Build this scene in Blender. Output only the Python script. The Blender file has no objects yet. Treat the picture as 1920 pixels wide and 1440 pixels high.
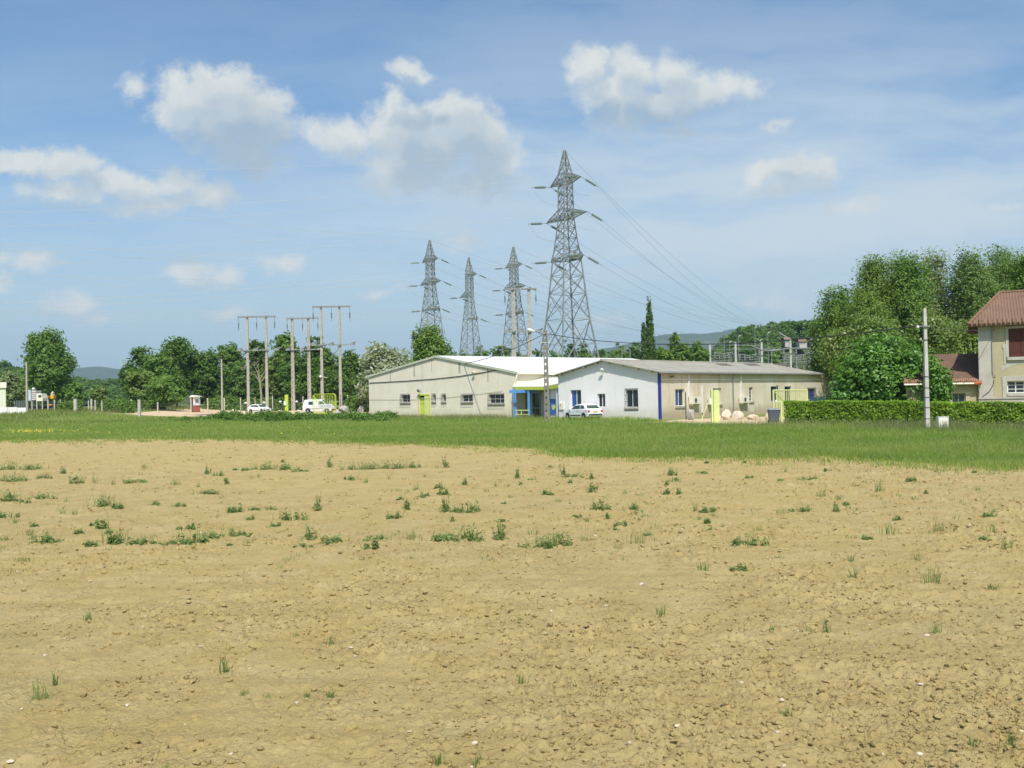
import bpy, bmesh, math, random
import numpy as np
from mathutils import Vector, Matrix

scene = bpy.context.scene
COL = scene.collection
random.seed(7)
RNG = np.random.default_rng(7)
PI = math.pi

# ------------------------------------------------------------------ camera
CAM = Vector((0.0, 0.0, 2.17))
FOC = 1900.0                                   # focal length in photo pixels (1920 wide)
PITCH = math.atan(23.7 / FOC)
ROLL = math.radians(1.1)
_f = Vector((0, math.cos(PITCH), math.sin(PITCH)))
_u0 = Vector((0, -math.sin(PITCH), math.cos(PITCH)))
_r0 = Vector((1, 0, 0))
CR = _r0 * math.cos(ROLL) - _u0 * math.sin(ROLL)
CU = _u0 * math.cos(ROLL) + _r0 * math.sin(ROLL)
cam_data = bpy.data.cameras.new("camera")
cam = bpy.data.objects.new("camera", cam_data)
COL.objects.link(cam)
cam_data.sensor_width = 36.0
cam_data.lens = 36.0 * FOC / 1920.0
cam_data.clip_start = 0.1
cam_data.clip_end = 30000
mw = Matrix.Identity(4)
for i in range(3):
    mw[i][0] = CR[i]; mw[i][1] = CU[i]; mw[i][2] = -_f[i]; mw[i][3] = CAM[i]
cam.matrix_world = mw
scene.camera = cam

# ------------------------------------------------------------------ light
SUN_EL = math.radians(54)
SUN_DIR = Vector((0.12 * math.cos(SUN_EL), -0.993 * math.cos(SUN_EL), math.sin(SUN_EL)))
SUN_DIR.normalize()
SKY_STRENGTH = 0.092
sun_data = bpy.data.lights.new("sun", 'SUN')
sun_data.energy = 4.2
sun_data.angle = math.radians(0.53)
sun_data.color = (1.0, 0.955, 0.875)
sun = bpy.data.objects.new("sun", sun_data)
COL.objects.link(sun)
sun.location = (20, -60, 90)
sun.rotation_euler = SUN_DIR.to_track_quat('Z', 'Y').to_euler()
vs = scene.view_settings
vs.view_transform = 'Standard'
vs.look = 'None'
vs.exposure = 0.2
vs.gamma = 1.0
vs.use_curve_mapping = False
scene.cycles.max_bounces = 5
scene.cycles.diffuse_bounces = 3
scene.cycles.transmission_bounces = 3
scene.cycles.transparent_max_bounces = 6
scene.cycles.volume_bounces = 0
scene.cycles.caustics_reflective = False
scene.cycles.caustics_refractive = False


# ------------------------------------------------------------------ pixel <-> world
def ray(px, py):
    return _f + CR * ((px - 960.0) / FOC) + CU * ((720.0 - py) / FOC)


def at(px, py, Y):
    d = ray(px, py)
    return CAM + d * (Y / d.y)


def sstep(t):
    t = min(1.0, max(0.0, t))
    return t * t * (3 - 2 * t)


def gh(x, y):
    """height of the ground sheet"""
    h = 0.30 * sstep((y - 100) / 45) * sstep((-x - 2) / 18)
    h += 0.95 * sstep((-x - 44) / 24) * sstep((y - 90) / 65)
    return h


def gz(px, py, z=0.0):
    d = ray(px, py)
    t = (z - CAM.z) / d.z
    return CAM + d * t


def onground(px, Y):
    """point on the ground below photo column px at distance Y"""
    p = at(px, 745, Y)
    p.z = gh(p.x, p.y)
    return p


def colx(px, z, Y):
    """world point at distance Y and height z in photo column px"""
    d0 = at(px, 700, Y); d1 = at(px, 800, Y)
    t = (z - d0.z) / (d1.z - d0.z)
    return d0.lerp(d1, t)


# ------------------------------------------------------------------ sky
def build_world():
    w = bpy.data.worlds.new("World")
    scene.world = w
    w.use_nodes = True
    nt = w.node_tree
    N, L = nt.nodes, nt.links
    N.clear()
    out = N.new('ShaderNodeOutputWorld')
    bg = N.new('ShaderNodeBackground')
    bg.inputs[1].default_value = SKY_STRENGTH
    sky = N.new('ShaderNodeTexSky')
    sky.sky_type = 'NISHITA'
    sky.sun_disc = False
    sky.sun_elevation = SUN_EL
    sky.sun_rotation = math.atan2(SUN_DIR.x, SUN_DIR.y)
    sky.altitude = 100
    sky.air_density = 1.0
    sky.dust_density = 1.6
    sky.ozone_density = 2.2
    # the clouds' own field over the direction of view from the ground: (x/y, z/y)
    g = bpy.data.node_groups.new("cloud_field", 'ShaderNodeTree')
    g.interface.new_socket("P", in_out='INPUT', socket_type='NodeSocketVector')
    g.interface.new_socket("F", in_out='OUTPUT', socket_type='NodeSocketFloat')
    gi = g.nodes.new('NodeGroupInput'); go = g.nodes.new('NodeGroupOutput')
    blobs = CLOUDS
    acc = None
    for (px, py, rx, ry, wt) in blobs:
        d = ray(px, py)
        u0, v0 = d.x / d.y, d.z / d.y
        ix, iy = FOC / rx, FOC / ry
        ma = g.nodes.new('ShaderNodeVectorMath'); ma.operation = 'MULTIPLY_ADD'
        ma.inputs[1].default_value = (ix, iy, 0)
        ma.inputs[2].default_value = (-u0 * ix, -v0 * iy, 0)
        g.links.new(gi.outputs[0], ma.inputs[0])
        le = g.nodes.new('ShaderNodeVectorMath'); le.operation = 'LENGTH'
        g.links.new(ma.outputs[0], le.inputs[0])
        m2 = g.nodes.new('ShaderNodeMath'); m2.operation = 'MULTIPLY_ADD'
        m2.inputs[1].default_value = -wt; m2.inputs[2].default_value = wt
        g.links.new(le.outputs['Value'], m2.inputs[0])
        if acc is None:
            mx = g.nodes.new('ShaderNodeMath'); mx.operation = 'MAXIMUM'
            mx.inputs[1].default_value = -0.6
            g.links.new(m2.outputs[0], mx.inputs[0])
        else:
            mx = g.nodes.new('ShaderNodeMath'); mx.operation = 'SMOOTH_MAX'
            mx.inputs[2].default_value = 0.16
            g.links.new(m2.outputs[0], mx.inputs[0])
            g.links.new(acc.outputs[0], mx.inputs[1])
        acc = mx
    g.links.new(acc.outputs[0], go.inputs[0])

    def math_(op, a, b=None, c=None, clamp=False):
        n = N.new('ShaderNodeMath'); n.operation = op; n.use_clamp = clamp
        for i, v in enumerate((a, b, c)):
            if v is None: continue
            if isinstance(v, (int, float)): n.inputs[i].default_value = v
            else: L.new(v, n.inputs[i])
        return n.outputs[0]

    def vmath(op, a, b=None, c=None):
        n = N.new('ShaderNodeVectorMath'); n.operation = op
        for i, v in enumerate((a, b, c)):
            if v is None: continue
            if isinstance(v, tuple): n.inputs[i].default_value = v
            else: L.new(v, n.inputs[i])
        return n.outputs[0]

    def noise(vec, scale, detail=5, rough=0.55, dim='3D'):
        n = N.new('ShaderNodeTexNoise'); n.noise_dimensions = dim
        n.inputs['Scale'].default_value = scale; n.inputs['Detail'].default_value = detail
        n.inputs['Roughness'].default_value = rough
        L.new(vec, n.inputs['Vector'])
        return n

    def srange(x, a, b, lo=0.0, hi=1.0):
        n = N.new('ShaderNodeMapRange'); n.interpolation_type = 'SMOOTHSTEP'
        n.inputs[1].default_value = a; n.inputs[2].default_value = b
        n.inputs[3].default_value = lo; n.inputs[4].default_value = hi
        L.new(x, n.inputs[0]); return n.outputs[0]

    def mixc(fac, a, b):
        n = N.new('ShaderNodeMix'); n.data_type = 'RGBA'
        if isinstance(fac, (int, float)): n.inputs[0].default_value = fac
        else: L.new(fac, n.inputs[0])
        for s, v in ((n.inputs[6], a), (n.inputs[7], b)):
            if isinstance(v, tuple): s.default_value = (*v, 1)
            else: L.new(v, s)
        return n.outputs[2]

    tc = N.new('ShaderNodeTexCoord')
    sp = N.new('ShaderNodeSeparateXYZ'); L.new(tc.outputs['Generated'], sp.inputs[0])
    yy = math_('MAXIMUM', sp.outputs[1], 0.08)
    u = math_('DIVIDE', sp.outputs[0], yy)
    v = math_('DIVIDE', sp.outputs[2], yy)
    cb = N.new('ShaderNodeCombineXYZ'); L.new(u, cb.inputs[0]); L.new(v, cb.inputs[1])
    P = cb.outputs[0]
    front = srange(sp.outputs[1], 0.05, 0.3)
    # warp the outlines
    n1 = noise(P, 9.0, 3, 0.5)
    w1 = vmath('MULTIPLY', vmath('SUBTRACT', n1.outputs['Color'], (.5, .5, .5)), (0.055, 0.045, 0))
    n2 = noise(P, 34.0, 6, 0.6)
    w2 = vmath('MULTIPLY', vmath('SUBTRACT', n2.outputs['Color'], (.5, .5, .5)), (0.030, 0.026, 0))
    Pw = vmath('ADD', P, vmath('ADD', w1, w2))

    def field(vec):
        n = N.new('ShaderNodeGroup'); n.node_tree = g
        L.new(vec, n.inputs[0]); return n.outputs[0]
    f0 = field(Pw)
    f1 = field(vmath('ADD', Pw, (-0.006, 0.020, 0)))
    f2 = field(vmath('ADD', Pw, (-0.014, 0.052, 0)))
    n3 = noise(P, 55.0, 9, 0.66)
    fn = math_('MULTIPLY', math_('SUBTRACT', n3.outputs['Fac'], 0.5), 1.25)
    dens = srange(math_('ADD', f0, fn), -0.17, 0.60)
    # light from above: a puff is bright where little cloud stands over it
    over = math_('ADD', math_('MULTIPLY', srange(f1, -0.05, 0.75), 0.50), math_('MULTIPLY', srange(f2, -0.15, 0.60), 0.50))
    n4 = noise(Pw, 30.0, 6, 0.6)
    puff = math_('MULTIPLY', math_('SUBTRACT', n4.outputs['Fac'], 0.5), 0.9)
    litn = math_('ADD', math_('SUBTRACT', 0.92, over), puff, None, True)
    ccol = mixc(litn, (4.1, 5.0, 5.65), (7.4, 7.65, 7.4))
    dens = math_('MULTIPLY', dens, math_('MULTIPLY_ADD', litn, 0.22, 0.76))
    # thin high veil
    pst = vmath('MULTIPLY', vmath('ADD', P, w1), (1.0, 4.6, 1.0))
    pst2 = vmath('ADD', pst, (3.7, 1.3, 0.5))
    n5 = noise(pst2, 3.2, 7, 0.58)
    band = math_('MULTIPLY', srange(v, 0.02, 0.12), srange(v, 0.16, 0.42, 1.0, 0.22))
    side = srange(u, -0.42, 0.25, 0.38, 1.0)
    veil = math_('MULTIPLY', srange(n5.outputs['Fac'], 0.26, 0.68), math_('MULTIPLY', band, side))
    veil = math_('MULTIPLY', veil, 0.92)
    # blue of the clear sky and pale air near the horizon
    hsv = N.new('ShaderNodeHueSaturation')
    hsv.inputs['Hue'].default_value = 0.497
    hsv.inputs['Saturation'].default_value = 1.15
    hsv.inputs['Value'].default_value = 1.38
    L.new(sky.outputs[0], hsv.inputs['Color'])
    clear = hsv.outputs[0]
    low = srange(v, -0.02, 0.26, 0.62, 0.0)
    clear = mixc(low, clear, (3.75, 5.2, 6.2))
    c1 = mixc(math_('MULTIPLY', veil, front), clear, (6.2, 7.1, 7.6))
    c2 = mixc(math_('MULTIPLY', dens, front), c1, ccol)
    L.new(c2, bg.inputs[0])
    L.new(bg.outputs[0], out.inputs[0])
    w.cycles.sampling_method = 'MANUAL'
    w.cycles.sample_map_resolution = 512


# clouds of the photograph: centre, half width, half height, weight
CLOUDS = [
    # upper left heap
    (350, 175, 70, 45, 1.0), (415, 165, 90, 55, 1.15), (470, 200, 90, 65, 1.1), (340, 205, 70, 45, .9),
    (420, 230, 100, 60, .9), (500, 245, 70, 45, .9), (455, 275, 70, 42, .8), (490, 305, 50, 32, .7),
    # centre heap
    (590, 250, 60, 28, .7), (650, 255, 80, 42, .9), (745, 185, 26, 30, .9), (760, 235, 80, 60, 1.15), (850, 225, 80, 60, 1.15),
    (900, 265, 70, 60, 1.1), (800, 290, 130, 60, 1.0), (930, 310, 60, 48, .95), (760, 335, 110, 38, .75), (900, 345, 90, 32, .75),
    # small one above
    (765, 122, 38, 30, .9), (795, 135, 26, 18, .6),
    # left bank
    (20, 298, 60, 26, .9), (75, 305, 70, 32, .95), (135, 310, 60, 40, 1.1), (210, 335, 75, 34, 1.0), (265, 345, 70, 32, .95),
    (335, 335, 60, 38, 1.0), (400, 370, 70, 36, 1.0), (300, 380, 120, 26, .8), (430, 370, 28, 44, .9), (120, 360, 110, 34, .7),
    # right upper
    (1100, 120, 45, 45, 1.0), (1190, 120, 60, 45, 1.15), (1150, 170, 80, 55, 1.1), (1265, 130, 50, 50, 1.1), (1300, 165, 80, 42, 1.0),
    (1370, 165, 60, 34, .8), (1170, 215, 80, 36, .8), (1240, 190, 80, 40, .95), (1280, 235, 40, 20, .6),
    # right middle
    (1430, 325, 45, 32, 1.05), (1490, 318, 55, 34, 1.1), (1530, 330, 40, 36, 1.0), (1480, 352, 85, 22, .7),
    # grey flecks
    (1615, 388, 60, 16, .45), (1555, 395, 26, 14, .42), (1445, 238, 40, 14, .5), (1890, 380, 26, 12, .4),
    # low small ones
    (350, 510, 42, 30, .95), (395, 528, 55, 22, .7), (60, 488, 46, 20, .8), (8, 522, 30, 22, .7), (140, 565, 60, 26, .75),
    (530, 498, 50, 18, .65), (8, 480, 22, 18, .6), (870, 452, 46, 20, .55), (720, 550, 36, 14, .6), (420, 584, 44, 14, .55),
    (245, 170, 26, 34, .5), (180, 600, 60, 16, .4), (1440, 560, 70, 16, .3), (1130, 600, 70, 18, .3),
]
build_world()

# ------------------------------------------------------------------ mesh helpers
class MB:
    """collects shapes (world coordinates) for ONE mesh object"""
    def __init__(s):
        s.v = []; s.f = []

    def add(s, vs_, fs):
        o = len(s.v)
        s.v += [tuple(p) for p in vs_]
        s.f += [tuple(i + o for i in f) for f in fs]

    def hexa(s, p):
        s.add(p, [(0, 3, 2, 1), (4, 5, 6, 7), (0, 1, 5, 4), (1, 2, 6, 5), (2, 3, 7, 6), (3, 0, 4, 7)])

    def box(s, c, size, ax=None):
        c = Vector(c); hx, hy, hz = [k / 2 for k in size]
        X, Y, Z = ax if ax else (Vector((1, 0, 0)), Vector((0, 1, 0)), Vector((0, 0, 1)))
        pts = []
        for dz in (-hz, hz):
            for dx, dy in ((-hx, -hy), (hx, -hy), (hx, hy), (-hx, hy)):
                pts.append(c + X * dx + Y * dy + Z * dz)
        s.hexa(pts)

    def quad(s, a, b, c, d):
        s.add([a, b, c, d], [(0, 1, 2, 3)])

    def tube(s, p0, p1, r0, r1=None, n=8, caps=True):
        p0 = Vector(p0); p1 = Vector(p1)
        r1 = r0 if r1 is None else r1
        d = (p1 - p0)
        if d.length < 1e-6: return
        d.normalize()
        a = d.orthogonal().normalized(); b = d.cross(a)
        vs_ = []
        for p, r in ((p0, r0), (p1, r1)):
            for k in range(n):
                t = 2 * PI * k / n
                vs_.append(p + (a * math.cos(t) + b * math.sin(t)) * r)
        fs = [(k, (k + 1) % n, n + (k + 1) % n, n + k) for k in range(n)]
        if caps:
            fs += [tuple(range(n - 1, -1, -1)), tuple(range(n, 2 * n))]
        s.add(vs_, fs)

    def path(s, pts, r, n=6):
        pts = [Vector(p) for p in pts]
        rs = r if isinstance(r, (list, tuple)) else [r] * len(pts)
        vs_ = []; fs = []
        prev = None
        for i, p in enumerate(pts):
            d = (pts[min(i + 1, len(pts) - 1)] - pts[max(i - 1, 0)]).normalized()
            if prev is None: a = d.orthogonal().normalized()
            else:
                a = (prev - d * prev.dot(d))
                a = a.normalized() if a.length > 1e-5 else d.orthogonal().normalized()
            prev = a; b = d.cross(a)
            for k in range(n):
                t = 2 * PI * k / n
                vs_.append(p + (a * math.cos(t) + b * math.sin(t)) * rs[i])
        for i in range(len(pts) - 1):
            for k in range(n):
                fs.append((i * n + k, i * n + (k + 1) % n, (i + 1) * n + (k + 1) % n, (i + 1) * n + k))
        fs += [tuple(range(n - 1, -1, -1)), tuple(range((len(pts) - 1) * n, len(pts) * n))]
        s.add(vs_, fs)

    def prism(s, poly, ext):
        """poly: list of 3D points, extruded by vector ext"""
        n = len(poly); ext = Vector(ext)
        vs_ = [Vector(p) for p in poly] + [Vector(p) + ext for p in poly]
        fs = [tuple(range(n - 1, -1, -1)), tuple(range(n, 2 * n))]
        fs += [(k, (k + 1) % n, n + (k + 1) % n, n + k) for k in range(n)]
        s.add(vs_, fs)

    def lathe(s, c, prof, n=12, axis=None):
        c = Vector(c)
        Z = Vector(axis).normalized() if axis else Vector((0, 0, 1))
        X = Z.orthogonal().normalized(); Y = Z.cross(X)
        vs_ = []; fs = []
        for (r, z) in prof:
            for k in range(n):
                t = 2 * PI * k / n
                vs_.append(c + Z * z + (X * math.cos(t) + Y * math.sin(t)) * r)
        for i in range(len(prof) - 1):
            for k in range(n):
                fs.append((i * n + k, i * n + (k + 1) % n, (i + 1) * n + (k + 1) % n, (i + 1) * n + k))
        fs += [tuple(range(n - 1, -1, -1)), tuple(range((len(prof) - 1) * n, len(prof) * n))]
        s.add(vs_, fs)

    def build(s, name, mat, parent=None, loc=(0, 0, 0), smooth=False, bevel=0.0, fix=True):
        me = bpy.data.meshes.new(name)
        L = Vector(loc)
        me.from_pydata([(p[0] - L.x, p[1] - L.y, p[2] - L.z) for p in s.v], [], s.f)
        if fix or bevel:
            bm = bmesh.new(); bm.from_mesh(me)
            bmesh.ops.recalc_face_normals(bm, faces=bm.faces)
            if bevel:
                bmesh.ops.bevel(bm, geom=[e for e in bm.edges if len(e.link_faces) == 2 and e.calc_face_angle(0) > 0.5],
                                offset=bevel, segments=2, affect='EDGES', profile=0.6)
            bm.to_mesh(me); bm.free()
        if smooth:
            me.polygons.foreach_set('use_smooth', [True] * len(me.polygons))
        me.materials.append(mat)
        o = bpy.data.objects.new(name, me)
        COL.objects.link(o)
        if parent is not None: o.parent = parent
        else: o.location = L
        return o


def np_obj(name, V, Fq, mat, parent=None, smooth=False, loc=None):
    """mesh object from numpy arrays (n,3) and (m,4) or (m,3)"""
    V = np.asarray(V, np.float32); Fq = np.asarray(Fq, np.int32)
    if loc is not None: V = V - np.array(loc, np.float32)
    k = Fq.shape[1]
    me = bpy.data.meshes.new(name)
    me.vertices.add(len(V)); me.vertices.foreach_set('co', V.ravel())
    me.loops.add(Fq.size); me.loops.foreach_set('vertex_index', Fq.ravel())
    me.polygons.add(len(Fq))
    me.polygons.foreach_set('loop_start', np.arange(0, Fq.size, k, dtype=np.int32))
    try: me.polygons.foreach_set('loop_total', np.full(len(Fq), k, np.int32))
    except Exception: pass
    me.polygons.foreach_set('use_smooth', np.full(len(Fq), smooth, bool))
    me.update(calc_edges=True)
    me.materials.append(mat)
    o = bpy.data.objects.new(name, me)
    COL.objects.link(o)
    if parent is not None: o.parent = parent
    elif loc is not None: o.location = loc
    return o


def tag(o, label=None, cat=None, group=None, kind=None):
    if label: o['label'] = label
    if cat: o['category'] = cat
    if group: o['group'] = group
    if kind: o['kind'] = kind
    return o


class Thing:
    """an Empty at the thing's base; parts are given in world coordinates"""
    def __init__(s, name, label, cat, loc, group=None):
        s.loc = Vector(loc)
        s.o = bpy.data.objects.new(name, None)
        s.o.empty_display_size = 0.3
        COL.objects.link(s.o); s.o.location = s.loc
        tag(s.o, label, cat, group)

    def part(s, name, mb, mat, parent=None, **k):
        return mb.build(name, mat, parent or s.o, s.loc, **k)

    def np_part(s, name, V, Fq, mat, parent=None, smooth=False):
        return np_obj(name, V, Fq, mat, parent or s.o, smooth, s.loc)


def dup(root, loc, rotz=0.0, scale=1.0, label=None, group=None):
    r = root.copy(); COL.objects.link(r)
    r.location = loc; r.rotation_euler = (0, 0, rotz); r.scale = (scale,) * 3
    if label: r['label'] = label
    if group: r['group'] = group
    for ch in list(root.children):
        c = ch.copy(); COL.objects.link(c); c.parent = r
        for g in list(ch.children):
            d = g.copy(); COL.objects.link(d); d.parent = c
    return r


# ------------------------------------------------------------------ materials
def _nodes(name):
    m = bpy.data.materials.new(name); m.use_nodes = True
    nt = m.node_tree; nt.nodes.clear()
    out = nt.nodes.new('ShaderNodeOutputMaterial')
    return m, nt, nt.nodes, nt.links, out


def mix_rgb(nt, fac, a, b, blend='MIX'):
    n = nt.nodes.new('ShaderNodeMix'); n.data_type = 'RGBA'; n.blend_type = blend
    for s, v in ((n.inputs[0], fac), (n.inputs[6], a), (n.inputs[7], b)):
        if isinstance(v, (int, float)): s.default_value = v
        elif isinstance(v, tuple): s.default_value = (*v[:3], 1)
        else: nt.links.new(v, s)
    return n.outputs[2]


def n_noise(nt, vec, scale, detail=4, rough=.55):
    n = nt.nodes.new('ShaderNodeTexNoise')
    n.inputs['Scale'].default_value = scale; n.inputs['Detail'].default_value = detail
    n.inputs['Roughness'].default_value = rough
    if vec is not None: nt.links.new(vec, n.inputs['Vector'])
    return n.outputs['Fac']


def n_map(nt, vec, scale=(1, 1, 1), rot=(0, 0, 0)):
    n = nt.nodes.new('ShaderNodeMapping')
    n.inputs['Scale'].default_value = scale; n.inputs['Rotation'].default_value = rot
    nt.links.new(vec, n.inputs['Vector'])
    return n.outputs[0]


def n_range(nt, x, a, b, lo=0., hi=1.):
    n = nt.nodes.new('ShaderNodeMapRange'); n.interpolation_type = 'SMOOTHSTEP'
    n.inputs[1].default_value = a; n.inputs[2].default_value = b
    n.inputs[3].default_value = lo; n.inputs[4].default_value = hi
    nt.links.new(x, n.inputs[0]); return n.outputs[0]


def mat(name, c1, c2=None, scale=3.0, rough=.75, metal=0.0, spec=.3, bump=0.0, bscale=30.0, stretch=(1, 1, 1), streak=None, foot=None):
    """painted / mineral surface: two tones of its own colour, optional vertical rain streaks, optional bump"""
    m, nt, N, L, out = _nodes(name)
    b = N.new('ShaderNodeBsdfPrincipled')
    b.inputs['Roughness'].default_value = rough
    b.inputs['Metallic'].default_value = metal
    b.inputs['Specular IOR Level'].default_value = spec
    tc = N.new('ShaderNodeTexCoord')
    c2 = c2 or tuple(k * .86 for k in c1)
    v = n_map(nt, tc.outputs['Object'], stretch)
    f = n_range(nt, n_noise(nt, v, scale, 6, .6), .3, .7)
    col = mix_rgb(nt, f, c1, c2)
    if streak:
        sc, amt = streak
        sv = n_map(nt, tc.outputs['Object'], (1.6, 1.6, .10))
        sf = n_range(nt, n_noise(nt, sv, 1.3, 5, .6), .52, .78, 0, amt)
        col = mix_rgb(nt, sf, col, sc)
    if foot:        # splashed earth along the foot of the wall
        geo = N.new('ShaderNodeNewGeometry'); sx = N.new('ShaderNodeSeparateXYZ'); L.new(geo.outputs['Position'], sx.inputs[0])
        ad = N.new('ShaderNodeMath'); ad.operation = 'MULTIPLY_ADD'; ad.inputs[1].default_value = -1.1
        L.new(n_noise(nt, geo.outputs['Position'], 1.7, 5, .65), ad.inputs[0]); L.new(sx.outputs[2], ad.inputs[2])
        col = mix_rgb(nt, n_range(nt, ad.outputs[0], -.35, .75, .65, 0), col, foot)
    L.new(col, b.inputs['Base Color'])
    if bump:
        bn = N.new('ShaderNodeBump'); bn.inputs['Strength'].default_value = bump
        bn.inputs['Distance'].default_value = .02
        L.new(n_noise(nt, tc.outputs['Object'], bscale, 4), bn.inputs['Height'])
        L.new(bn.outputs[0], b.inputs['Normal'])
    L.new(b.outputs[0], out.inputs[0])
    return m


def ribbed(name, c1, c2, axis, pitch, rough=.6, spec=.3, depth=.02, streak=None, grime=None):
    """corrugated or tiled sheet: waves across 'axis' (unit vector) every 'pitch' metres"""
    m, nt, N, L, out = _nodes(name)
    b = N.new('ShaderNodeBsdfPrincipled')
    b.inputs['Roughness'].default_value = rough; b.inputs['Specular IOR Level'].default_value = spec
    geo = N.new('ShaderNodeNewGeometry')
    d = N.new('ShaderNodeVectorMath'); d.operation = 'DOT_PRODUCT'
    L.new(geo.outputs['Position'], d.inputs[0]); d.inputs[1].default_value = axis
    s = N.new('ShaderNodeMath'); s.operation = 'MULTIPLY'; s.inputs[1].default_value = 2 * PI / pitch
    L.new(d.outputs['Value'], s.inputs[0])
    sn = N.new('ShaderNodeMath'); sn.operation = 'SINE'; L.new(s.outputs[0], sn.inputs[0])
    f = n_range(nt, n_noise(nt, geo.outputs['Position'], .7, 7, .62), .3, .7)
    col = mix_rgb(nt, f, c1, c2)
    if grime:
        gf = n_range(nt, n_noise(nt, geo.outputs['Position'], 3.2, 5, .7), .52, .72, 0, .7)
        col = mix_rgb(nt, gf, col, grime)
    L.new(col, b.inputs['Base Color'])
    bn = N.new('ShaderNodeBump'); bn.inputs['Strength'].default_value = .8
    bn.inputs['Distance'].default_value = depth
    L.new(sn.outputs[0], bn.inputs['Height']); L.new(bn.outputs[0], b.inputs['Normal'])
    L.new(b.outputs[0], out.inputs[0])
    return m


def leafmat(name, c1, c2, trans=.42, patch=.35, gloss=.35, third=None):
    """leaves: each leaf its own tone between two greens, patches over the crown"""
    m, nt, N, L, out = _nodes(name)
    geo = N.new('ShaderNodeNewGeometry')
    c1 = (c1[0] * 2.65, c1[1] * 2.45, c1[2] * 2.2); c2 = (c2[0] * 2.05, c2[1] * 2.05, c2[2] * 1.9)
    f = n_range(nt, n_noise(nt, geo.outputs['Position'], patch, 3), .3, .7)
    a = N.new('ShaderNodeMath'); a.operation = 'MULTIPLY_ADD'; a.inputs[1].default_value = .55
    L.new(geo.outputs['Random Per Island'], a.inputs[0])
    h = N.new('ShaderNodeMath'); h.operation = 'MULTIPLY'; h.inputs[1].default_value = .45
    L.new(f, h.inputs[0]); L.new(h.outputs[0], a.inputs[2])
    col = mix_rgb(nt, a.outputs[0], c1, c2)
    if third:
        t = n_range(nt, geo.outputs['Random Per Island'], third[1], third[1] + .02)
        col = mix_rgb(nt, t, col, third[0])
    p = N.new('ShaderNodeBsdfPrincipled'); p.inputs['Roughness'].default_value = .5
    p.inputs['Specular IOR Level'].default_value = gloss
    L.new(col, p.inputs['Base Color'])
    tr = N.new('ShaderNodeBsdfTranslucent')
    yel = mix_rgb(nt, 1.0, col, (1.15, 1.12, .55), 'MULTIPLY')
    L.new(yel, tr.inputs['Color'])
    mx = N.new('ShaderNodeMixShader'); mx.inputs[0].default_value = trans
    L.new(p.outputs[0], mx.inputs[1]); L.new(tr.outputs[0], mx.inputs[2])
    L.new(mx.outputs[0], out.inputs[0])
    return m


def glass(name, c, rough=.08):
    m, nt, N, L, out = _nodes(name)
    b = N.new('ShaderNodeBsdfPrincipled')
    b.inputs['Base Color'].default_value = (*c, 1); b.inputs['Roughness'].default_value = rough
    b.inputs['Specular IOR Level'].default_value = .6
    L.new(b.outputs[0], out.inputs[0])
    return m


M = {}
M['cream_wall'] = mat('cream_render', (.71, .65, .51), (.76, .71, .59), .8, .9, bump=.15, bscale=60, streak=((.42, .40, .33), .40), foot=(.50, .44, .33))
M['white_wall'] = mat('white_paint_wall', (.81, .80, .78), (.75, .745, .73), .6, .85, bump=.1, bscale=70, streak=((.62, .61, .58), .35), foot=(.55, .51, .44))
M['tan_wall'] = mat('weathered_tan_render', (.60, .53, .38), (.70, .65, .52), .45, .9, bump=.2, bscale=50, streak=((.30, .25, .16), .55), foot=(.34, .27, .17))
M['patch'] = mat('fresh_render_patch', (.62, .58, .50), (.58, .53, .44), 2, .9)
M['stain'] = mat('grey_joint', (.33, .31, .27), (.45, .42, .36), 3, .9, stretch=(1, 1, .3))
M['lime'] = mat('lime_paint', (.54, .62, .07), (.48, .57, .07), 2, .5)
M['lime_pale'] = mat('faded_lime_paint', (.66, .72, .30), (.60, .67, .25), 2, .55)
M['green_panel'] = mat('green_panel', (.26, .42, .03), (.20, .34, .03), 2, .5)
M['blue'] = mat('blue_paint', (.05, .17, .50), (.045, .15, .44), 2, .5)
M['blue_light'] = mat('light_blue_paint', (.10, .28, .62), (.08, .24, .55), 2, .5)
M['navy'] = mat('navy_paint', (.03, .05, .30), (.03, .045, .26), 2, .5)
M['white_metal'] = mat('white_metal', (.78, .78, .75), (.70, .70, .67), 3, .4)
M['cream_metal'] = mat('cream_sheet', (.80, .77, .64), (.74, .71, .58), 2, .5)
M['grey_metal'] = mat('grey_metal', (.30, .31, .30), (.24, .25, .24), 4, .5, metal=.3)
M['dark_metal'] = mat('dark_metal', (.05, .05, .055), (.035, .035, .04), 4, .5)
M['steel'] = mat('galvanised_steel', (.33, .35, .34), (.25, .27, .26), 2, .55, metal=.35)
M['concrete'] = mat('pole_concrete', (.44, .41, .34), (.34, .32, .27), 2.0, .9, bump=.2, bscale=30)
M['insulator'] = mat('glass_insulator', (.20, .26, .22), (.15, .20, .17), 4, .3, spec=.5)
M['cable'] = mat('dark_cable', (.06, .06, .06), (.05, .05, .05), 4, .7)
M['alu'] = mat('aluminium_wire', (.62, .63, .62), (.55, .56, .56), 4, .5, metal=.2)
M['glass'] = glass('dark_window_glass', (.025, .04, .055))
M['glass_blue'] = glass('blue_window_blind', (.03, .09, .30), .25)
M['carglass'] = glass('car_glass', (.03, .06, .05), .05)
M['rubber'] = mat('tyre_rubber', (.025, .025, .025), None, 4, .9)
M['rim'] = mat('wheel_rim', (.40, .40, .41), None, 4, .4, metal=.5)
M['carwhite'] = mat('white_car_paint', (.80, .81, .82), (.79, .80, .81), 1, .25, spec=.5)
M['carblack'] = mat('black_car_paint', (.02, .02, .022), None, 1, .25, spec=.5)
M['redlamp'] = glass('red_lamp', (.50, .02, .02), .2)
M['yellow'] = mat('yellow_plate', (.75, .55, .03), None, 3, .5)
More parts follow.
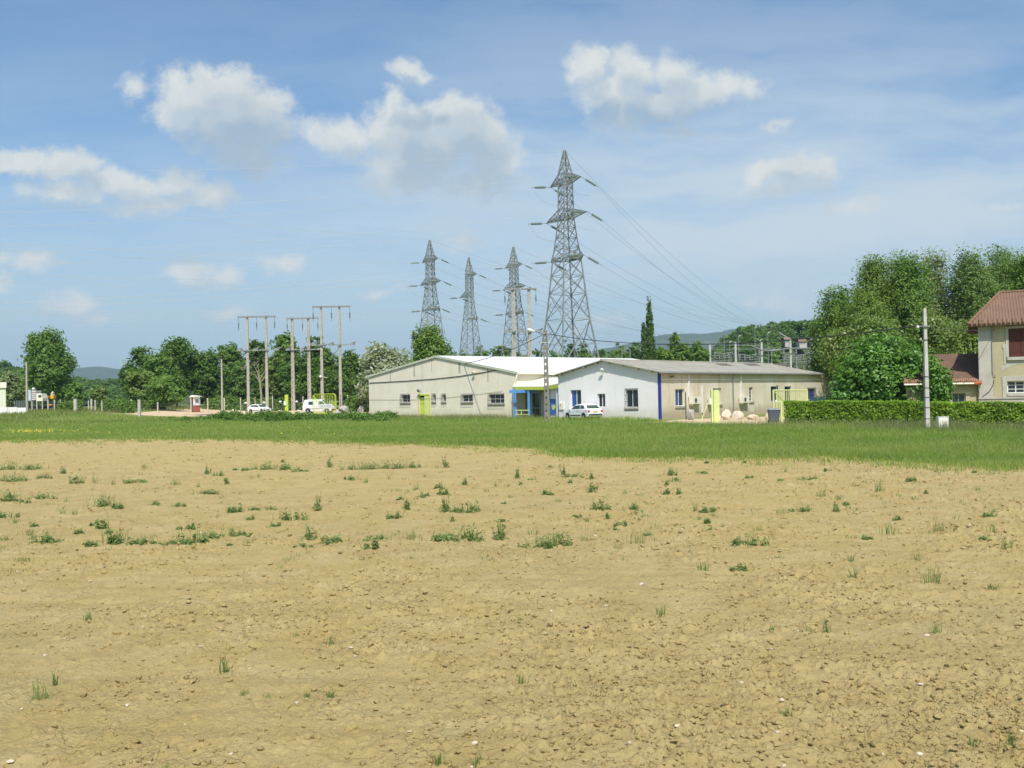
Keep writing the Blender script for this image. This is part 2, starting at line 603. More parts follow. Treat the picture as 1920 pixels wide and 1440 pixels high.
M['orange'] = mat('orange_machine_paint', (.80, .42, .04), None, 3, .5)
M['bin'] = mat('grey_bin_plastic', (.10, .12, .15), (.085, .10, .13), 3, .5)
M['pale_concrete'] = mat('pale_pole_concrete', (.56, .54, .49), (.46, .44, .40), 2.0, .9, bump=.2, bscale=30)
M['dark_concrete'] = mat('dark_pole_concrete', (.25, .235, .20), (.19, .18, .155), 2.0, .9, bump=.2, bscale=30)
M['substation_grey'] = mat('substation_grey', (.46, .47, .46), (.40, .41, .40), 3, .6)
M['rock'] = mat('pale_limestone', (.60, .50, .38), (.70, .63, .52), 2.5, .95, bump=.6, bscale=9)
M['greyrock'] = mat('grey_stone', (.36, .35, .33), (.46, .44, .40), 3, .95, bump=.6, bscale=9)
M['bark'] = mat('bark', (.16, .125, .09), (.24, .20, .15), 3, .95, stretch=(1, 1, .25), bump=.5, bscale=14)
M['pale_bark'] = mat('pale_bark', (.36, .32, .25), (.26, .23, .18), 3, .95, stretch=(1, 1, .25))
M['terracotta'] = mat('terracotta', (.50, .15, .06), (.40, .12, .05), 4, .85)
M['shutter'] = mat('brown_shutter', (.10, .032, .022), (.085, .028, .02), 3, .6)
M['house_wall'] = mat('ochre_render', (.47, .42, .26), (.42, .37, .23), .8, .92, bump=.3, bscale=25, streak=((.34, .30, .2), .4))
M['quoin'] = mat('pale_quoin_stone', (.52, .49, .42), (.42, .40, .34), 2.0, .92, bump=.4, bscale=12)
M['brick'] = mat('chimney_brick', (.52, .13, .06), (.42, .10, .05), 5, .9)

# ================================================================== GROUND
def vnoise(x, y, seed=0):
    xi = np.floor(x).astype(np.int64); yi = np.floor(y).astype(np.int64)
    xf = x - xi; yf = y - yi
    def h(a, b):
        n = (a * 374761393 + b * 668265263 + seed * 974634721) & 0x7fffffff
        n = ((n ^ (n >> 13)) * 1274126177) & 0x7fffffff
        return ((n ^ (n >> 16)) & 0xffff) / 65535.0
    ux = xf * xf * (3 - 2 * xf); uy = yf * yf * (3 - 2 * yf)
    return (h(xi, yi) * (1 - ux) + h(xi + 1, yi) * ux) * (1 - uy) + (h(xi, yi + 1) * (1 - ux) + h(xi + 1, yi + 1) * ux) * uy


def fbm(x, y, seed=0, oct=4, gain=.5):
    s = 0; a = 1; t = 0
    for o in range(oct):
        s = s + a * vnoise(x * 2 ** o + 17.3 * o, y * 2 ** o - 9.1 * o, seed + o); t += a; a *= gain
    return s / t


def clods(x, y, cell, seed, keep=.6):
    """domes of random size, one per jittered cell"""
    gx = np.floor(x / cell).astype(np.int64); gy = np.floor(y / cell).astype(np.int64)
    best = np.zeros_like(x)
    def h(a, b, k):
        n = (a * 374761393 + b * 668265263 + (seed * 31 + k) * 974634721) & 0x7fffffff
        n = ((n ^ (n >> 13)) * 1274126177) & 0x7fffffff
        return ((n ^ (n >> 16)) & 0xffff) / 65535.0
    for dx in (-1, 0, 1):
        for dy in (-1, 0, 1):
            cx = gx + dx; cy = gy + dy
            px = (cx + h(cx, cy, 1)) * cell; py = (cy + h(cx, cy, 2)) * cell
            r = cell * (.22 + .5 * h(cx, cy, 3) ** 2); on = h(cx, cy, 4) < keep
            th = h(cx, cy, 5) * 3.1416; el = .6 + .6 * h(cx, cy, 6)
            ux = (x - px) * np.cos(th) + (y - py) * np.sin(th); uy = -(x - px) * np.sin(th) + (y - py) * np.cos(th)
            q = 1 - (ux / r) ** 2 - (uy / (r * el)) ** 2
            best = np.maximum(best, np.where(on & (q > 0), np.sqrt(np.maximum(q, 0)) * r, 0))
    return best


# edge of the ploughed field, photo points lying on flat ground
EDGE_PX = [(-500, 824), (-200, 825), (0, 826), (200, 824), (430, 824), (560, 827), (650, 829), (740, 832), (830, 834), (920, 838), (1000, 842),
           (1040, 851), (1100, 857), (1290, 859), (1430, 860), (1560, 857), (1630, 862), (1700, 868), (1800, 872), (1920, 877), (2100, 884), (2500, 900)]
_ep = [gz(a, b) for a, b in EDGE_PX]
EDGE_U = np.array([p.x / p.y for p in _ep]); EDGE_Y = np.array([p.y for p in _ep])


def edge_y(u):
    return np.interp(u, EDGE_U, EDGE_Y)


def field_z(X, Y):
    z = 0.04 * (fbm(X / 3.0, Y / 3.0, 3, 3) - .5) + .02 * (fbm(X / .8, Y / .8, 5, 3) - .5)
    # shallow drill rows running across the view
    z = z + .010 * np.sin((Y + .10 * X + .25 * fbm(X / 3, Y / 3, 71, 2)) * 2 * np.pi / .42) * np.clip(fbm(X / 6, Y / 3, 72, 2) * 2 - .5, 0, 1)
    z = z + .018 * (fbm(X / .16, Y / .16, 9, 3) - .5)
    patch = np.clip((fbm(X / 1.7, Y / 1.7, 21, 3) - .30) * 3.2, 0.35, 1)
    right = np.clip((X / np.maximum(Y, 1) + .1) * 1.6, 0, .5)
    z = z + clods(X, Y, .30, 1, .22) * (.10 + .18 * right) * patch
    z = z + clods(X, Y, .13, 2, .5) * (.38 + .15 * right) * patch
    z = z + clods(X, Y, .065, 4, .62) * .62 * np.clip(patch + .2, 0, 1)
    z = z + .007 * (vnoise(X / .022, Y / .022, 40) - .5) * np.clip(9 / np.maximum(Y, 1), 0, 1)
    # old tractor wheel lanes: shallow smooth steps running across
    t = Y + .10 * X + .5 * fbm(X / 4, Y / 9, 33, 2)
    for c, w, d in ((6.05, .22, .045), (8.1, .2, .03), (11.1, .25, .035)):
        z = z - d * np.exp(-((t - c) / w) ** 2)
    return z


def soil_material():
    m, nt, N, L, out = _nodes('dry_ploughed_soil')
    b = N.new('ShaderNodeBsdfPrincipled'); b.inputs['Roughness'].default_value = .95
    b.inputs['Specular IOR Level'].default_value = .1
    geo = N.new('ShaderNodeNewGeometry'); P = geo.outputs['Position']
    base = mix_rgb(nt, n_range(nt, n_noise(nt, P, .12, 4), .35, .65), (.448, .342, .132), (.425, .332, .142))
    base = mix_rgb(nt, n_range(nt, n_noise(nt, P, 1.4, 6, .6), .35, .7), base, (.498, .398, .182))
    base = mix_rgb(nt, n_range(nt, n_noise(nt, P, 11, 6, .7), .50, .74, 0, .7), base, (.30, .225, .105))
    base = mix_rgb(nt, n_range(nt, n_noise(nt, P, 70, 3, .6), .55, .8, 0, .5), base, (.66, .51, .29))
    # damp darker streaks, long and lying across the rows
    sv = n_map(nt, P, (.16, 1.1, 1))
    base = mix_rgb(nt, n_range(nt, n_noise(nt, sv, 1.0, 5, .6), .62, .78, 0, .45), base, (.36, .235, .11))
    L.new(base, b.inputs['Base Color'])
    # cracks of the dried crust and crumbs
    vo = N.new('ShaderNodeTexVoronoi'); vo.feature = 'DISTANCE_TO_EDGE'; vo.inputs['Scale'].default_value = 5.5
    wv = N.new('ShaderNodeVectorMath'); wv.operation = 'MULTIPLY_ADD'
    nn = N.new('ShaderNodeTexNoise'); nn.inputs['Scale'].default_value = 6; nn.inputs['Detail'].default_value = 4
    L.new(P, nn.inputs['Vector']); L.new(nn.outputs['Color'], wv.inputs[0]); wv.inputs[1].default_value = (.22, .22, .22); L.new(P, wv.inputs[2])
    L.new(wv.outputs[0], vo.inputs['Vector'])
    crack = n_range(nt, vo.outputs['Distance'], 0.0, .05)
    gate = n_range(nt, n_noise(nt, P, 1.1, 2), .45, .6)
    h1 = N.new('ShaderNodeMath'); h1.operation = 'MULTIPLY'
    L.new(gate, h1.inputs[1])
    inv = N.new('ShaderNodeMath'); inv.operation = 'SUBTRACT'; inv.inputs[0].default_value = 1; L.new(crack, inv.inputs[1])
    L.new(inv.outputs[0], h1.inputs[0])
    h2 = N.new('ShaderNodeMath'); h2.operation = 'MULTIPLY_ADD'; h2.inputs[1].default_value = -.34
    L.new(h1.outputs[0], h2.inputs[0]); L.new(n_noise(nt, P, 34, 6, .7), h2.inputs[2])
    bn = N.new('ShaderNodeBump'); bn.inputs['Strength'].default_value = 1.0; bn.inputs['Distance'].default_value = .032
    L.new(h2.outputs[0], bn.inputs['Height']); L.new(bn.outputs[0], b.inputs['Normal'])
    L.new(b.outputs[0], out.inputs[0])
    return m


def build_field():
    nu, nr = 1500, 900
    u = np.linspace(-.80, .80, nu)
    t = np.linspace(0, 1, nr)
    ye = edge_y(u) + .5 * (fbm(u * 60, u * 0, 3, 3) - .5)
    inv = (1 / 2.6) * (1 - t)[:, None] + (1 / ye)[None, :] * t[:, None]
    Y = 1 / inv
    X = u[None, :] * Y
    Z = field_z(X, Y) + .02
    V = np.stack([X, Y, Z], -1).reshape(-1, 3)
    i = np.arange(nr - 1)[:, None] * nu + np.arange(nu - 1)[None, :]
    Fq = np.stack([i, i + 1, i + nu + 1, i + nu], -1).reshape(-1, 4)
    o = np_obj('soil_field', V, Fq, soil_material(), smooth=True)
    tag(o, 'dry ochre ploughed field filling the whole foreground', 'field', kind='structure')


def grass_ground_material():
    m, nt, N, L, out = _nodes('meadow_ground')
    b = N.new('ShaderNodeBsdfPrincipled'); b.inputs['Roughness'].default_value = .95
    b.inputs['Specular IOR Level'].default_value = .1
    geo = N.new('ShaderNodeNewGeometry'); P = geo.outputs['Position']
    c = mix_rgb(nt, n_range(nt, n_noise(nt, P, .05, 4), .35, .65), (.16, .22, .05), (.23, .25, .08))
    c = mix_rgb(nt, n_range(nt, n_noise(nt, P, .8, 6, .65), .5, .75, 0, .6), c, (.24, .21, .10))
    L.new(c, b.inputs['Base Color'])
    bn = N.new('ShaderNodeBump'); bn.inputs['Strength'].default_value = .6; bn.inputs['Distance'].default_value = .1
    L.new(n_noise(nt, P, 5, 5), bn.inputs['Height']); L.new(bn.outputs[0], b.inputs['Normal'])
    L.new(b.outputs[0], out.inputs[0])
    return m


def sheet_z(x, y):
    return gh(x, y) - .10 * (1 - sstep((y - 66) / 12))


def build_ground():
    near = list(np.arange(-140, 141, 4.0))
    xs = [-6500, -4000, -2200, -1200, -700, -400, -250, -180] + near + [180, 250, 400, 700, 1200, 2200, 4000, 6500]
    ys = [-300, -100, -40, -10, 0] + list(np.arange(10, 240, 4.0)) + [260, 300, 400, 600, 900, 1400, 2200, 3500, 6500]
    V = [(x, y, sheet_z(x, y)) for y in ys for x in xs]
    n = len(xs)
    Fq = [(j * n + i, j * n + i + 1, (j + 1) * n + i + 1, (j + 1) * n + i) for j in range(len(ys) - 1) for i in range(n - 1)]
    o = np_obj('ground', V, Fq, grass_ground_material(), smooth=True)
    tag(o, 'flat grassy plain reaching to the hills', 'ground', kind='structure')


def ribbon(name, left, right, mat_, lift, label, cat):
    mb = MB()
    for i in range(len(left) - 1):
        a, b, c, d = left[i], right[i], right[i + 1], left[i + 1]
        K = 6
        for k in range(K):
            for j in range(3):
                q = []
                for (s, t) in ((k / K, j / 3), (k / K, (j + 1) / 3), ((k + 1) / K, (j + 1) / 3), ((k + 1) / K, j / 3)):
                    p = (a * (1 - t) + b * t) * (1 - s) + (d * (1 - t) + c * t) * s
                    q.append((p.x, p.y, gh(p.x, p.y) + lift))
                mb.quad(*q)
    o = mb.build(name, mat_, fix=False)
    tag(o, label, cat, kind='structure')


build_ground()
build_field()

M['asphalt'] = mat('worn_asphalt', (.13, .13, .125), (.17, .165, .155), 1.2, .9, bump=.3, bscale=40)
M['gravel'] = mat('ochre_gravel', (.56, .42, .25), (.64, .50, .32), 1.5, .95, bump=.6, bscale=25)
RD = Vector((-.585, .811, 0)); RN = Vector((.811, .585, 0))
_c0 = Vector((26.5, 51.2, 0))
ribbon('road', [_c0 - RN * 1.6 + RD * t for t in (-30, 0, 30, 70, 130)], [_c0 + RN * 1.9 + RD * t for t in (-30, 0, 30, 70, 130)],
       M['asphalt'], .012, 'narrow grey country road behind the long grass', 'road')
# gravel yard between the long low building and the road, and the sandy yard behind the lime gate
ribbon('gravel_yard', [Vector((9.5, 76.5, 0)), Vector((13, 72, 0)), Vector((17.6, 67.8, 0))], [Vector((14.2, 84.5, 0)), Vector((22, 88, 0)), Vector((34, 80, 0))],
       M['gravel'], .008, 'ochre gravel forecourt in front of the long tan wall', 'yard')
ribbon('sand_yard', [Vector((-19, 118, 0)), Vector((-33, 128, 0)), Vector((-56, 146, 0))], [Vector((-20, 205, 0)), Vector((-38, 205, 0)), Vector((-62, 200, 0))],
       M['gravel'], .02, 'sandy ochre yard behind the yellow green gate', 'yard')


# loose stones and clods on the field: uncountable
def icolumps(P, R, flat=.7):
    """many small irregular lumps as one vertex array"""
    bm = bmesh.new(); bmesh.ops.create_icosphere(bm, subdivisions=1, radius=1)
    bv = np.array([v.co[:] for v in bm.verts]); bf = np.array([[v.index for v in f.verts] for f in bm.faces]); bm.free()
    n = len(P); k = len(bv)
    J = 1 + RNG.normal(0, .22, (n, k, 1))
    S = R[:, None, None] * RNG.uniform(.6, 1.25, (n, 1, 3)); S[:, :, 2] *= flat
    a = RNG.uniform(0, 2 * PI, n); ca, sa = np.cos(a), np.sin(a)
    W = bv[None] * J * S
    X = W[..., 0] * ca[:, None] - W[..., 1] * sa[:, None]; Yy = W[..., 0] * sa[:, None] + W[..., 1] * ca[:, None]
    V = np.stack([X, Yy, W[..., 2]], -1) + P[:, None, :]
    Fq = bf[None] + (np.arange(n) * k)[:, None, None]
    return V.reshape(-1, 3), Fq.reshape(-1, 3)


def scatter_field(n, umin=-.62, umax=.62, y0=4.2, bias=1.0):
    u = RNG.uniform(umin, umax, n)
    ye = edge_y(u) - .5
    t = RNG.uniform(0, 1, n) ** bias
    Y = 1 / ((1 - t) / y0 + t / ye)
    X = u * Y
    return X, Y


def build_loose():
    X, Y = scatter_field(30000)
    k = fbm(X / 1.7, Y / 1.7, 21, 3) + .18 * (X / Y) > RNG.uniform(.2, .8, len(X))
    X, Y = X[k], Y[k]
    R = .007 + .018 * RNG.uniform(0, 1, len(X)) ** 3.6 + .0008 * Y
    P = np.stack([X, Y, field_z(X, Y) + .02 + R * .35], -1)
    V, Fq = icolumps(P, R)
    o = np_obj('soil_clods', V, Fq, bpy.data.materials['dry_ploughed_soil'], smooth=False)
    tag(o, 'crumbling earth clods strewn over the ploughed field', 'clods', kind='stuff')
    X, Y = scatter_field(200)
    R = .008 + .014 * RNG.uniform(0, 1, len(X)) ** 2 + .0005 * Y
    P = np.stack([X, Y, field_z(X, Y) + .02 + R * .3], -1)
    V, Fq = icolumps(P, R, .5)
    o = np_obj('field_stones', V, Fq, mat('pale_field_stone', (.60, .53, .40), (.50, .42, .29), 6, .9), smooth=False)
    tag(o, 'small pale stones scattered over the ploughed field', 'stones', kind='stuff')


build_loose()


# ------------------------------------------------------------------ grass
def blades(X, Y, Z, H, W, lean=.6):
    """tapering bent blades: two quads each -> arrays"""
    n = len(X)
    a = RNG.uniform(0, 2 * PI, n); c, s = np.cos(a), np.sin(a)
    la = RNG.uniform(0, 2 * PI, n); ll = np.abs(RNG.normal(0, lean, n)) * H
    base = np.stack([X, Y, Z], -1)
    side = np.stack([c, s, np.zeros(n)], -1) * W[:, None] * .5
    ld = np.stack([np.cos(la), np.sin(la), np.zeros(n)], -1)
    up = np.array([0, 0, 1.0])
    mid = base + up * (H * .6)[:, None] + ld * (ll * .35)[:, None]
    top = base + up * H[:, None] + ld * ll[:, None]
    V = np.stack([base - side, base + side, mid + side * .75, mid - side * .75, top + side * .12, top - side * .12], 1)
    i = np.arange(n)[:, None] * 6
    Fq = np.concatenate([i + np.array([[0, 1, 2, 3]]), i + np.array([[3, 2, 4, 5]])], 0)
    return V.reshape(-1, 3), Fq


def grass_material(name, cols, patch=.12):
    m, nt, N, L, out = _nodes(name)
    geo = N.new('ShaderNodeNewGeometry'); P = geo.outputs['Position']
    sv = n_map(nt, P, (.6, 1.3, 0))
    f = n_range(nt, n_noise(nt, sv, patch, 5, .6), .34, .66)
    c = mix_rgb(nt, f, cols[0], cols[1])
    f2 = n_range(nt, n_noise(nt, sv, patch * 4.3, 4, .6), .5, .72, 0, .7)
    c = mix_rgb(nt, f2, c, cols[2])
    dry = n_range(nt, n_noise(nt, sv, patch * .9, 6, .65), .58, .74, 0, .45)
    c = mix_rgb(nt, dry, c, (.44, .37, .22))
    r = n_range(nt, geo.outputs['Random Per Island'], 0, 1)
    c = mix_rgb(nt, r, mix_rgb(nt, 1, c, (.72, .74, .68), 'MULTIPLY'), mix_rgb(nt, 1, c, (1.22, 1.2, 1.1), 'MULTIPLY'))
    t = n_range(nt, geo.outputs['Random Per Island'], .93, .94)
    c = mix_rgb(nt, t, c, cols[3])
    p = N.new('ShaderNodeBsdfPrincipled'); p.inputs['Roughness'].default_value = .55; p.inputs['Specular IOR Level'].default_value = .25
    L.new(c, p.inputs['Base Color'])
    tr = N.new('ShaderNodeBsdfTranslucent'); L.new(c, tr.inputs['Color'])
    mx = N.new('ShaderNodeMixShader'); mx.inputs[0].default_value = .5
    L.new(p.outputs[0], mx.inputs[1]); L.new(tr.outputs[0], mx.inputs[2]); L.new(mx.outputs[0], out.inputs[0])
    return m


gh_np = np.vectorize(gh)


def build_grass():
    # main verge: from the field edge to the buildings
    n = 470000
    u = RNG.uniform(-.68, .68, n)
    ye = edge_y(u) - .5 - 2.2 * np.clip(fbm(u * 40, u * 0 + 3, 17, 4) - .45, 0, 1)
    yfar = np.clip(np.interp(u, [-.7, -.5, -.28, -.13, 0.0, .14, .22, .30, .7], [150, 150, 128, 114, 99, 83.5, 71, 63, 41]), 30, 300)
    yfar = np.maximum(yfar, ye + 8)
    t = RNG.uniform(0, 1, n)
    Y = 1 / ((1 - t) / ye + t / yfar)
    X = u * Y
    # keep the road and the gravel clear
    d = (X - _c0.x) * RN.x + (Y - _c0.y) * RN.y
    keep = (d < -1.5) | (d > 2.4) | (u < .02)
    keep &= ~((X > 11.5) & (d > -2.2) & (X < 17.5))
    e = (Y - ye) / np.maximum(Y, 1)
    keep &= RNG.uniform(0, 1, n) < np.clip(.12 + e * 26, 0, 1) * np.clip(fbm(X / .9, Y / 1.5, 61, 3) * 2.2 - .35 + e * 12, 0, 1)
    X, Y, u, e, yf = X[keep], Y[keep], u[keep], e[keep], yfar[keep]
    tall = np.clip((Y / yf - .62) / .3, 0, 1)
    H = (.12 + .16 * fbm(X / 2.5, Y / 4, 4, 3) + .30 * tall * np.clip(fbm(X / 5, Y / 5, 8, 2) * 1.6 - .2, 0.1, 1)) * RNG.uniform(.6, 1.25, len(X))
    H *= np.clip(.45 + e * 30, 0, 1)
    H = np.where(X < -34, H * .75, H)
    W = .008 + .00024 * Y
    V, Fq = blades(X, Y, gh_np(X, Y) - .10 * np.clip(1 - (Y - 66) / 12, 0, 1) - .01, H + .10 * np.clip(1 - (Y - 66) / 12, 0, 1), W)
    k = 900
    uu = RNG.uniform(-.6, .6, k); yy = edge_y(uu) * (1 - np.abs(RNG.normal(0, .045, k)))
    cx, cy = uu * yy, yy; m = 16
    X2 = np.repeat(cx, m) + RNG.normal(0, .16, k * m); Y2 = np.repeat(cy, m) + RNG.normal(0, .22, k * m)
    V2, F2 = blades(X2, Y2, np.full(k * m, .01), RNG.uniform(.05, .20, k * m), .006 + .0003 * Y2, .8)
    V = np.concatenate([V, V2]); Fq = np.concatenate([Fq, F2 + len(V) - len(V2)])
    g = grass_material('verge_grass', [(.25, .39, .065), (.36, .45, .11), (.16, .30, .045), (.55, .48, .28)])
    o = np_obj('verge_grass', V, Fq, g)
    tag(o, 'green grass verge between the ploughed field and the road', 'grass', kind='stuff')
    # seeding tall grass in front of the walls and the hedge: paler, thin
    n = 26000
    u = RNG.uniform(-.14, .60, n)
    yb = np.interp(u, [-.14, 0.0, .14, .22, .30, .5], [108, 96, 82.5, 70, 60, 47.5]) - np.abs(RNG.normal(0, 2.2, n))
    X = u * yb; Y = yb
    d = (X - _c0.x) * RN.x + (Y - _c0.y) * RN.y
    keep = (d < -1.7) | (u < .02)
    X, Y = X[keep], Y[keep]
    dens = fbm(X / 1.6, Y / 3, 14, 3) > RNG.uniform(.3, .6, len(X))
    X, Y = X[dens], Y[dens]
    H = RNG.uniform(.30, .72, len(X))
    V, Fq = blades(X, Y, gh_np(X, Y) - .05, H, .008 + .00022 * Y, .3)
    o = np_obj('seeding_grass', V, Fq, grass_material('seeding_grass', [(.28, .32, .12), (.34, .34, .16), (.23, .29, .10), (.46, .42, .28)]))
    tag(o, 'tall pale seeding grass along the road edge', 'grass', kind='stuff')
    # rough meadow further left and behind
    n = 60000
    X = RNG.uniform(-150, 0, n); Y = RNG.uniform(112, 215, n)
    keep = (X / Y > -.62) & ~((X > -58) & (X < -17) & (Y > 118) & (Y < 206))
    keep &= X < -17 - (Y - 118) * .1
    X, Y = X[keep], Y[keep]
    H = RNG.uniform(.15, .55, len(X))
    V, Fq = blades(X, Y, gh_np(X, Y) - .01, H, .02 + .0004 * Y)
    o = np_obj('meadow_grass', V, Fq, grass_material('meadow_grass', [(.215, .28, .06), (.31, .30, .12), (.17, .25, .05), (.44, .38, .24)], .05))
    tag(o, 'rough meadow grass below the row of fence posts', 'grass', kind='stuff')
    # yellow flowers at the left edge of the verge
    X = []; Y = []
    for k in range(210):
        px = RNG.normal(75, 45); py = RNG.normal(812, 2.0)
        p = gz(px, py); X.append(p.x); Y.append(p.y)
    for k in range(70):
        px = RNG.uniform(0, 640); py = RNG.uniform(794, 820)
        p = gz(px, py); X.append(p.x); Y.append(p.y)
    X = np.array(X); Y = np.array(Y); n = len(X)
    P = np.stack([X, Y, gh_np(X, Y) + RNG.uniform(.14, .26, n)], -1)
    V, Fq = leaf_quads(P, np.tile([0, -.5, .8], (n, 1)) + RNG.normal(0, .3, (n, 3)), RNG.uniform(.03, .07, n))
    o = np_obj('yellow_flowers', V, Fq, mat('yellow_petals', (.62, .52, .05), (.55, .46, .05), 3, .7))
    tag(o, 'yellow wild flowers dotted in the verge grass', 'flowers', kind='stuff')


def leaf_quads(P, Nn, S, wide=.5):
    n = len(P)
    Nn = Nn / np.maximum(np.linalg.norm(Nn, axis=1, keepdims=True), 1e-6)
    R = RNG.normal(0, 1, (n, 3))
    T = np.cross(Nn, R); T /= np.maximum(np.linalg.norm(T, axis=1, keepdims=True), 1e-6)
    B = np.cross(Nn, T)
    s = S[:, None]
    V = np.stack([P - T * s, P + B * s * wide, P + T * s, P - B * s * wide], 1).reshape(-1, 3)
    Fq = (np.arange(n)[:, None] * 4 + np.arange(4)[None])
    return V, Fq


build_grass()

# ================================================================== BUILDINGS
UP = Vector((0, 0, 1))


class Plane:
    """vertical wall plane: origin on the ground, A runs along the wall to the right as seen from outside, N points outward"""
    def __init__(s, O, A):
        s.O = Vector((O[0], O[1], 0)); s.A = Vector((A[0], A[1], 0)).normalized()
        s.N = Vector((s.A.y, -s.A.x, 0))

    def hit(s, px, py):
        d = ray(px, py)
        t = (s.O - CAM).dot(s.N) / d.dot(s.N)
        q = CAM + d * t - s.O
        return q.dot(s.A), q.z

    def pt(s, a, z, n=0.0):
        return s.O + s.A * a + UP * z + s.N * n

    def ax(s):
        return (s.A, s.N, UP)

    def rect(s, x0, y0, x1, y1):
        a0, z1 = s.hit(x0, y0); a1, z0 = s.hit(x1, y1)
        za, zb = s.hit(x0, y1)[1], s.hit(x1, y0)[1]
        return a0, a1, (z0 + za) / 2, (z1 + zb) / 2


def pbox(mb, P, a0, a1, z0, z1, n0, n1):
    mb.hexa([P.pt(a0, z0, n1), P.pt(a1, z0, n1), P.pt(a1, z0, n0), P.pt(a0, z0, n0),
             P.pt(a0, z1, n1), P.pt(a1, z1, n1), P.pt(a1, z1, n0), P.pt(a0, z1, n0)])


def wall(mb, P, profile, holes, depth=.22, z0=-.3):
    """outer face with real openings and their reveals; profile: [(a, ztop)...] from left to right"""
    br = sorted(set([round(p[0], 4) for p in profile] + [round(h[i], 4) for h in holes for i in (0, 1)]))
    pa = [p[0] for p in profile]; pz = [p[1] for p in profile]
    for a, b in zip(br[:-1], br[1:]):
        ta, tb = float(np.interp(a, pa, pz)), float(np.interp(b, pa, pz))
        mid = (a + b) / 2
        hs = sorted([h for h in holes if h[0] - 1e-3 < mid < h[1] + 1e-3], key=lambda h: h[2])
        z = z0
        for h in hs:
            if h[2] > z + 1e-3: mb.quad(P.pt(a, z), P.pt(b, z), P.pt(b, h[2]), P.pt(a, h[2]))
            z = h[3]
        mb.quad(P.pt(a, z), P.pt(b, z), P.pt(b, tb), P.pt(a, ta))
    for (a0, a1, y0, y1) in holes:
        mb.quad(P.pt(a0, y0), P.pt(a0, y1), P.pt(a0, y1, -depth), P.pt(a0, y0, -depth))
        mb.quad(P.pt(a1, y1), P.pt(a1, y0), P.pt(a1, y0, -depth), P.pt(a1, y1, -depth))
        mb.quad(P.pt(a0, y1), P.pt(a1, y1), P.pt(a1, y1, -depth), P.pt(a0, y1, -depth))
        mb.quad(P.pt(a1, y0), P.pt(a0, y0), P.pt(a0, y0, -depth), P.pt(a1, y0, -depth))


def window(T, P, r, depth=.22, frame='white_metal', pane='glass', muntins=1, cross=0, sill=None, grille=0, parent=None, blind=None):
    a0, a1, z0, z1 = r
    mb = MB(); fw = .06
    pbox(mb, P, a0 + .003, a0 + fw, z0 + .003, z1 - .003, -depth + .09, -depth + .03)
    pbox(mb, P, a1 - fw, a1 - .003, z0 + .003, z1 - .003, -depth + .09, -depth + .03)
    pbox(mb, P, a0 + fw, a1 - fw, z0 + .003, z0 + fw, -depth + .09, -depth + .03)
    pbox(mb, P, a0 + fw, a1 - fw, z1 - fw, z1 - .003, -depth + .09, -depth + .03)
    for k in range(muntins):
        c = a0 + (a1 - a0) * (k + 1) / (muntins + 1)
        pbox(mb, P, c - .03, c + .03, z0 + fw, z1 - fw, -depth + .086, -depth + .034)
    for k in range(cross):
        c = z0 + (z1 - z0) * (k + 1) / (cross + 1)
        pbox(mb, P, a0 + fw, a1 - fw, c - .02, c + .02, -depth + .080, -depth + .038)
    w = T.part('window', mb, M[frame], parent)
    mb = MB(); pbox(mb, P, a0 + .02, a1 - .02, z0 + .02, z1 - .02, -depth + .05, -depth - .02)
    T.part('pane', mb, M[pane], w)
    if blind:
        mb = MB(); pbox(mb, P, a0 + fw, a0 + fw + (a1 - a0 - 2 * fw) * blind, z0 + fw, z1 - fw, -depth + .060, -depth + .052)
        T.part('blind', mb, M['glass_blue'], w)
    if sill:
        mb = MB(); pbox(mb, P, a0 - .10, a1 + .10, z0 - .14, z0 - .002, .10, -depth + .02)
        T.part('sill', mb, M[sill], w)
    if grille:
        mb = MB(); n = max(3, int((a1 - a0) / .16)); o = grille
        for k in range(n + 1):
            a = a0 - .04 + (a1 - a0 + .08) * k / n
            mb.tube(P.pt(a, z0 - .25, o), P.pt(a, z1 + .10, o * .6), .014, n=5)
        for z, oo in ((z0 - .24, o), (z0 + (z1 - z0) * .33, o * .88), (z0 + (z1 - z0) * .70, o * .72), (z1 + .08, o * .62)):
            mb.tube(P.pt(a0 - .05, z, oo), P.pt(a1 + .05, z, oo), .014, n=5)
            for a in (a0 - .05, a1 + .05): mb.tube(P.pt(a, z, oo), P.pt(a, z, .005), .014, n=5)
        T.part('grille', mb, M['dark_metal'], w)
    return w


def wall_lamp(T, P, px, py, name='floodlight', m='white_metal'):
    a, z = P.hit(px, py)
    mb = MB(); mb.tube(P.pt(a, z, .003), P.pt(a - .05, z + .05, .30), .03, n=6)
    mb.lathe(P.pt(a - .05, z + .05, .32), [(.05, -.10), (.17, -.06), (.19, .08), (.05, .12)], 10, P.N + UP * -.5)
    T.part(name, mb, M[m], smooth=False)


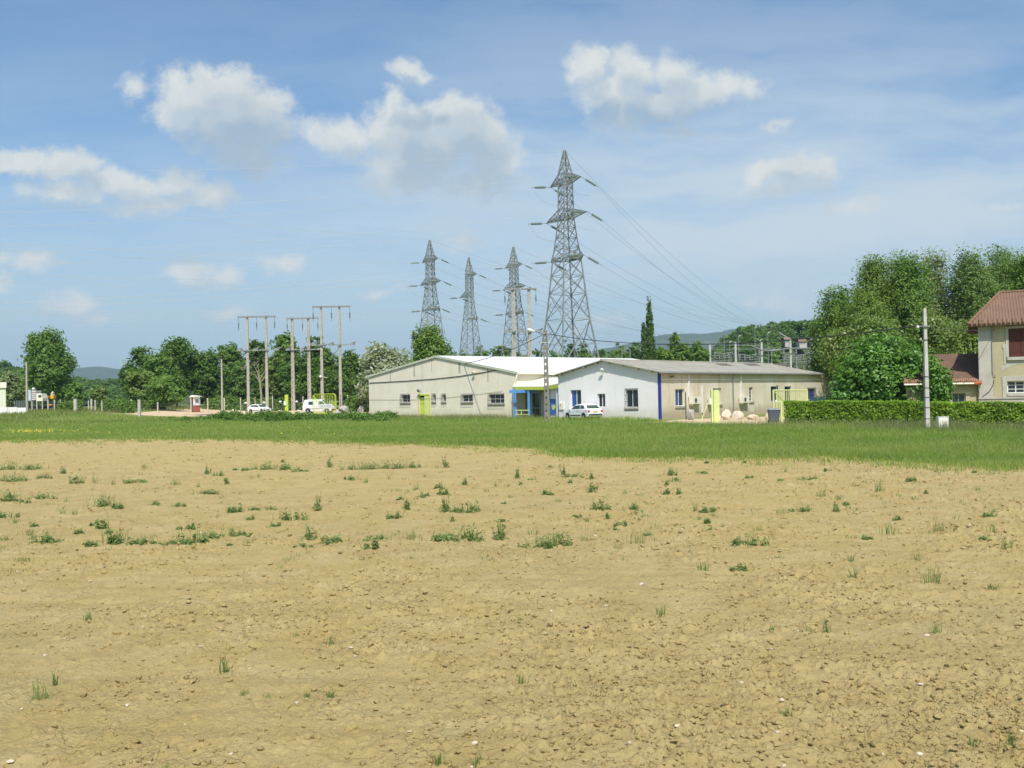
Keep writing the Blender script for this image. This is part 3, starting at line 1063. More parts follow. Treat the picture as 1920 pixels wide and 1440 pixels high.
# ------------------------------------------------------------------ cream workshop
def build_workshop():
    L0 = at(692, 740, 116.5); R0 = at(967, 740, 103)
    P = Plane(L0, R0 - L0)
    D = Vector((.76, .65, 0))
    W = (Vector((R0.x, R0.y, 0)) - P.O).length
    zl = P.hit(692, 706)[1]; zr = P.hit(967, 698.5)[1]
    ar, zt = P.hit(818, 669)
    T = Thing('workshop_building', 'long cream workshop with a white sheet roof and a lime side door', 'building', P.O)
    wins = [P.rect(752, 740, 769, 754.5), P.rect(811, 739.5, 817, 753), P.rect(829, 739.5, 836, 753),
            P.rect(866, 740, 886.5, 753.5), P.rect(916.5, 739, 945.5, 756.5)]
    door = P.rect(785, 740, 806, 786); door = (door[0], door[1], -.29, door[3])
    mb = MB(); wall(mb, P, [(0, zl), (ar, zt), (W, zr)], wins + [door], .32)
    DEP = 31.0
    R = P.pt(W, 0); Lc = P.pt(0, 0)
    for c, z in ((R, zr), (Lc, zl)):
        q = [c - UP * .3, c + D * DEP - UP * .3, c + D * DEP + UP * z, c + UP * z]
        mb.quad(*q)
    mb.quad(Lc + D * DEP - UP * .3, R + D * DEP - UP * .3, R + D * DEP + UP * zr, Lc + D * DEP + UP * zl)
    mb.add([Lc + D * DEP + UP * zl, R + D * DEP + UP * zr, P.pt(ar, zt) + D * DEP], [(0, 1, 2)])
    T.part('wall', mb, M['cream_wall'])
    # roof: two slopes with a verge trim
    M['white_roof'] = ribbed('white_sheet_roof', (.80, .80, .76), (.76, .76, .72), tuple(D), .35, .45, .3, .015)
    mb = MB(); t = UP * .10; ov = P.N * .10
    for a0, z0, a1, z1 in ((-.35, zl - .06, ar, zt + .03), (ar, zt + .03, W + .30, zr - .05)):
        p = [P.pt(a0, z0) + ov, P.pt(a1, z1) + ov, P.pt(a1, z1) + D * (DEP + .2), P.pt(a0, z0) + D * (DEP + .2)]
        mb.hexa([x + UP * .02 for x in p] + [x + t for x in p])
    roof = T.part('roof', mb, M['white_roof'])
    mb = MB()
    for a0, z0, a1, z1 in ((-.40, zl - .07, ar, zt + .02), (ar, zt + .02, W + .34, zr - .06)):
        p0, p1 = P.pt(a0, z0), P.pt(a1, z1)
        q = [p0 - UP * .10, p1 - UP * .10, p1 + UP * .125, p0 + UP * .125]
        mb.prism([x + P.N * .105 for x in q], P.N * .05)
    M['verge'] = mat('pale_green_trim', (.50, .53, .42), (.45, .48, .37), 2, .6)
    T.part('verge_trim', mb, M['verge'], roof)
    # joints of the wall panels
    for px, wdt in ((732, .06), (777, .09), (810, .04), (862, .14), (915, .06)):
        a, _ = P.hit(px, 720)
        zz = float(np.interp(a, [0, ar, W], [zl, zt, zr]))
        mb = MB(); pbox(mb, P, a - wdt, a + wdt, zz - 1.15 - RNG.uniform(0, .5), zz - .12, .004, -.01)
        T.part('panel_joint', mb, M['stain'])
    for i, r in enumerate(wins):
        window(T, P, r, .32, muntins=(1, 0, 0, 1, 2)[i], cross=1 if i in (3, 4) else 0, sill='concrete', grille=.18, frame='white_metal')
    # the lime side door, its side panel standing open
    a0, a1, z0, z1 = door
    mb = MB(); pbox(mb, P, a0 + .05, a0 + (a1 - a0) * .5, z0, z1 - .28, -.22, -.29)
    d = T.part('door', mb, M['lime'])
    mb = MB(); pbox(mb, P, a0 + (a1 - a0) * .44, a0 + (a1 - a0) * .48, z0 + 1.25, z0 + 1.42, -.15, -.219)
    T.part('handle', mb, M['dark_metal'], d)
    mb = MB(); pbox(mb, P, a0 + (a1 - a0) * .53, a1 - .02, z0, z1 - .10, .02, -.05)
    for z in (.5, .95): pbox(mb, P, a0 + (a1 - a0) * .56, a1 - .06, z0 + z, z0 + z + .05, .036, .021)
    T.part('door', mb, M['lime_pale'])
    mb = MB(); pbox(mb, P, a0 - .08, a1 + .06, z1 - .095, z1 + .06, .06, -.30)
    pbox(mb, P, a0 - .08, a0 - .002, z0, z1 - .10, .05, .002); pbox(mb, P, a1 + .002, a1 + .06, z0, z1 - .10, .05, .002)
    T.part('door_frame', mb, M['lime'])
    wall_lamp(T, P, 789, 733, m='grey_metal'); wall_lamp(T, P, 892, 699, m='cream_metal')
    # thin dark and grey lines along the gable, modelled as slack tubes
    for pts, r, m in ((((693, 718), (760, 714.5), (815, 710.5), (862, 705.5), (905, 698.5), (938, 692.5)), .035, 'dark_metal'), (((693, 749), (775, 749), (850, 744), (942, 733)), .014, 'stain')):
        mb = MB(); mb.path([P.pt(*P.hit(*q), .05) for q in pts], r, 5); T.part('wall_line', mb, M[m])
    # gutter along the right eave
    mb = MB(); g0 = P.pt(W + .36, zr - .10); mb.tube(g0, g0 + D * 12, .09, n=8)
    T.part('gutter', mb, M['cream_metal'])
    # side wall trim band below the eave and the downpipe that bends to the corner
    mb = MB(); c = P.pt(W, zr); mb.path([c + P.A * .30 - UP * .15, c + P.A * .22 + P.N * .10 - UP * .45, c + P.N * .12 - P.A * .12 - UP * 1.3, c + P.N * .10 - P.A * .12 - UP * 1.9], .07, 6)
    T.part('downpipe', mb, M['cream_metal'])
    return T, P, W, zr, D


# ------------------------------------------------------------------ white building with the grey roof
WL0 = at(1047, 740, 92); WR0 = at(1236, 740, 85)
PG = Plane(WL0, WR0 - WL0)
WG = (Vector((WR0.x, WR0.y, 0)) - PG.O).length
DG = -PG.N
PLW = Plane(WR0, DG)                          # its long tan wall


def build_white_building():
    P = PG; W = WG; D = DG
    zl = P.hit(1050, 704)[1]; zr = P.hit(1234, 699)[1]
    zr = (zr + PLW.hit(1400, 698)[1]) / 2
    ar, zt = P.hit(1132, 677)
    T = Thing('white_building', 'white gabled workshop with a grey corrugated roof and a long tan side wall', 'building', P.O)
    wins = [P.rect(1069, 731, 1090, 764), P.rect(1120, 738, 1135, 763.5), P.rect(1172.5, 730.5, 1196, 764)]
    mb = MB(); wall(mb, P, [(0, zl), (ar, zt), (W, zr)], wins, .26)
    DEP = 32.0
    Lc = P.pt(0, 0)
    mb.quad(Lc - UP * .3, Lc + D * DEP - UP * .3, Lc + D * DEP + UP * zl, Lc + UP * zl)
    R = P.pt(W, 0)
    mb.quad(Lc + D * DEP - UP * .3, R + D * DEP - UP * .3, R + D * DEP + UP * zr, Lc + D * DEP + UP * zl)
    mb.add([Lc + D * DEP + UP * zl, R + D * DEP + UP * zr, P.pt(ar, zt) + D * DEP], [(0, 1, 2)])
    T.part('gable_wall', mb, M['white_wall'])
    for i, r in enumerate(wins):
        window(T, P, r, .26, muntins=1 if i != 1 else 1, sill='concrete' if i == 2 else None, grille=0.03 if i == 2 else 0,
               blind=.55 if i == 0 else None)
    # long tan wall
    Q = PLW
    lw = [Q.rect(1266, 729.5, 1284, 761.5), Q.rect(1337, 728, 1353, 758), Q.rect(1404.5, 726, 1412, 752.5),
          Q.rect(1445, 724.5, 1458, 752), Q.rect(1471, 724.5, 1484, 752), Q.rect(1514, 728.5, 1529, 748), Q.rect(1561, 729, 1568, 744)]
    z1, z0 = 0, 0
    mb = MB(); wall(mb, Q, [(0, zr), (DEP, zr)], lw, .24)
    T.part('side_wall', mb, M['tan_wall'])
    for i, r in enumerate(lw):
        window(T, Q, r, .24, muntins=1 if i in (0, 1, 5) else 0, cross=3 if i in (2, 5) else 0, sill='concrete' if i in (0, 1, 2) else None,
               frame='white_metal' if i < 3 else 'blue', pane='glass' if i < 5 else 'glass_blue', blind=.0 if i else .5, grille=.10 if i == 5 else 0)
    a0, a1, b0, b1 = Q.rect(1505, 711.5, 1536, 728)
    mb = MB(); pbox(mb, Q, a0, a1, b0, b1, .004, -.02)
    T.part('render_patch', mb, M['patch'])
    mb = MB(); a0, a1, b0, b1 = lw[2]; pbox(mb, Q, a0 - .05, a1 + .2, b0 - 1.0, b0 - .25, .004, -.02)
    T.part('render_patch', mb, M['patch'])
    # roof
    grey1, grey2 = (.44, .42, .35), (.34, .325, .27)
    mroof = ribbed('grey_fibre_cement_roof', grey1, grey2, tuple(D), .18, .9, .15, .03, grime=(.21, .20, .17))
    mb = MB(); ov = P.N * .45
    EV = .32
    sl = (zt - zr) / (W - ar); sl2 = (zt - zl) / ar
    for a0, z0, a1, z1 in ((-EV, zl - EV * sl2 + .02, ar, zt + .02), (ar, zt + .02, W + EV, zr - EV * sl + .02)):
        p = [P.pt(a0, z0) + ov, P.pt(a1, z1) + ov, P.pt(a1, z1) + D * (DEP + .3), P.pt(a0, z0) + D * (DEP + .3)]
        mb.hexa([x + UP * .015 for x in p] + [x + UP * .085 for x in p])
    roof = T.part('roof', mb, mroof)
    # purlin ends under the verge
    for f in (.10, .34, .62, .88):
        for s in (0, 1):
            mb = MB()
            a = ar * f if s == 0 else ar + (W - ar) * (1 - f)
            z = float(np.interp(a, [0, ar, W], [zl, zt, zr]))
            mb.box(P.pt(a, z - .06, .20), (.10, .44, .10), P.ax())
            T.part('purlin', mb, M['stain'], roof)
    mb = MB(); mb.tube(P.pt(ar, zt + .10, .46), P.pt(ar, zt + .10) + D * (DEP + .3), .10, n=8)
    T.part('ridge_cap', mb, mroof, roof)
    # dark translucent sheets in the right slope
    n_s = (UP * (W - ar) + P.A * (zt - zr)).normalized()
    O_s = P.pt(ar, zt + .105)
    e = (P.A * (W - ar) - UP * (zt - zr)).normalized()
    msky = mat('dirty_roof_light', (.16, .13, .09), (.12, .10, .07), 3, .7)
    for px in (1340, 1393, 1449):
        pts = []
        for (x, y) in ((px, 681.5), (px + 22, 681.5), (px + 34, 685.5), (px + 12, 685.5)):
            d = ray(x, y); t = (O_s + n_s * .012 - CAM).dot(n_s) / d.dot(n_s); pts.append(CAM + d * t)
        mb = MB(); mb.prism(pts, n_s * -.03); T.part('roof_light', mb, msky, roof)
    # gutter, downpipe, corner strip
    mb = MB(); g = P.pt(W + EV + .06, zr - EV * sl - .02); mb.tube(g + ov, g + D * DEP, .075, n=8)
    T.part('gutter', mb, M['grey_metal'])
    a, _ = Q.hit(1373, 720)
    mb = MB(); mb.path([Q.pt(a, zr - .05, .36), Q.pt(a, zr - .35, .10), Q.pt(a, .0, .08)], .055, 7)
    T.part('downpipe', mb, M['grey_metal'])
    mb = MB(); pbox(mb, Q, -.02, .30, -.3, zr - .02, .03, -.06); pbox(mb, P, W - .10, W + .02, -.3, zr - .1, .025, -.05)
    T.part('corner_strip', mb, M['navy'])
    for px, y0, y1 in ((1290, 700, 745), (1388, 700, 746), (1315.5, 723, 774)):
        a, zt_ = Q.hit(px, y0); _, zb = Q.hit(px, y1)
        mb = MB(); pbox(mb, Q, a - .09, a + .09, zb, min(zt_, zr - .05), .10, .002)
        T.part('pipe_duct', mb, M['white_metal'])
    for r in ((1290, 744, 1306.5, 757.5), (1325, 747, 1334, 757), (1384, 743, 1398, 755.5)):
        a0, a1, b0, b1 = Q.rect(*r)
        mb = MB(); pbox(mb, Q, a0, a1, b0, b1, .42, .10); pbox(mb, Q, a0 + .1, a0 + .16, b0 - .12, b0 + .1, .40, .002); pbox(mb, Q, a1 - .16, a1 - .1, b0 - .12, b0 + .1, .40, .002)
        u = T.part('cooling_unit', mb, M['cream_metal'], bevel=.015)
        mb = MB(); c = Q.pt(a0 + (a1 - a0) * .42, (b0 + b1) / 2, .421)
        rr = (b1 - b0) * .38
        for k in range(4): mb.lathe(c, [(rr * (k + .6) / 4, 0), (rr * (k + .6) / 4 + .02, 0), (rr * (k + .6) / 4 + .02, .012), (rr * (k + .6) / 4, .012)], 14, Q.N)
        T.part('fan_grille', mb, M['grey_metal'], u)
    # lamps, camera, meter box
    wall_lamp(T, P, 1133, 695, m='white_metal')
    a, z = Q.hit(1256, 706)
    mb = MB(); mb.tube(Q.pt(a, z, .002), Q.pt(a, z - .05, .22), .03, n=6); mb.box(Q.pt(a + .08, z + .02, .26), (.34, .10, .10), Q.ax())
    T.part('security_camera', mb, M['dark_metal'])
    a0, a1, b0, b1 = P.rect(1049.5, 755, 1058, 768)
    mb = MB(); pbox(mb, P, a0, a1, b0, b1, .12, .002)
    mbx = T.part('meter_box', mb, M['cream_metal'], bevel=.012)
    mb = MB(); pbox(mb, P, a0 + .12, a1 - .3, b1 - .34, b1 - .14, .126, .119); T.part('meter_dial', mb, M['grey_metal'], mbx)
    a, z = Q.hit(1523, 701)
    mb = MB(); pbox(mb, Q, a - .25, a + .25, z - .22, z + .12, .3, .01)
    T.part('vent_hood', mb, M['grey_metal'])
    return T


def build_entrance():
    """glazed entrance porch between the two workshops"""
    e0 = at(963, 740, 102.2); e1 = at(1016, 740, 98.8); e2 = at(1046.5, 740, 96.4)
    T = Thing('entrance_porch', 'blue and lime entrance porch squeezed between the cream and white workshops', 'porch', (e0.x, e0.y, 0))
    zf = lambda px, py, p: at(px, py, p.y).z
    F = []                                        # fascia: three plan points with top and bottom heights
    for px, t, b, p in ((961, 725.5, 731, e0), (1019, 725.5, 731, e1), (1047, 720, 727.5, e2)):
        F.append((at(px, 740, p.y), zf(px, t, p), zf(px, b, p)))
    back = Vector((.45, .90, 0))
    mb = MB()
    for (p, t, b), (q, t2, b2) in zip(F[:-1], F[1:]):
        P0 = Vector((p.x, p.y, 0)); Q0 = Vector((q.x, q.y, 0))
        mb.hexa([P0 + UP * b, Q0 + UP * b2, Q0 + UP * b2 + back * .15, P0 + UP * b + back * .15,
                 P0 + UP * t, Q0 + UP * t2, Q0 + UP * t2 + back * .15, P0 + UP * t + back * .15])
    T.part('fascia', mb, M['lime'])
    # cream canopy sloping up to the eave behind
    k0 = at(968, 711.5, 107); k1 = at(1046, 708, 104.5)
    mb = MB()
    a = [Vector((F[0][0].x, F[0][0].y, F[0][1] + .02)), Vector((F[1][0].x, F[1][0].y, F[1][1] + .02)), Vector((F[2][0].x, F[2][0].y, F[2][1] + .02))]
    km = (k0 + k1) / 2
    for q in ((a[0], a[1], km, k0), (a[1], a[2], k1, km)):
        mb.hexa([x - UP * .05 for x in q] + [x + UP * .03 for x in q])
    canopy = T.part('canopy', mb, M['cream_metal'])
    # band of cream wall under the workshop eave
    mb = MB()
    for y0, y1, dd in ((706.5, 712, .0), (701.5, 704.5, .25)):
        p = [at(968, y1, 106.2 - dd), at(1046, y1 - 2, 104.9 - dd), at(1046, y0 - 1, 104.9 - dd), at(968, y0, 106.2 - dd)]
        mb.prism(p, Vector((.3, .5, 0)))
    T.part('eave_band', mb, M['cream_metal'])
    # back wall with glazing
    B0 = e0 + back * 2.2; B1 = e2 + back * 2.4
    B = Plane(B0, B1 - B0); WB = (B1 - B0).length
    mb = MB(); pbox(mb, B, -.2, WB + 2.0, -.2, 3.25, 0, -.15)
    M['porch_wall'] = mat('porch_grey_wall', (.42, .42, .38), (.38, .38, .34), 1, .8)
    T.part('back_wall', mb, M['porch_wall'])
    def panel(name, r, m, n0, n1, parent=None):
        a0, a1, z0, z1 = B.rect(*r); mb = MB(); pbox(mb, B, a0, a1, z0, z1, n0, n1); return T.part(name, mb, M[m], parent)
    panel('glazing', (970, 733, 988, 785), 'glass', .03, .002)
    panel('green_screen', (977, 739, 987, 785), 'green_panel', .06, .033)
    d = panel('door', (1000, 738, 1013, 786), 'glass', .06, .004)
    a0, a1, z0, z1 = B.rect(998.5, 736, 1014.5, 787); mb = MB()
    pbox(mb, B, a0, a0 + .09, z0, z1, .09, .005); pbox(mb, B, a1 - .09, a1, z0, z1, .09, .005); pbox(mb, B, a0 + .09, a1 - .09, z1 - .09, z1, .09, .005)
    zm = B.hit(1006, 765)[1]; pbox(mb, B, a0 + .09, a1 - .09, zm - .04, zm + .04, .09, .062)
    T.part('door_frame', mb, M['grey_metal'], d)
    # right hand wall in front with the blue noticeboard
    C = Plane(at(1028, 740, 98.8), at(1046.5, 740, 97.3) - at(1028, 740, 98.8))
    c0, c1, cz0, cz1 = C.rect(1027.5, 730, 1044, 783)
    mb = MB(); pbox(mb, C, c0, c1, -.2, cz1 + .1, 0, -.15); T.part('side_screen', mb, M['white_wall'])
    r = C.rect(1031, 748, 1042, 777); mb = MB(); pbox(mb, C, *r, .05, .002)
    nb = T.part('blue_door', mb, M['blue'])
    r = C.rect(1035.5, 759, 1046, 766); mb = MB()
    pbox(mb, C, *r, .08, .052); a0, a1, z0, z1 = r
    pbox(mb, C, a0 + .1, a0 + (a1 - a0) * .45, z0 - .12, z0 + .02, .079, .053)
    T.part('yellow_notice', mb, M['lime_pale'], nb)
    # posts
    for (x0, x1, Y, m) in ((962, 964.2, 102, 'blue_light'), (964.8, 968, 102, 'blue_light'), (989, 993.2, 100.6, 'blue_light'), (1028, 1030, 98.5, 'white_metal'), (1043, 1044.6, 97, 'white_metal'), (1045.4, 1047.4, 96.6, 'navy')):
        p = at(x0, 740, Y); q = at(x1, 740, Y)
        w = (q - p).length; mb = MB(); zt = 3.02 if m != 'navy' else 3.3
        mb.box(((p.x + q.x) / 2, Y, zt / 2 - .1), (w, .18, zt + .2)); T.part('post', mb, M[m], bevel=.01)
    mb = MB(); p = at(962, 740, 101.9); q = at(1000, 740, 100)
    mb.box(((p.x + q.x) / 2, (p.y + q.y) / 2, F[0][2] - .17), ((q - p).length, .12, .3), None); T.part('head_beam', mb, M['blue_light'])
    # pale railing in front
    mb = MB()
    for py in (769.5, 777.5): mb.tube(at(966.5, py, 101.2), at(991, py, 99.8), .05, n=6)
    p = at(977.5, 769, 100.6); mb.tube(p, (p.x, p.y, -.1), .05, n=6)
    T.part('railing', mb, M['lime_pale'])
    return T


# ------------------------------------------------------------------ the house on the right
def tile_mat(name, c1, c2, axis):
    return ribbed(name, c1, c2, axis, .17, .9, .1, .022, grime=tuple(k * .72 for k in c1))


def build_house():
    O = at(1838.5, 740, 63.0)
    A = Vector((.91, -.415, 0)).normalized()
    P = Plane(O, A)
    T = Thing('stone_house', 'two storey ochre house with brown tiled hip roof and closed brown shutters', 'house', P.O)
    W = 11.0; DEP = 9.0; ze = P.hit(1850, 604)[1]
    D = -P.N
    up = P.rect(1890.5, 615, 1950, 668.5); lo = P.rect(1888, 714, 1946, 737)
    up = (up[0], up[0] + 1.35, up[2], up[3]); lo = (lo[0], lo[0] + 1.9, lo[2], lo[3])
    mb = MB(); wall(mb, P, [(0, ze), (W, ze)], [up, lo], .22)
    Lc = P.pt(0, 0); R = P.pt(W, 0)
    for c in (Lc, R): mb.quad(c - UP * .3, c + D * DEP - UP * .3, c + D * DEP + UP * ze, c + UP * ze)
    mb.quad(Lc + D * DEP - UP * .3, R + D * DEP - UP * .3, R + D * DEP + UP * ze, Lc + D * DEP + UP * ze)
    T.part('wall', mb, M['house_wall'])
    q = P.hit(1861, 700)[0]
    mb = MB(); pbox(mb, P, -.06, q, -.3, ze - .02, .05, -.05)
    mb.box(Lc + D * .35 - P.A * .03 + UP * (ze / 2 - .15), (.06, .7, ze + .2), (P.A, D, UP))
    T.part('corner_pier', mb, M['quoin'])
    # plinth
    zp = P.hit(1850, 748)[1]
    mb = MB(); pbox(mb, P, -.10, W + .1, -.3, zp, .10, .052); pbox(mb, P, -.12, W + .12, zp, zp + .10, .16, .052)
    T.part('plinth', mb, M['quoin'])
    # upper window: stone surround, shutters
    a0, a1, z0, z1 = up
    mb = MB(); pbox(mb, P, a0 + .01, (a0 + a1) / 2 - .01, z0 + .02, z1 - .01, -.02, -.07); pbox(mb, P, (a0 + a1) / 2 + .01, a1 - .01, z0 + .02, z1 - .01, -.02, -.07)
    for zz in (z0 + .3, z1 - .3): pbox(mb, P, a0 + .02, (a0 + a1) / 2 - .03, zz - .05, zz + .05, -.005, -.021); pbox(mb, P, (a0 + a1) / 2 + .03, a1 - .02, zz - .05, zz + .05, -.005, -.021)
    w = T.part('shutters', mb, M['shutter'])
    mb = MB()
    pbox(mb, P, a0 - .16, a0 - .002, z0 - .002, z1 + .15, .05, -.10); pbox(mb, P, a1 + .002, a1 + .16, z0 - .002, z1 + .15, .05, -.10); pbox(mb, P, a0 - .001, a1 + .001, z1 + .002, z1 + .15, .05, -.10)
    pbox(mb, P, a0 - .36, a0 - .162, z0 + .55, z0 + .80, .04, -.02); pbox(mb, P, a0 - .30, a0 - .162, z0 - .45, z0 + .55, .035, -.02)
    T.part('stone_surround', mb, M['quoin'], w)
    mb = MB(); pbox(mb, P, a0 - .10, a1 + .10, z0 - .20, z0 - .004, .14, -.15); T.part('sill', mb, M['quoin'], w)
    # lower barred window with relieving arch
    a0, a1, z0, z1 = lo
    w = window(T, P, lo, .22, muntins=3, cross=2, frame='white_metal')
    mb = MB(); pbox(mb, P, a0 - .26, a0 - .002, z0 - .25, z1 + .30, .05, -.05); pbox(mb, P, a1 + .002, a1 + .26, z0 - .25, z1 + .30, .05, -.05)
    pbox(mb, P, a0 - .001, a1 + .001, z1 + .002, z1 + .30, .05, -.05); pbox(mb, P, a0 - .001, a1 + .001, z0 - .18, z0 - .002, .10, -.1)
    T.part('stone_surround', mb, M['quoin'], w)
    mb = MB(); pts = []
    for k in range(9):
        t = -1 + 2 * k / 8; pts.append((a0 + (a1 - a0) * (.5 + .66 * t), z1 + .62 + .42 * (1 - t * t)))
    for (x, z), (x2, z2) in zip(pts[:-1], pts[1:]):
        mb.hexa([P.pt(x, z, .012), P.pt(x2, z2, .012), P.pt(x2, z2, -.02), P.pt(x, z, -.02), P.pt(x, z + .3, .012), P.pt(x2, z2 + .3, .012), P.pt(x2, z2 + .3, -.02), P.pt(x, z + .3, -.02)])
    T.part('relieving_arch', mb, M['quoin'])
    # hipped roof
    ov = .62; zr_l = P.hit(1873, 549); rise = None
    e0 = P.pt(-ov, ze - .14, ov); e1 = P.pt(W + ov, ze - .14, ov); e2 = P.pt(W + ov, ze - .14) + D * (DEP + ov); e3 = P.pt(-ov, ze - .14) + D * (DEP + ov)
    d = ray(1874, 549); tq = (P.O + D * (DEP / 2) - CAM).dot(P.N) / d.dot(P.N); hq = CAM + d * tq; zt = hq.z
    ra = (hq - P.O).dot(P.A)
    r0 = P.pt(ra, zt) + D * (DEP / 2); r1 = P.pt(W - ra, zt) + D * (DEP / 2)
    tA = tile_mat('brown_roof_tiles', (.235, .148, .100), (.190, .120, .085), tuple(P.A))
    mb = MB()
    mb.add([e0, e1, r1, r0], [(0, 1, 2, 3)]); mb.add([e2, e3, r0, r1], [(0, 1, 2, 3)])
    mb.add([e3, e0, r0], [(0, 1, 2)]); mb.add([e1, e2, r1], [(0, 1, 2)])
    dn = -UP * .12
    mb.add([x + dn for x in (e0, e1, e2, e3)], [(3, 2, 1, 0)])
    for a, b in ((e0, e1), (e1, e2), (e2, e3), (e3, e0)): mb.quad(a + dn, b + dn, b, a)
    roof = T.part('roof', mb, tA)
    mb = MB()
    for a, b in ((e0, r0), (e3, r0), (r0, r1), (e1, r1)): mb.tube(a + UP * .02, b + UP * .02, .10, n=8)
    mb2 = MB(); n = 46
    for k in range(n):
        p = e0.lerp(e1, (k + .5) / n); mb.tube(p - UP * .02 + P.N * .05, p - UP * .02 - P.N * .55 + UP * .28, .085, n=6)
    T.part('ridge_tiles', mb, tile_mat('ridge_tiles', (.25, .155, .10), (.20, .125, .085), tuple(P.A)), roof)
    for a in (.35, 1.6, 2.9, 4.2):
        mb = MB(); mb.box(P.pt(a, ze - .20, .28), (.12, .66, .12), P.ax()); T.part('rafter_end', mb, M['shutter'], roof)
    mb = MB(); mb.box(P.pt(-.30, ze - .22) + D * 1.2, (.6, .12, .12), P.ax()); T.part('rafter_end', mb, M['shutter'], roof)
    cp = r0 + P.A * 2.0
    mb = MB(); mb.box((cp.x, cp.y, zt + .0), (.62, .55, 1.0), (P.A, D, UP)); mb.box((cp.x, cp.y, zt + .50), (.74, .66, .08), (P.A, D, UP))
    ch = T.part('chimney', mb, M['brick'], roof, bevel=.01)
    mb = MB(); mb.box((cp.x, cp.y, zt + .61), (.4, .35, .14)); T.part('chimney_pot', mb, M['terracotta'], ch)
    # aerial behind the chimney
    mb = MB(); b = Vector((cp.x + .35, cp.y + .35, zt)); t = b + UP * 1.55
    mb.tube(b, t, .022, n=6)
    for k in range(5): mb.tube(t + Vector((-.45 + .2 * k, -.2, -.05)), t + Vector((-.45 + .2 * k, .2, -.05)), .012, n=5)
    mb.tube(t + Vector((-.5, 0, -.05)), t + Vector((.45, 0, -.05)), .015, n=5)
    T.part('aerial', mb, M['steel'], roof)
    # wall cable and pipe
    a = P.hit(1859.5, 640)[0]
    mb = MB(); z2 = P.hit(1860, 703)[1]
    mb.path([P.pt(a, ze - .2, .09), P.pt(a, z2 + .1, .09), P.pt(a + .06, z2 - .02, .09), P.pt(a + .2, z2 - .02, .09)], .028, 6)
    T.part('wall_pipe', mb, M['grey_metal'])
    mb = MB(); pts = [P.hit(*k) for k in ((1864, 712), (1862, 722), (1855, 734), (1841, 745))]
    mb.path([P.pt(x, z, .07) for x, z in pts], .02, 5); T.part('wall_line', mb, M['cable'])
    return T, P, tA


def build_annex(P):
    D = -P.N
    Q = Plane(P.pt(-.05, 0, -.35) - Vector((4.6, 0, 0)), (1, 0, 0))
    T = Thing('house_annexe', 'low ochre annexe with a brown tiled lean-to roof left of the stone house', 'annexe', Q.O)
    W = 4.54; ze = Q.hit(1800, 718)[1]
    wn = Q.rect(1785.5, 737, 1811, 757); wn2 = Q.rect(1742, 742, 1756, 757)
    mb = MB(); wall(mb, Q, [(0, ze), (W, ze)], [wn, wn2], .2)
    Lc = Q.pt(0, 0); zt = Q.hit(1800, 673)[1] + .35
    mb.quad(Lc - UP * .3, Lc + D * 5 - UP * .3, Lc + D * 5 + UP * zt, Lc + UP * ze)
    T.part('wall', mb, M['house_wall'])
    window(T, Q, wn, .2, muntins=1, frame='grey_metal'); window(T, Q, wn2, .2, muntins=0, frame='grey_metal')
    tA = tile_mat('annexe_roof_tiles', (.195, .122, .086), (.155, .100, .074), tuple(Q.A))
    mb = MB(); e0 = Q.pt(-.3, ze - .05, .4); e1 = Q.pt(W, ze - .05, .4); t1 = Q.pt(W, zt) + D * 4.2; t0 = Q.pt(-.3, zt) + D * 4.2
    q = (e0, e1, t1, t0); mb.hexa([x - UP * .02 for x in q] + [x + UP * .10 for x in q])
    roof = T.part('roof', mb, tA)
    mb = MB(); n = 36
    for k in range(n):
        p = e0.lerp(e1, (k + .5) / n); mb.tube(p + UP * .09 + Q.N * .04, p + UP * .09 + D * .5 + (zt - ze) / 4.6 * UP * .5, .08, n=6)
    T.part('eave_tiles', mb, tile_mat('eave_tiles', (.36, .22, .14), (.30, .17, .11), tuple(Q.A)), roof)
    mb = MB(); mb.tube(e0 + Q.N * .1, e1 + Q.N * .1 - Q.A * .5, .06, n=7); T.part('gutter', mb, M['cream_metal'])
    mb = MB(); mb.tube(e1 + Q.N * .1 - Q.A * .48, e1 + Q.N * .1 - Q.A * .05 + UP * .03, .10, n=8); T.part('gutter_end', mb, M['terracotta'])
    return T


WS = build_workshop()
build_white_building()
build_entrance()
HOUSE, PH, _ = build_house()
build_annex(PH)


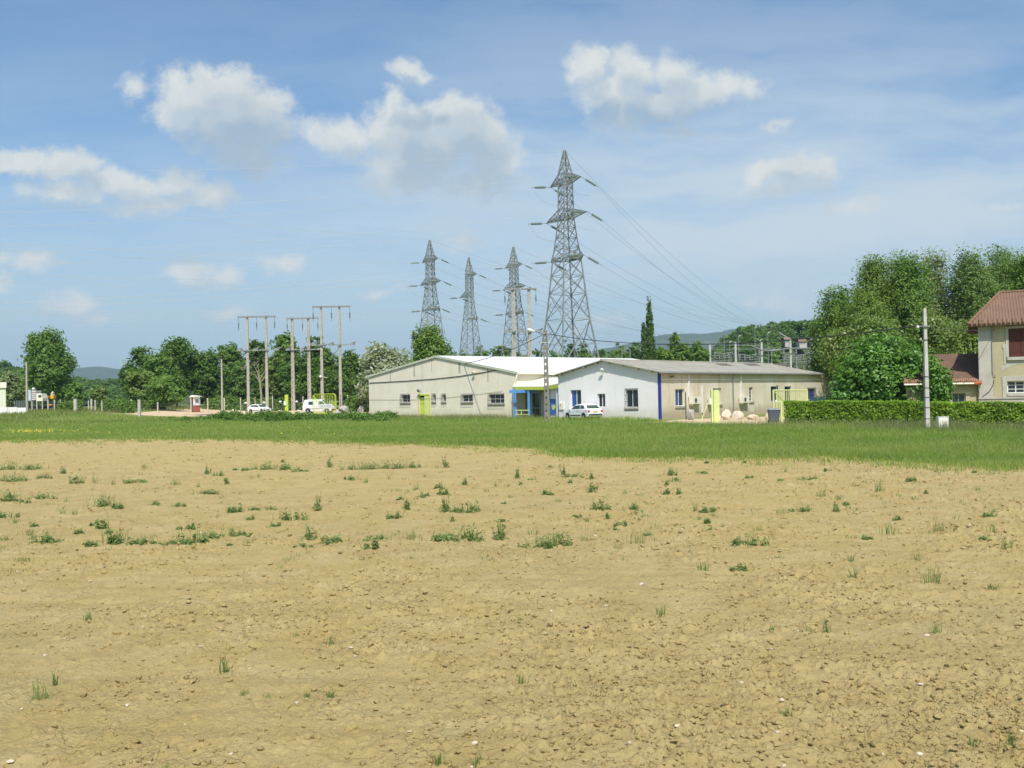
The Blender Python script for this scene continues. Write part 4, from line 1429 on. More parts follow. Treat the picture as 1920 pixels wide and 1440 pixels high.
def build_left_shed():
    """cream sheet-metal shed at the left edge, with the white strip before it"""
    p = at(11, 740, 150); q = at(-110, 740, 150)
    g = gh(p.x, p.y); p2 = at(9, 740, 162)
    T = Thing('metal_shed', 'pale cream sheet metal shed cut off by the left edge', 'shed', (p.x, p.y, g))
    zt = at(8, 716, 150).z
    mb = MB(); mb.hexa([(q.x, 150, g - .3), (p.x, 150, g - .3), (p2.x, 162, g - .3), (q.x, 162, g - .3),
                        (q.x, 150, zt - .9), (p.x, 150, zt - .9), (p2.x, 162, zt - .9), (q.x, 162, zt - .9)])
    T.part('wall', mb, ribbed('shed_cladding', (.72, .74, .58), (.66, .68, .52), (1, 0, 0), .5, .6, .3, .03))
    mb = MB(); mb.hexa([(q.x, 149.8, zt - .89), (p.x + .2, 149.8, zt - .89), (p2.x, 162, zt - .89), (q.x, 162, zt - .89),
                        (q.x, 149.8, zt), (p.x + .2, 149.8, zt - .05), (p2.x, 162, zt), (q.x, 162, zt)])
    T.part('roof', mb, M['cream_metal'])
    # low white wall
    a = at(-120, 768, 140); b = at(50, 768, 140); zt = at(20, 763.5, 140).z
    gb = gh(b.x, 140)
    mb = MB(); n = 10
    for k in range(n):
        x0 = a.x + (b.x - a.x) * k / n; x1 = a.x + (b.x - a.x) * (k + 1) / n - .05
        mb.box(((x0 + x1) / 2, 140, (zt + gb) / 2 - .1 - (k == n - 1) * .1), (x1 - x0, .3, zt - gb + .2))
    o = mb.build('low_wall', M['white_wall'], loc=(a.x, 140, gb), bevel=.03)
    tag(o, 'low white block wall in front of the cream metal shed', 'wall')
    # green mesh fence of the shed
    T = Thing('mesh_fence', 'grey green panel fence between the metal shed and the lamp pole', 'fence', (p.x + .3, 152, g))
    x0 = p.x + .3; x1 = at(45, 740, 152).x
    for k in range(5):
        x = x0 + (x1 - x0) * k / 4; mb = MB(); mb.box((x, 152, g + .8), (.08, .08, 2.0)); T.part('post', mb, M['grey_metal'])
    mm = mat('green_fence_mesh', (.16, .22, .22), (.13, .18, .18), 3, .6)
    mb = MB(); n = 44
    for k in range(n): x = x0 + (x1 - x0) * (k + .5) / n; mb.box((x, 152.06, g + .85), (.05, .02, 1.7))
    for z in (.1, .85, 1.6): mb.box(((x0 + x1) / 2, 152.08, g + z), (x1 - x0, .02, .05))
    T.part('panel', mb, mm)


build_left_shed()

# ================================================================== POLES, PYLONS AND WIRES
def angle_bar(mb, p, q, w):
    mb.tube(p, q, w, n=4, caps=False)


def build_pylon(one_sided=False):
    """lattice pylon, local coordinates; arms along local x"""
    name = 'lattice_pylon'
    T = Thing(name, 'x', 'pylon', (0, 0, 0), 'steel lattice pylons')
    H = 38.2
    prof = [(0, 4.1), (6, 3.35), (13.2, 2.3), (17.0, 1.92), (22.0, 1.50), (25.2, 1.10), (28.0, .82), (31.5, .76), (34.6, .72), (38.0, .10)]
    if one_sided: prof = [(0, 3.6), (6, 3.0), (13.2, 2.1), (17.0, 1.75), (22.0, 1.30), (25.2, .98), (28.0, .78), (31.5, .74), (34.6, .70), (38.0, .10)]
    zs = [p[0] for p in prof]; ws = [p[1] for p in prof]
    hw = lambda z: float(np.interp(z, zs, ws))
    corner = lambda z, k: Vector(((1, 1, -1, -1)[k] * hw(z), (1, -1, -1, 1)[k] * hw(z), z))
    legs = MB()
    for k in range(4):
        for a, b in zip(zs[:-1], zs[1:]): legs.tube(corner(a, k), corner(b, k), .13 if a < 22 else .10, .13 if b < 22 else .10, n=4)
    mb = MB()
    lv = [0, 6, 13.2, 17.0, 19.6, 22.0, 23.8, 25.2, 26.7, 28.0, 29.2, 30.4, 31.5, 32.6, 33.6, 34.6, 36.2, 37.6]
    for i, (a, b) in enumerate(zip(lv[:-1], lv[1:])):
        for k in range(4):
            j = (k + 1) % 4
            A, B, C_, D_ = corner(a, k), corner(a, j), corner(b, k), corner(b, j)
            w = .075 if a < 13 else .06
            if i > 0: angle_bar(mb, A, B, w * .8)
            angle_bar(mb, A, D_, w); angle_bar(mb, B, C_, w)
            if a < 17:        # secondary bracing of the wide panels
                m = (A + B + C_ + D_) / 4
                mid = (A + C_) / 2; mid2 = (B + D_) / 2
                for s, e, q in ((A, C_, D_), (B, D_, C_)):
                    c1 = s.lerp(e, .5)
                    angle_bar(mb, c1, s.lerp(q, .28) if False else (s.lerp(q, .26)), w * .55)
                    angle_bar(mb, c1, e.lerp(B if s is A else A, .26), w * .55)
                angle_bar(mb, mid, mid2, w * .5)
    for k in range(4):
        legs.box(corner(0, k) + Vector((0, 0, .1)), (.9, .9, .6))
    T.part('tower_legs', legs, M['steel'])
    T.part('lattice', mb, M['steel'])
    arms = [(33.2, 4.1), (28.0, 5.4), (22.0, 4.3)]
    tips = []
    for i, (z, half) in enumerate(arms):
        sides = (-1, 1) if not one_sided else ((-1,), (1,), (-1,))[i]
        mb = MB(); b = 1.35
        for s in (-1, 1):
            hwz = hw(z); hwt = hw(z + b)
            if s in sides:
                tip = Vector((s * half, 0, z + .15))
                for yy in (-1, 1):
                    r0 = Vector((s * hwz, yy * hwz, z)); r1 = Vector((s * hwt, yy * hwt, z + b))
                    mb.tube(r0, tip, .085, n=4); mb.tube(r1, tip, .075, n=4)
                    n = 4
                    for q in range(1, n):
                        f = q / n; mb.tube(r0.lerp(tip, f), r1.lerp(tip, max(0, f - .25)), .045, n=4); mb.tube(r0.lerp(tip, f), r1.lerp(tip, f), .04, n=4)
                for q in range(1, 5):
                    f = q / 5; mb.tube(Vector((s * hwz, -hwz, z)).lerp(tip, f), Vector((s * hwz, hwz, z)).lerp(tip, f), .04, n=4)
                    mb.tube(Vector((s * hwz, -hwz, z)).lerp(tip, f - .2), Vector((s * hwz, hwz, z)).lerp(tip, f), .04, n=4)
                tips.append((i, s, tip))
        for yy in (-1, 1):
            mb.tube((-hw(z), yy * hw(z), z), (hw(z), yy * hw(z), z), .07, n=4); mb.tube((-hw(z + b), yy * hw(z + b), z + b), (hw(z + b), yy * hw(z + b), z + b), .06, n=4)
            mb.tube((yy * hw(z), -hw(z), z), (yy * hw(z), hw(z), z), .07, n=4)
        T.part('crossarm', mb, M['steel'])
        if not one_sided:     # the green number board on the face
            mb = MB(); mb.box((.15, -hw(z) - .10, z + .38), (hw(z) * 1.5, .06, .85))
            T.part('number_board', mb, M['green_board'])
    return T, tips


M['green_board'] = mat('green_board', (.12, .28, .20), (.10, .24, .17), 2, .6)
ARM = math.radians(120)                      # arms point away-left / near-right
LINE_A = Vector((-.86, -.51, 0)).normalized()    # the span that leaves towards the left edge
LINE_B = Vector((.86, .51, 0)).normalized()      # the span that drops to the substation


def insulator(mb, p, d, L=2.6, r=.17):
    d = d.normalized()
    mb.tube(p, p + d * .9, .035, n=5)
    q = p + d * .9
    n = 13
    prof = []
    for k in range(n): prof += [(r * .45, L * k / n), (r, L * (k + .35) / n), (r * .5, L * (k + .8) / n)]
    mb.lathe(q, prof, 8, d)
    mb.tube(q + d * L, q + d * (L + .5), .04, n=5)
    return q + d * (L + .5)


def catenary(p, q, sag, n=26):
    return [p.lerp(q, k / n) - UP * (sag * 4 * (k / n) * (1 - k / n)) for k in range(n + 1)]


PYL_SPECS = [(1068, 147.6, False, 'tallest steel lattice pylon, standing right behind the white roof'),
             (811, 231, False, 'distant lattice pylon rising behind the bushy willow, leftmost of the pylons'),
             (884, 260, True, 'slender lattice pylon with arms on alternating sides, second from the left'),
             (968, 242, False, 'distant lattice pylon behind the pair of concrete poles, left of the tallest one')]
WIRES = 0


def wire(pts, label, r=.02, m='alu', group='overhead conductors', cat='power line', name='power_line'):
    mb = MB(); mb.path(pts, r, 5)
    o = mb.build(name, M[m], loc=pts[0], fix=False)
    tag(o, label, cat, group)
    return o


def build_pylons():
    base, tips = build_pylon(False)
    base1, tips1 = build_pylon(True)
    roots = []
    for idx, (px, Y, one, lab) in enumerate(PYL_SPECS):
        src = base1 if one else base
        p = onground(px, Y)
        if idx == 0 or one:
            o = src.o; o.location = p; o.rotation_euler = (0, 0, ARM); o['label'] = lab
        else:
            o = dup(src.o, p, ARM, 1.0, lab)
        roots.append(o)
    for idx, (px, Y, one, lab) in enumerate(PYL_SPECS):
        tp = tips1 if one else tips
        p = onground(px, Y); o = roots[idx]

        def part(nm, mm, mt):
            ob = mm.build(nm, M[mt], None, p, fix=False)
            ob.parent = o; ob.location = (0, 0, 0); ob.rotation_euler = (0, 0, -ARM)
        R = Matrix.Rotation(ARM, 3, 'Z')
        top = p + Vector((0, 0, 38.0))
        ends_a = []; ends_b = []
        da = LINE_A + UP * -.10; db = LINE_B + UP * (-.42 if idx == 0 else -.36)
        for (i, s, t) in tp:
            w = p + R @ t
            ins = MB(); a = insulator(ins, w, da, 1.9, .19); part('insulator', ins, 'insulator')
            ins = MB(); b = insulator(ins, w, db, 1.9, .19); part('insulator', ins, 'insulator')
            ends_a.append((i, s, a)); ends_b.append((i, s, b))
            m = w - UP * 2.6
            jump = MB(); jump.path([a, a.lerp(m, .5) - UP * .7, m, b.lerp(m, .5) - UP * .7, b], .025, 4); part('jumper_cable', jump, 'alu')
        nice = ('tallest pylon', 'leftmost far pylon', 'slender pylon', 'pylon behind the concrete poles')[idx]
        lev = ('top', 'middle', 'lowest')
        # towards the left edge
        for (i, s, a) in ends_a:
            if idx == 0:
                Lp = {(0, -1): (-260, 402, 120), (0, 1): (-260, 431, 105), (1, -1): (-260, 482, 118), (1, 1): (-260, 507, 102), (2, -1): (-260, 578, 118), (2, 1): (-260, 590, 104)}[(i, s)]
                q = at(*Lp); sag = 1.2
            else:
                q = a + LINE_A * 190 - UP * 2 + Vector((0, -40, 0)); sag = 3.0
            wire(catenary(a, q, sag), 'thin %s %s conductor running left across the sky from the %s' % (('far', 'near')[s > 0], lev[i], nice), .016 if idx == 0 else .018)
        wire(catenary(top, (at(-260, 318, 110) if idx == 0 else top + LINE_A * 190 + Vector((0, -40, 0))), 1.2), 'earth wire leaving the tip of the %s to the left' % nice, .014)
        # down to the substation
        for (i, s, b) in ends_b:
            if idx == 0:
                q = at(1452 + 26 * i + 14 * s, 622 + 5 * i, 262)
            else:
                q = at(1350 + 40 * i + 12 * s + 20 * idx, 645 + 3 * i, 275)
            wire(catenary(b, q, 3.2), '%s %s conductor sloping right from the %s to the substation' % (('far', 'near')[s > 0], lev[i], nice), .017 if idx == 0 else .018, 'steel')
        wire(catenary(top, at(1440 + 6 * idx, 612, 262), 2.5), 'earth wire sloping right from the tip of the %s' % nice, .018, 'steel')


build_pylons()


# ------------------------------------------------------------------ twin concrete poles
def h_frame(pxl, pxr, ytop, Y, label, cross_px, ladder=False, lower=None, lamp=None):
    bl = onground(pxl, Y); br_ = onground(pxr, Y)
    zt = at((pxl + pxr) / 2 - 3, ytop, Y).z
    T = Thing('twin_pole', label, 'utility pole', ((bl.x + br_.x) / 2, Y, min(bl.z, br_.z)), 'twin concrete poles')
    for b in (bl, br_):
        mb = MB()
        if not ladder:
            n = 4; mb2 = [( .30, -.3), (.15, zt - b.z + .25)]
            for k in range(1):
                w0, w1 = .26, .15
                z0, z1 = b.z - .3, zt + .2
                pts = []
                for w, z in ((w0, z0), (w1, z1)):
                    pts += [(b.x - w, Y - w * .8, z), (b.x + w, Y - w * .8, z), (b.x + w, Y + w * .8, z), (b.x - w, Y + w * .8, z)]
                mb.hexa(pts)
            for z in (b.z + 5.6, b.z + 9.3): mb.box((b.x, Y, z), (.52, .44, .06))
        else:
            z0, z1 = b.z - .3, zt + .2
            for sx, wd in ((-1, .10), (1, .20)):
                pts = []
                for f, z in ((1.0, z0), (.62, z1)):
                    c = b.x + sx * .20 * f; w = wd * f
                    pts += [(c - w, Y - .2 * f, z), (c + w, Y - .2 * f, z), (c + w, Y + .2 * f, z), (c - w, Y + .2 * f, z)]
                mb.hexa(pts)
            z = z0 + .4
            while z < z1:
                f = 1 - .38 * (z - z0) / (z1 - z0)
                mb.box((b.x - .05 * f, Y, z), (.26 * f, .36 * f, .42)); z += .95
        T.part('pole', mb, M['concrete'])
    x0, x1 = at(cross_px[0], ytop, Y).x, at(cross_px[1], ytop, Y).x
    mb = MB(); dz = .12
    xm = (x0 + x1) / 2
    for a, b in ((x0, xm - .06), (xm + .06, x1)):
        mb.box(((a + b) / 2, Y - .28, zt), (b - a, .14, .22)); mb.box(((a + b) / 2, Y + .28, zt - .005), (b - a, .14, .20))
    T.part('crossarm', mb, M['grey_metal'])
    for x in (x0 + .12, xm, x1 - .12):
        mb = MB(); insulator(mb, Vector((x, Y, zt - .1)), -UP, .95, .12); T.part('insulator', mb, M['insulator'])
    if lower:
        zl = at(pxl, lower, Y).z
        mb = MB(); mb.box((xm, Y - .34, zl), ((x1 - x0) * 1.05, .16, .18)); T.part('lower_crossarm', mb, M['steel'])
        for x in (x0, xm - .4, x1):
            mb = MB(); mb.tube((x, Y - .35, zl + .1), (x + .8, Y - .7, zl + .35), .12, n=6); mb.box((x + .3, Y - .5, zl + .02), (.8, .35, .3)); T.part('switch', mb, M['steel'])
        mb = MB(); c = Vector((xm, Y - .45, zl - .5)); pts = [c + Vector((math.cos(t) * 1.1, 0, math.sin(t) * .95)) for t in np.linspace(2.4, 6.6, 14)]
        mb.path(pts, .04, 5); T.part('cable_loop', mb, M['cable'])
    if lamp:
        p = at(*lamp, Y - .4); mb = MB(); mb.lathe(p, [(.05, -.15), (.22, -.1), (.22, .1), (.08, .2)], 10); mb.tube(p, (p.x + 1.0, Y, p.z - .2), .04, n=5)
        T.part('lamp', mb, M['white_metal'])
    return T


h_frame(466, 501, 594, 174, 'leftmost pair of concrete poles joined by a crossarm behind the parked white car', (446, 516), lower=657)
h_frame(549.5, 580, 597, 190, 'pair of ladder patterned concrete poles half hidden in the trees', (537, 597), True, lower=656)
h_frame(604.5, 639, 575, 166, 'tallest pair of plain concrete poles behind the lime gate', (585.5, 657), lower=647, lamp=(601, 706))
h_frame(965, 995, 542, 152, 'pair of ladder patterned concrete poles rising behind the white roof', (945, 1006), True, lower=622)


def concrete_pole(px, ytop, Y, label, r=.19, ladder=False, marks=False, name='utility_pole', lean=0.0):
    b = onground(px, Y); zt = at(px - lean, ytop, Y).z
    T = Thing(name, label, 'utility pole', b)
    mb = MB(); z0 = b.z - .3
    if ladder:
        for sx, wd in ((-1, .045), (1, .10)):
            pts = []
            for f, z in ((1.0, z0), (.72, zt)):
                c = b.x + sx * r * f * .85; pts += [(c - wd * f, Y - .13, z), (c + wd * f, Y - .13, z), (c + wd * f, Y + .13, z), (c - wd * f, Y + .13, z)]
            mb.hexa(pts)
        z = z0 + .3
        while z < zt:
            mb.box((b.x - .02, Y, z), (r * 1.5, .22, .38)); z += .58
        mb.box((b.x, Y, zt - .1), (r * 1.9, .28, .24))
    else:
        pts = []
        for f, z in ((1.0, z0), (.62, zt)):
            w = r * f; pts += [(b.x - w, Y - w, z), (b.x + w, Y - w, z), (b.x + w, Y + w, z), (b.x - w, Y + w, z)]
        mb.hexa(pts)
    pole = T.part('pole', mb, M['dark_concrete' if ladder else ('pale_concrete' if Y < 60 else 'concrete')], bevel=0.0 if ladder else .03)
    return T, b, zt


# the ladder pole in front of the entrance, with its street lamp and wires
T, PB, PZ = concrete_pole(1024.5, 620, 88, 'dark ladder patterned concrete pole standing in front of the entrance porch', .19, True)
mb = MB(); a = Vector((PB.x, 88, PZ - .35)); e = at(1002, 622, 87.2)
mb.path([a, a.lerp(e, .5) + UP * .06, e], .035, 6); arm = T.part('lamp_arm', mb, M['steel'])
mb = MB(); e2 = at(989, 617.5, 86.9); d = (e2 - e)
mb.lathe(e, [(.04, -.05), (.10, .08), (.16, d.length * .6), (.13, d.length * .95), (.03, d.length)], 10, d)
T.part('lamp_head', mb, M['white_metal'], arm)
mb = MB()
for dz in (.15, .95):
    mb.tube((PB.x - .55, 87.85, PZ - dz - .1), (PB.x + .55, 87.85, PZ - dz - .1), .035, n=5)
    for sx in (-.5, .5): mb.lathe((PB.x + sx, 87.85, PZ - dz - .08), [(.05, 0), (.07, .08), (.03, .16)], 8)
T.part('bracket', mb, M['steel'])
PT = Vector((PB.x, 87.85, PZ - .25))
# slim pole right of the house hedge
T, RB, RZ = concrete_pole(1737.5, 578, 51, 'pale square concrete pole in the grass before the hedge', .118, False)
mb = MB(); p = Vector((RB.x - .13, 50.88, at(1733, 612, 51).z)); mb.tube(p, p + Vector((-.28, -.05, 0)), .03, n=6); mb.box((RB.x, 51, p.z), (.34, .34, .07))
br = T.part('bracket', mb, M['grey_metal'])
mb = MB(); mb.lathe(p + Vector((-.30, -.05, -.10)), [(.03, 0), (.07, .03), (.07, .10), (.03, .14)], 8); T.part('insulator', mb, M['white_metal'], br)
mb = MB()
for py in (637, 706, 727, 745, 764, 785): q = at(1737, py, 51); mb.box((RB.x, 51, q.z), (.25, .25, .022))
T.part('steel_band', mb, M['dark_metal'])
PR = p + Vector((-.28, -.05, .03))
# other single poles
T, SB, SZ = concrete_pole(416.5, 674, 160, 'slim grey pole standing before the dark wood, left of the twin poles', .15)
mb = MB(); mb.tube((SB.x, 160, SZ), (SB.x - .25, 159.8, SZ + .12), .05, n=6); T.part('bracket', mb, M['steel'])
T, SB2, SZ2 = concrete_pole(50.5, 680, 142, 'slim dark pole beside the low white wall at far left', .15)
mb = MB(); mb.tube((SB2.x, 142, SZ2 - .1), (SB2.x + .4, 141.8, SZ2 + .05), .04, n=6); T.part('bracket', mb, M['steel'])

# service cables from the ladder pole
WP = WS[1]; ha = WP.hit(872, 682); q = WP.pt(ha[0], ha[1], .12)
wire(catenary(PT, q, .35), 'dark service cable dropping left from the ladder pole to the cream gable', .032, 'cable', None, 'cable', 'service_cable')
wire(catenary(PT, PR, .95), 'dark service cable sagging right from the ladder pole to the pale pole', .03, 'cable', None, 'cable', 'service_cable')
wire(catenary(PR, PH.pt(.9, PH.hit(1850, 618)[1], .1), .15), 'cable from the pale pole to the stone house', .018, 'cable', None, 'cable', 'service_cable')
e = PG.pt(.25, PG.hit(1056, 706)[1], .05)


# ------------------------------------------------------------------ substation
M['steel_dull'] = mat('dull_steel', (.24, .26, .26), (.18, .20, .20), 3, .7)


def build_substation():
    for px, yt, Y, lab in ((1333, 645, 205, 'white substation post right of the low green wood'), (1381, 641, 205, 'plain white substation post in the middle of the row'),
                           (1430, 640, 205, 'white substation post just behind the sagging busbar'), (1484, 636, 205, 'tall white substation mast with a slanting arm on top')):
        b = onground(px, Y); zt = at(px, yt, Y).z
        T = Thing('substation_post', lab, 'mast', b, 'posts of the electrical substation')
        mb = MB(); mb.hexa([(b.x - .24, Y - .2, b.z), (b.x + .24, Y - .2, b.z), (b.x + .24, Y + .2, b.z), (b.x - .24, Y + .2, b.z),
                            (b.x - .18, Y - .16, zt), (b.x + .18, Y - .16, zt), (b.x + .18, Y + .16, zt), (b.x - .18, Y + .16, zt)])
        T.part('post', mb, M['substation_grey'])
        if px in (1333, 1484):
            e = at(px - (12 if px == 1333 else 24), yt - (4 if px == 1333 else 13), Y)
            mb = MB(); insulator(mb, Vector((b.x, Y, zt)), e - Vector((b.x, Y, zt)), (e - Vector((b.x, Y, zt))).length - 1.2, .14); T.part('insulator_string', mb, M['substation_grey'])
    for px, yt, lab in ((1360, 619, 'thin lightning mast among the substation posts, leftmost'), (1387, 631, 'thin bent topped mast near the middle substation post'), (1418, 615, 'tallest thin lightning mast of the substation'),
                        (1442, 625, 'thin mast with a small head left of the slanting arm'), (1370, 642, 'short thin mast behind the substation wires'), (1427, 639, 'short thin mast beside the third white post')):
        b = onground(px, 214); zt = at(px, yt, 214).z
        T = Thing('lightning_mast', lab, 'mast', b, 'thin masts of the substation')
        mb = MB(); mb.tube(b, (b.x, 214, zt), .13, .06, n=6); T.part('mast', mb, M['steel_dull'])
        mb = MB(); mb.path([(b.x, 214, zt - .1), (b.x + .25, 214, zt + .25), (b.x + .55, 214, zt + .2)], .10, 5); T.part('head', mb, M['substation_grey'])
    # busbar frames
    for i, (x0, x1, y, Y, lab) in enumerate(((1338, 1380, 661, 206, 'grey busbar frame low behind the tan building, left one'), (1384, 1432, 664, 207, 'grey busbar frame low behind the tan building, middle one'),
                                             (1414, 1530, 655, 204, 'long sagging busbar of grey pipes on the right'), (1468, 1526, 664, 208, 'grey busbar frame low behind the tan building, right one'))):
        a = at(x0, y, Y); b = at(x1, y, Y)
        T = Thing('busbar_frame', lab, 'busbar', ((a.x + b.x) / 2, Y, 0), 'busbars of the substation')
        mb = MB()
        for k in range(4):
            dz = -.55 * k; dy = .9 * k
            if i == 2: pts = [at(x0 - 6, y - 7, Y + dy), at(x0 + 14, y + 1 + k, Y + dy), at(x0 + 34, y + 3 - k * .6, Y + dy), at(x0 + 66, y - 2 + k * .5, Y + dy), at(x1, y - 2 + k * .4, Y + dy)]
            else: pts = [a + Vector((0, dy, dz)), a.lerp(b, .4) + Vector((0, dy, dz - .3 + .12 * k)), b + Vector((0, dy, dz + .2))]
            mb.path(pts, .11 if i == 2 else .09, 6)
        T.part('busbar', mb, M['steel_dull'])
        for k in range(5):
            f = (k + .5) / 5; c = a.lerp(b, f)
            mb = MB(); mb.tube((c.x, Y + 1, 0), (c.x, Y + 1, c.z - 1.2), .12, n=6); mb.lathe((c.x, Y + 1, c.z - 1.2), [(.10, 0), (.22, .1), (.12, .3), (.22, .5), (.12, .7), (.2, .9), (.1, 1.15)], 8)
            T.part('support_insulator', mb, M['steel_dull'])
    for px, yt in ((1168, 655), (1183, 655)):
        b = onground(px, 215); zt = at(px, yt, 215).z
        T = Thing('street_light', 'distant thin street light seen over the white roof, %s of two' % ('left' if px < 1175 else 'right'), 'street light', b, 'distant street lights')
        mb = MB(); mb.tube(b, (b.x, 215, zt), .07, .05, n=6); T.part('pole', mb, M['substation_grey'])
        mb = MB(); mb.path([(b.x, 215, zt), (b.x - .7, 215, zt + .15)], .06, 5); T.part('lamp_head', mb, M['substation_grey'])


build_substation()

# ================================================================== VEHICLES
def place(T, loc, heading):
    """heading: world direction of the car's nose"""
    T.o.location = loc; T.o.rotation_euler = (0, 0, math.atan2(heading[1], heading[0]))


def arc(cx, cz, r, a0, a1, n=8):
    return [(cx + r * math.cos(a0 + (a1 - a0) * k / n), cz + r * math.sin(a0 + (a1 - a0) * k / n)) for k in range(n + 1)]


def car(name, label, low, base, top, wheels, W, belt_in, roof_in, side_windows, paint='carwhite', wr=.30, rear_glass=None, front_glass=None, tail=None, plate='yellow', head=None, strip=True, group=None):
    """low: side outline below the belt; base/top: rear and front (x,z) of the cabin at belt and roof"""
    T = Thing(name, label, 'van' if 'van' in name else 'car', (0, 0, 0), group)
    hw = W / 2
    mb = MB(); mb.prism([(x, -hw, z) for x, z in low], (0, W, 0))
    body = T.part('body', mb, M[paint], bevel=.07)
    (xr, zr), (xf, zf) = base; (tr, ztr), (tf, ztf) = top
    bi, ri = hw - belt_in, hw - roof_in
    mb = MB()
    xm = (tr + tf) / 2; zm = max(ztr, ztf) + (.085 if 'hatch' in name else .035)
    v = [(xr, -bi, zr), (xf, -bi, zf), (xf, bi, zf), (xr, bi, zr), (tr, -ri, ztr), (tf, -ri, ztf), (tf, ri, ztf), (tr, ri, ztr), (xm, -ri, zm), (xm, ri, zm)]
    mb.add(v, [(0, 1, 5, 8, 4), (3, 7, 9, 6, 2), (0, 4, 7, 3), (1, 2, 6, 5), (4, 8, 9, 7), (8, 5, 6, 9), (0, 3, 2, 1)])
    cab = T.part('cabin', mb, M[paint], bevel=.05)
    # glazing: lies 6 mm proud of the cabin sides
    def side_pt(s, x, z):
        f = (z - zr) / (ztr - zr); y = bi + (ri - bi) * f
        return (x, s * (y + .012), z)
    for s in (-1, 1):
        for poly in side_windows:
            mb = MB(); mb.prism([side_pt(s, x, z) for x, z in poly], (0, -s * .02, 0)); T.part('side_window', mb, M['carglass'], cab)
    def end_glass(nm, b, t, f0, f1, ins, dx):
        (bx, bz), (tx, tz) = b, t
        pts = []
        for f, sg in ((f0, -1), (f0, 1), (f1, 1), (f1, -1)):
            y = (bi + (ri - bi) * f) - ins
            pts.append((bx + (tx - bx) * f + dx, sg * y, bz + (tz - bz) * f + .012))
        mb = MB(); mb.prism(pts, (-dx * 1.8, 0, -.015)); T.part(nm, mb, M['carglass'], cab)
    if rear_glass: end_glass('rear_window', base[0], top[0], *rear_glass, -.014)
    if front_glass: end_glass('windscreen', base[1], top[1], *front_glass, .014)
    for x in wheels:
        for s in (-1, 1):
            mb = MB(); mb.lathe((x, s * (hw - .20), wr), [(wr * .62, 0), (wr * .97, .01), (wr, .05), (wr, .15), (wr * .97, .19), (wr * .62, .20)], 20, (0, s, 0))
            w = T.part('wheel', mb, M['rubber'])
            mb = MB(); mb.lathe((x, s * (hw - .012), wr), [(.03, .022), (wr * .3, .02), (wr * .6, .006), (wr * .61, -.04), (.03, -.04)], 14, (0, s, 0))
            for k in range(5):
                t = 2 * PI * k / 5; mb.box((x + math.cos(t) * wr * .4, s * (hw + .002), wr + math.sin(t) * wr * .4), (.05, .012, .05))
            T.part('rim', mb, M['rim'], w)
    mb = MB()
    for s in (-1, 1): mb.box((xf - .22, s * (hw + .07), zf + .07), (.12, .18, .13)); mb.box((xf - .20, s * (hw - .03), zf + .02), (.05, .14, .05))
    T.part('mirrors', mb, M[paint], cab, bevel=.02)
    return T, hw


def build_hatch(name, label):
    low = [(-1.72, .24), (-1.88, .40), (-1.92, .58), (-1.86, .90), (-1.72, .97), (.92, .93), (1.40, .83), (1.80, .68), (1.91, .52), (1.88, .26), (1.62, .20)]
    low += arc(1.22, .28, .36, 0.0, PI, 8) + [(.70, .20), (-.75, .20)] + arc(-1.20, .28, .36, 0, PI, 8)
    sw = [[(-.62, .99), (.62, .97), (.22, 1.26), (-.55, 1.31)], [(-1.32, 1.02), (-.70, .99), (-.63, 1.31), (-1.08, 1.27)]]
    T, hw = car(name, label, low, ((-1.72, .955), (.98, .92)), ((-1.24, 1.335), (.14, 1.35)), (1.22, -1.20), 1.65, .05, .20, sw,
                rear_glass=(.16, .88, .10), front_glass=(.10, .92, .06))
    for s in (-1, 1):
        mb = MB(); mb.hexa([(-1.93, s * .80, .68), (-1.60, s * .833, .74), (-1.60, s * .80, .74), (-1.90, s * .56, .70), (-1.89, s * .80, .88), (-1.62, s * .833, .90), (-1.62, s * .78, .90), (-1.87, s * .56, .86)])
        T.part('tail_lamp', mb, M['redlamp'])
        mb = MB(); mb.box((1.80, s * .60, .66), (.16, .36, .15), (Vector((.95, 0, -.3)), Vector((0, 1, 0)), Vector((.3, 0, .95)))); T.part('headlight', mb, M['glass_lamp'], bevel=.03)
        mb = MB(); mb.box((-.05, s * .832, .42), (1.55, .02, .09)); T.part('side_strip', mb, M['dark_trim'])
        mb = MB(); mb.box((-.35, s * .832, .80), (.18, .03, .04)); T.part('door_handle', mb, M['dark_trim'])
        mb = MB()
        for x in (.78, -.66): mb.box((x, s * .826, .64), (.012, .006, .56))
        T.part('door_gap', mb, M['dark_trim'])
    mb = MB(); mb.box((-1.925, 0, .50), (.04, 1.36, .09)); T.part('bumper_strip', mb, M['dark_trim'])
    mb = MB(); mb.box((-1.925, 0, .74), (.02, .50, .11), (Vector((.99, 0, .12)), Vector((0, 1, 0)), Vector((-.12, 0, .99)))); T.part('number_plate', mb, M['yellow'])
    mb = MB(); mb.box((1.915, 0, .42), (.02, .50, .11)); mb.box((1.90, 0, .60), (.03, .7, .09)); T.part('grille', mb, M['dark_trim'])
    return T


M['glass_lamp'] = glass('headlight_glass', (.55, .57, .58), .12)
M['dark_trim'] = mat('dark_plastic_trim', (.05, .05, .055), None, 4, .6)
T = build_hatch('hatchback_car', 'small white hatchback parked before the white gable, its rear and yellow plate towards us')
p = onground(1092, 89.3)
place(T, p, (-.52, .85))
T2 = build_hatch('hatchback_car', 'small white car nose right, parked under the leftmost twin poles')
place(T2, onground(486, 168), (.86, -.50))


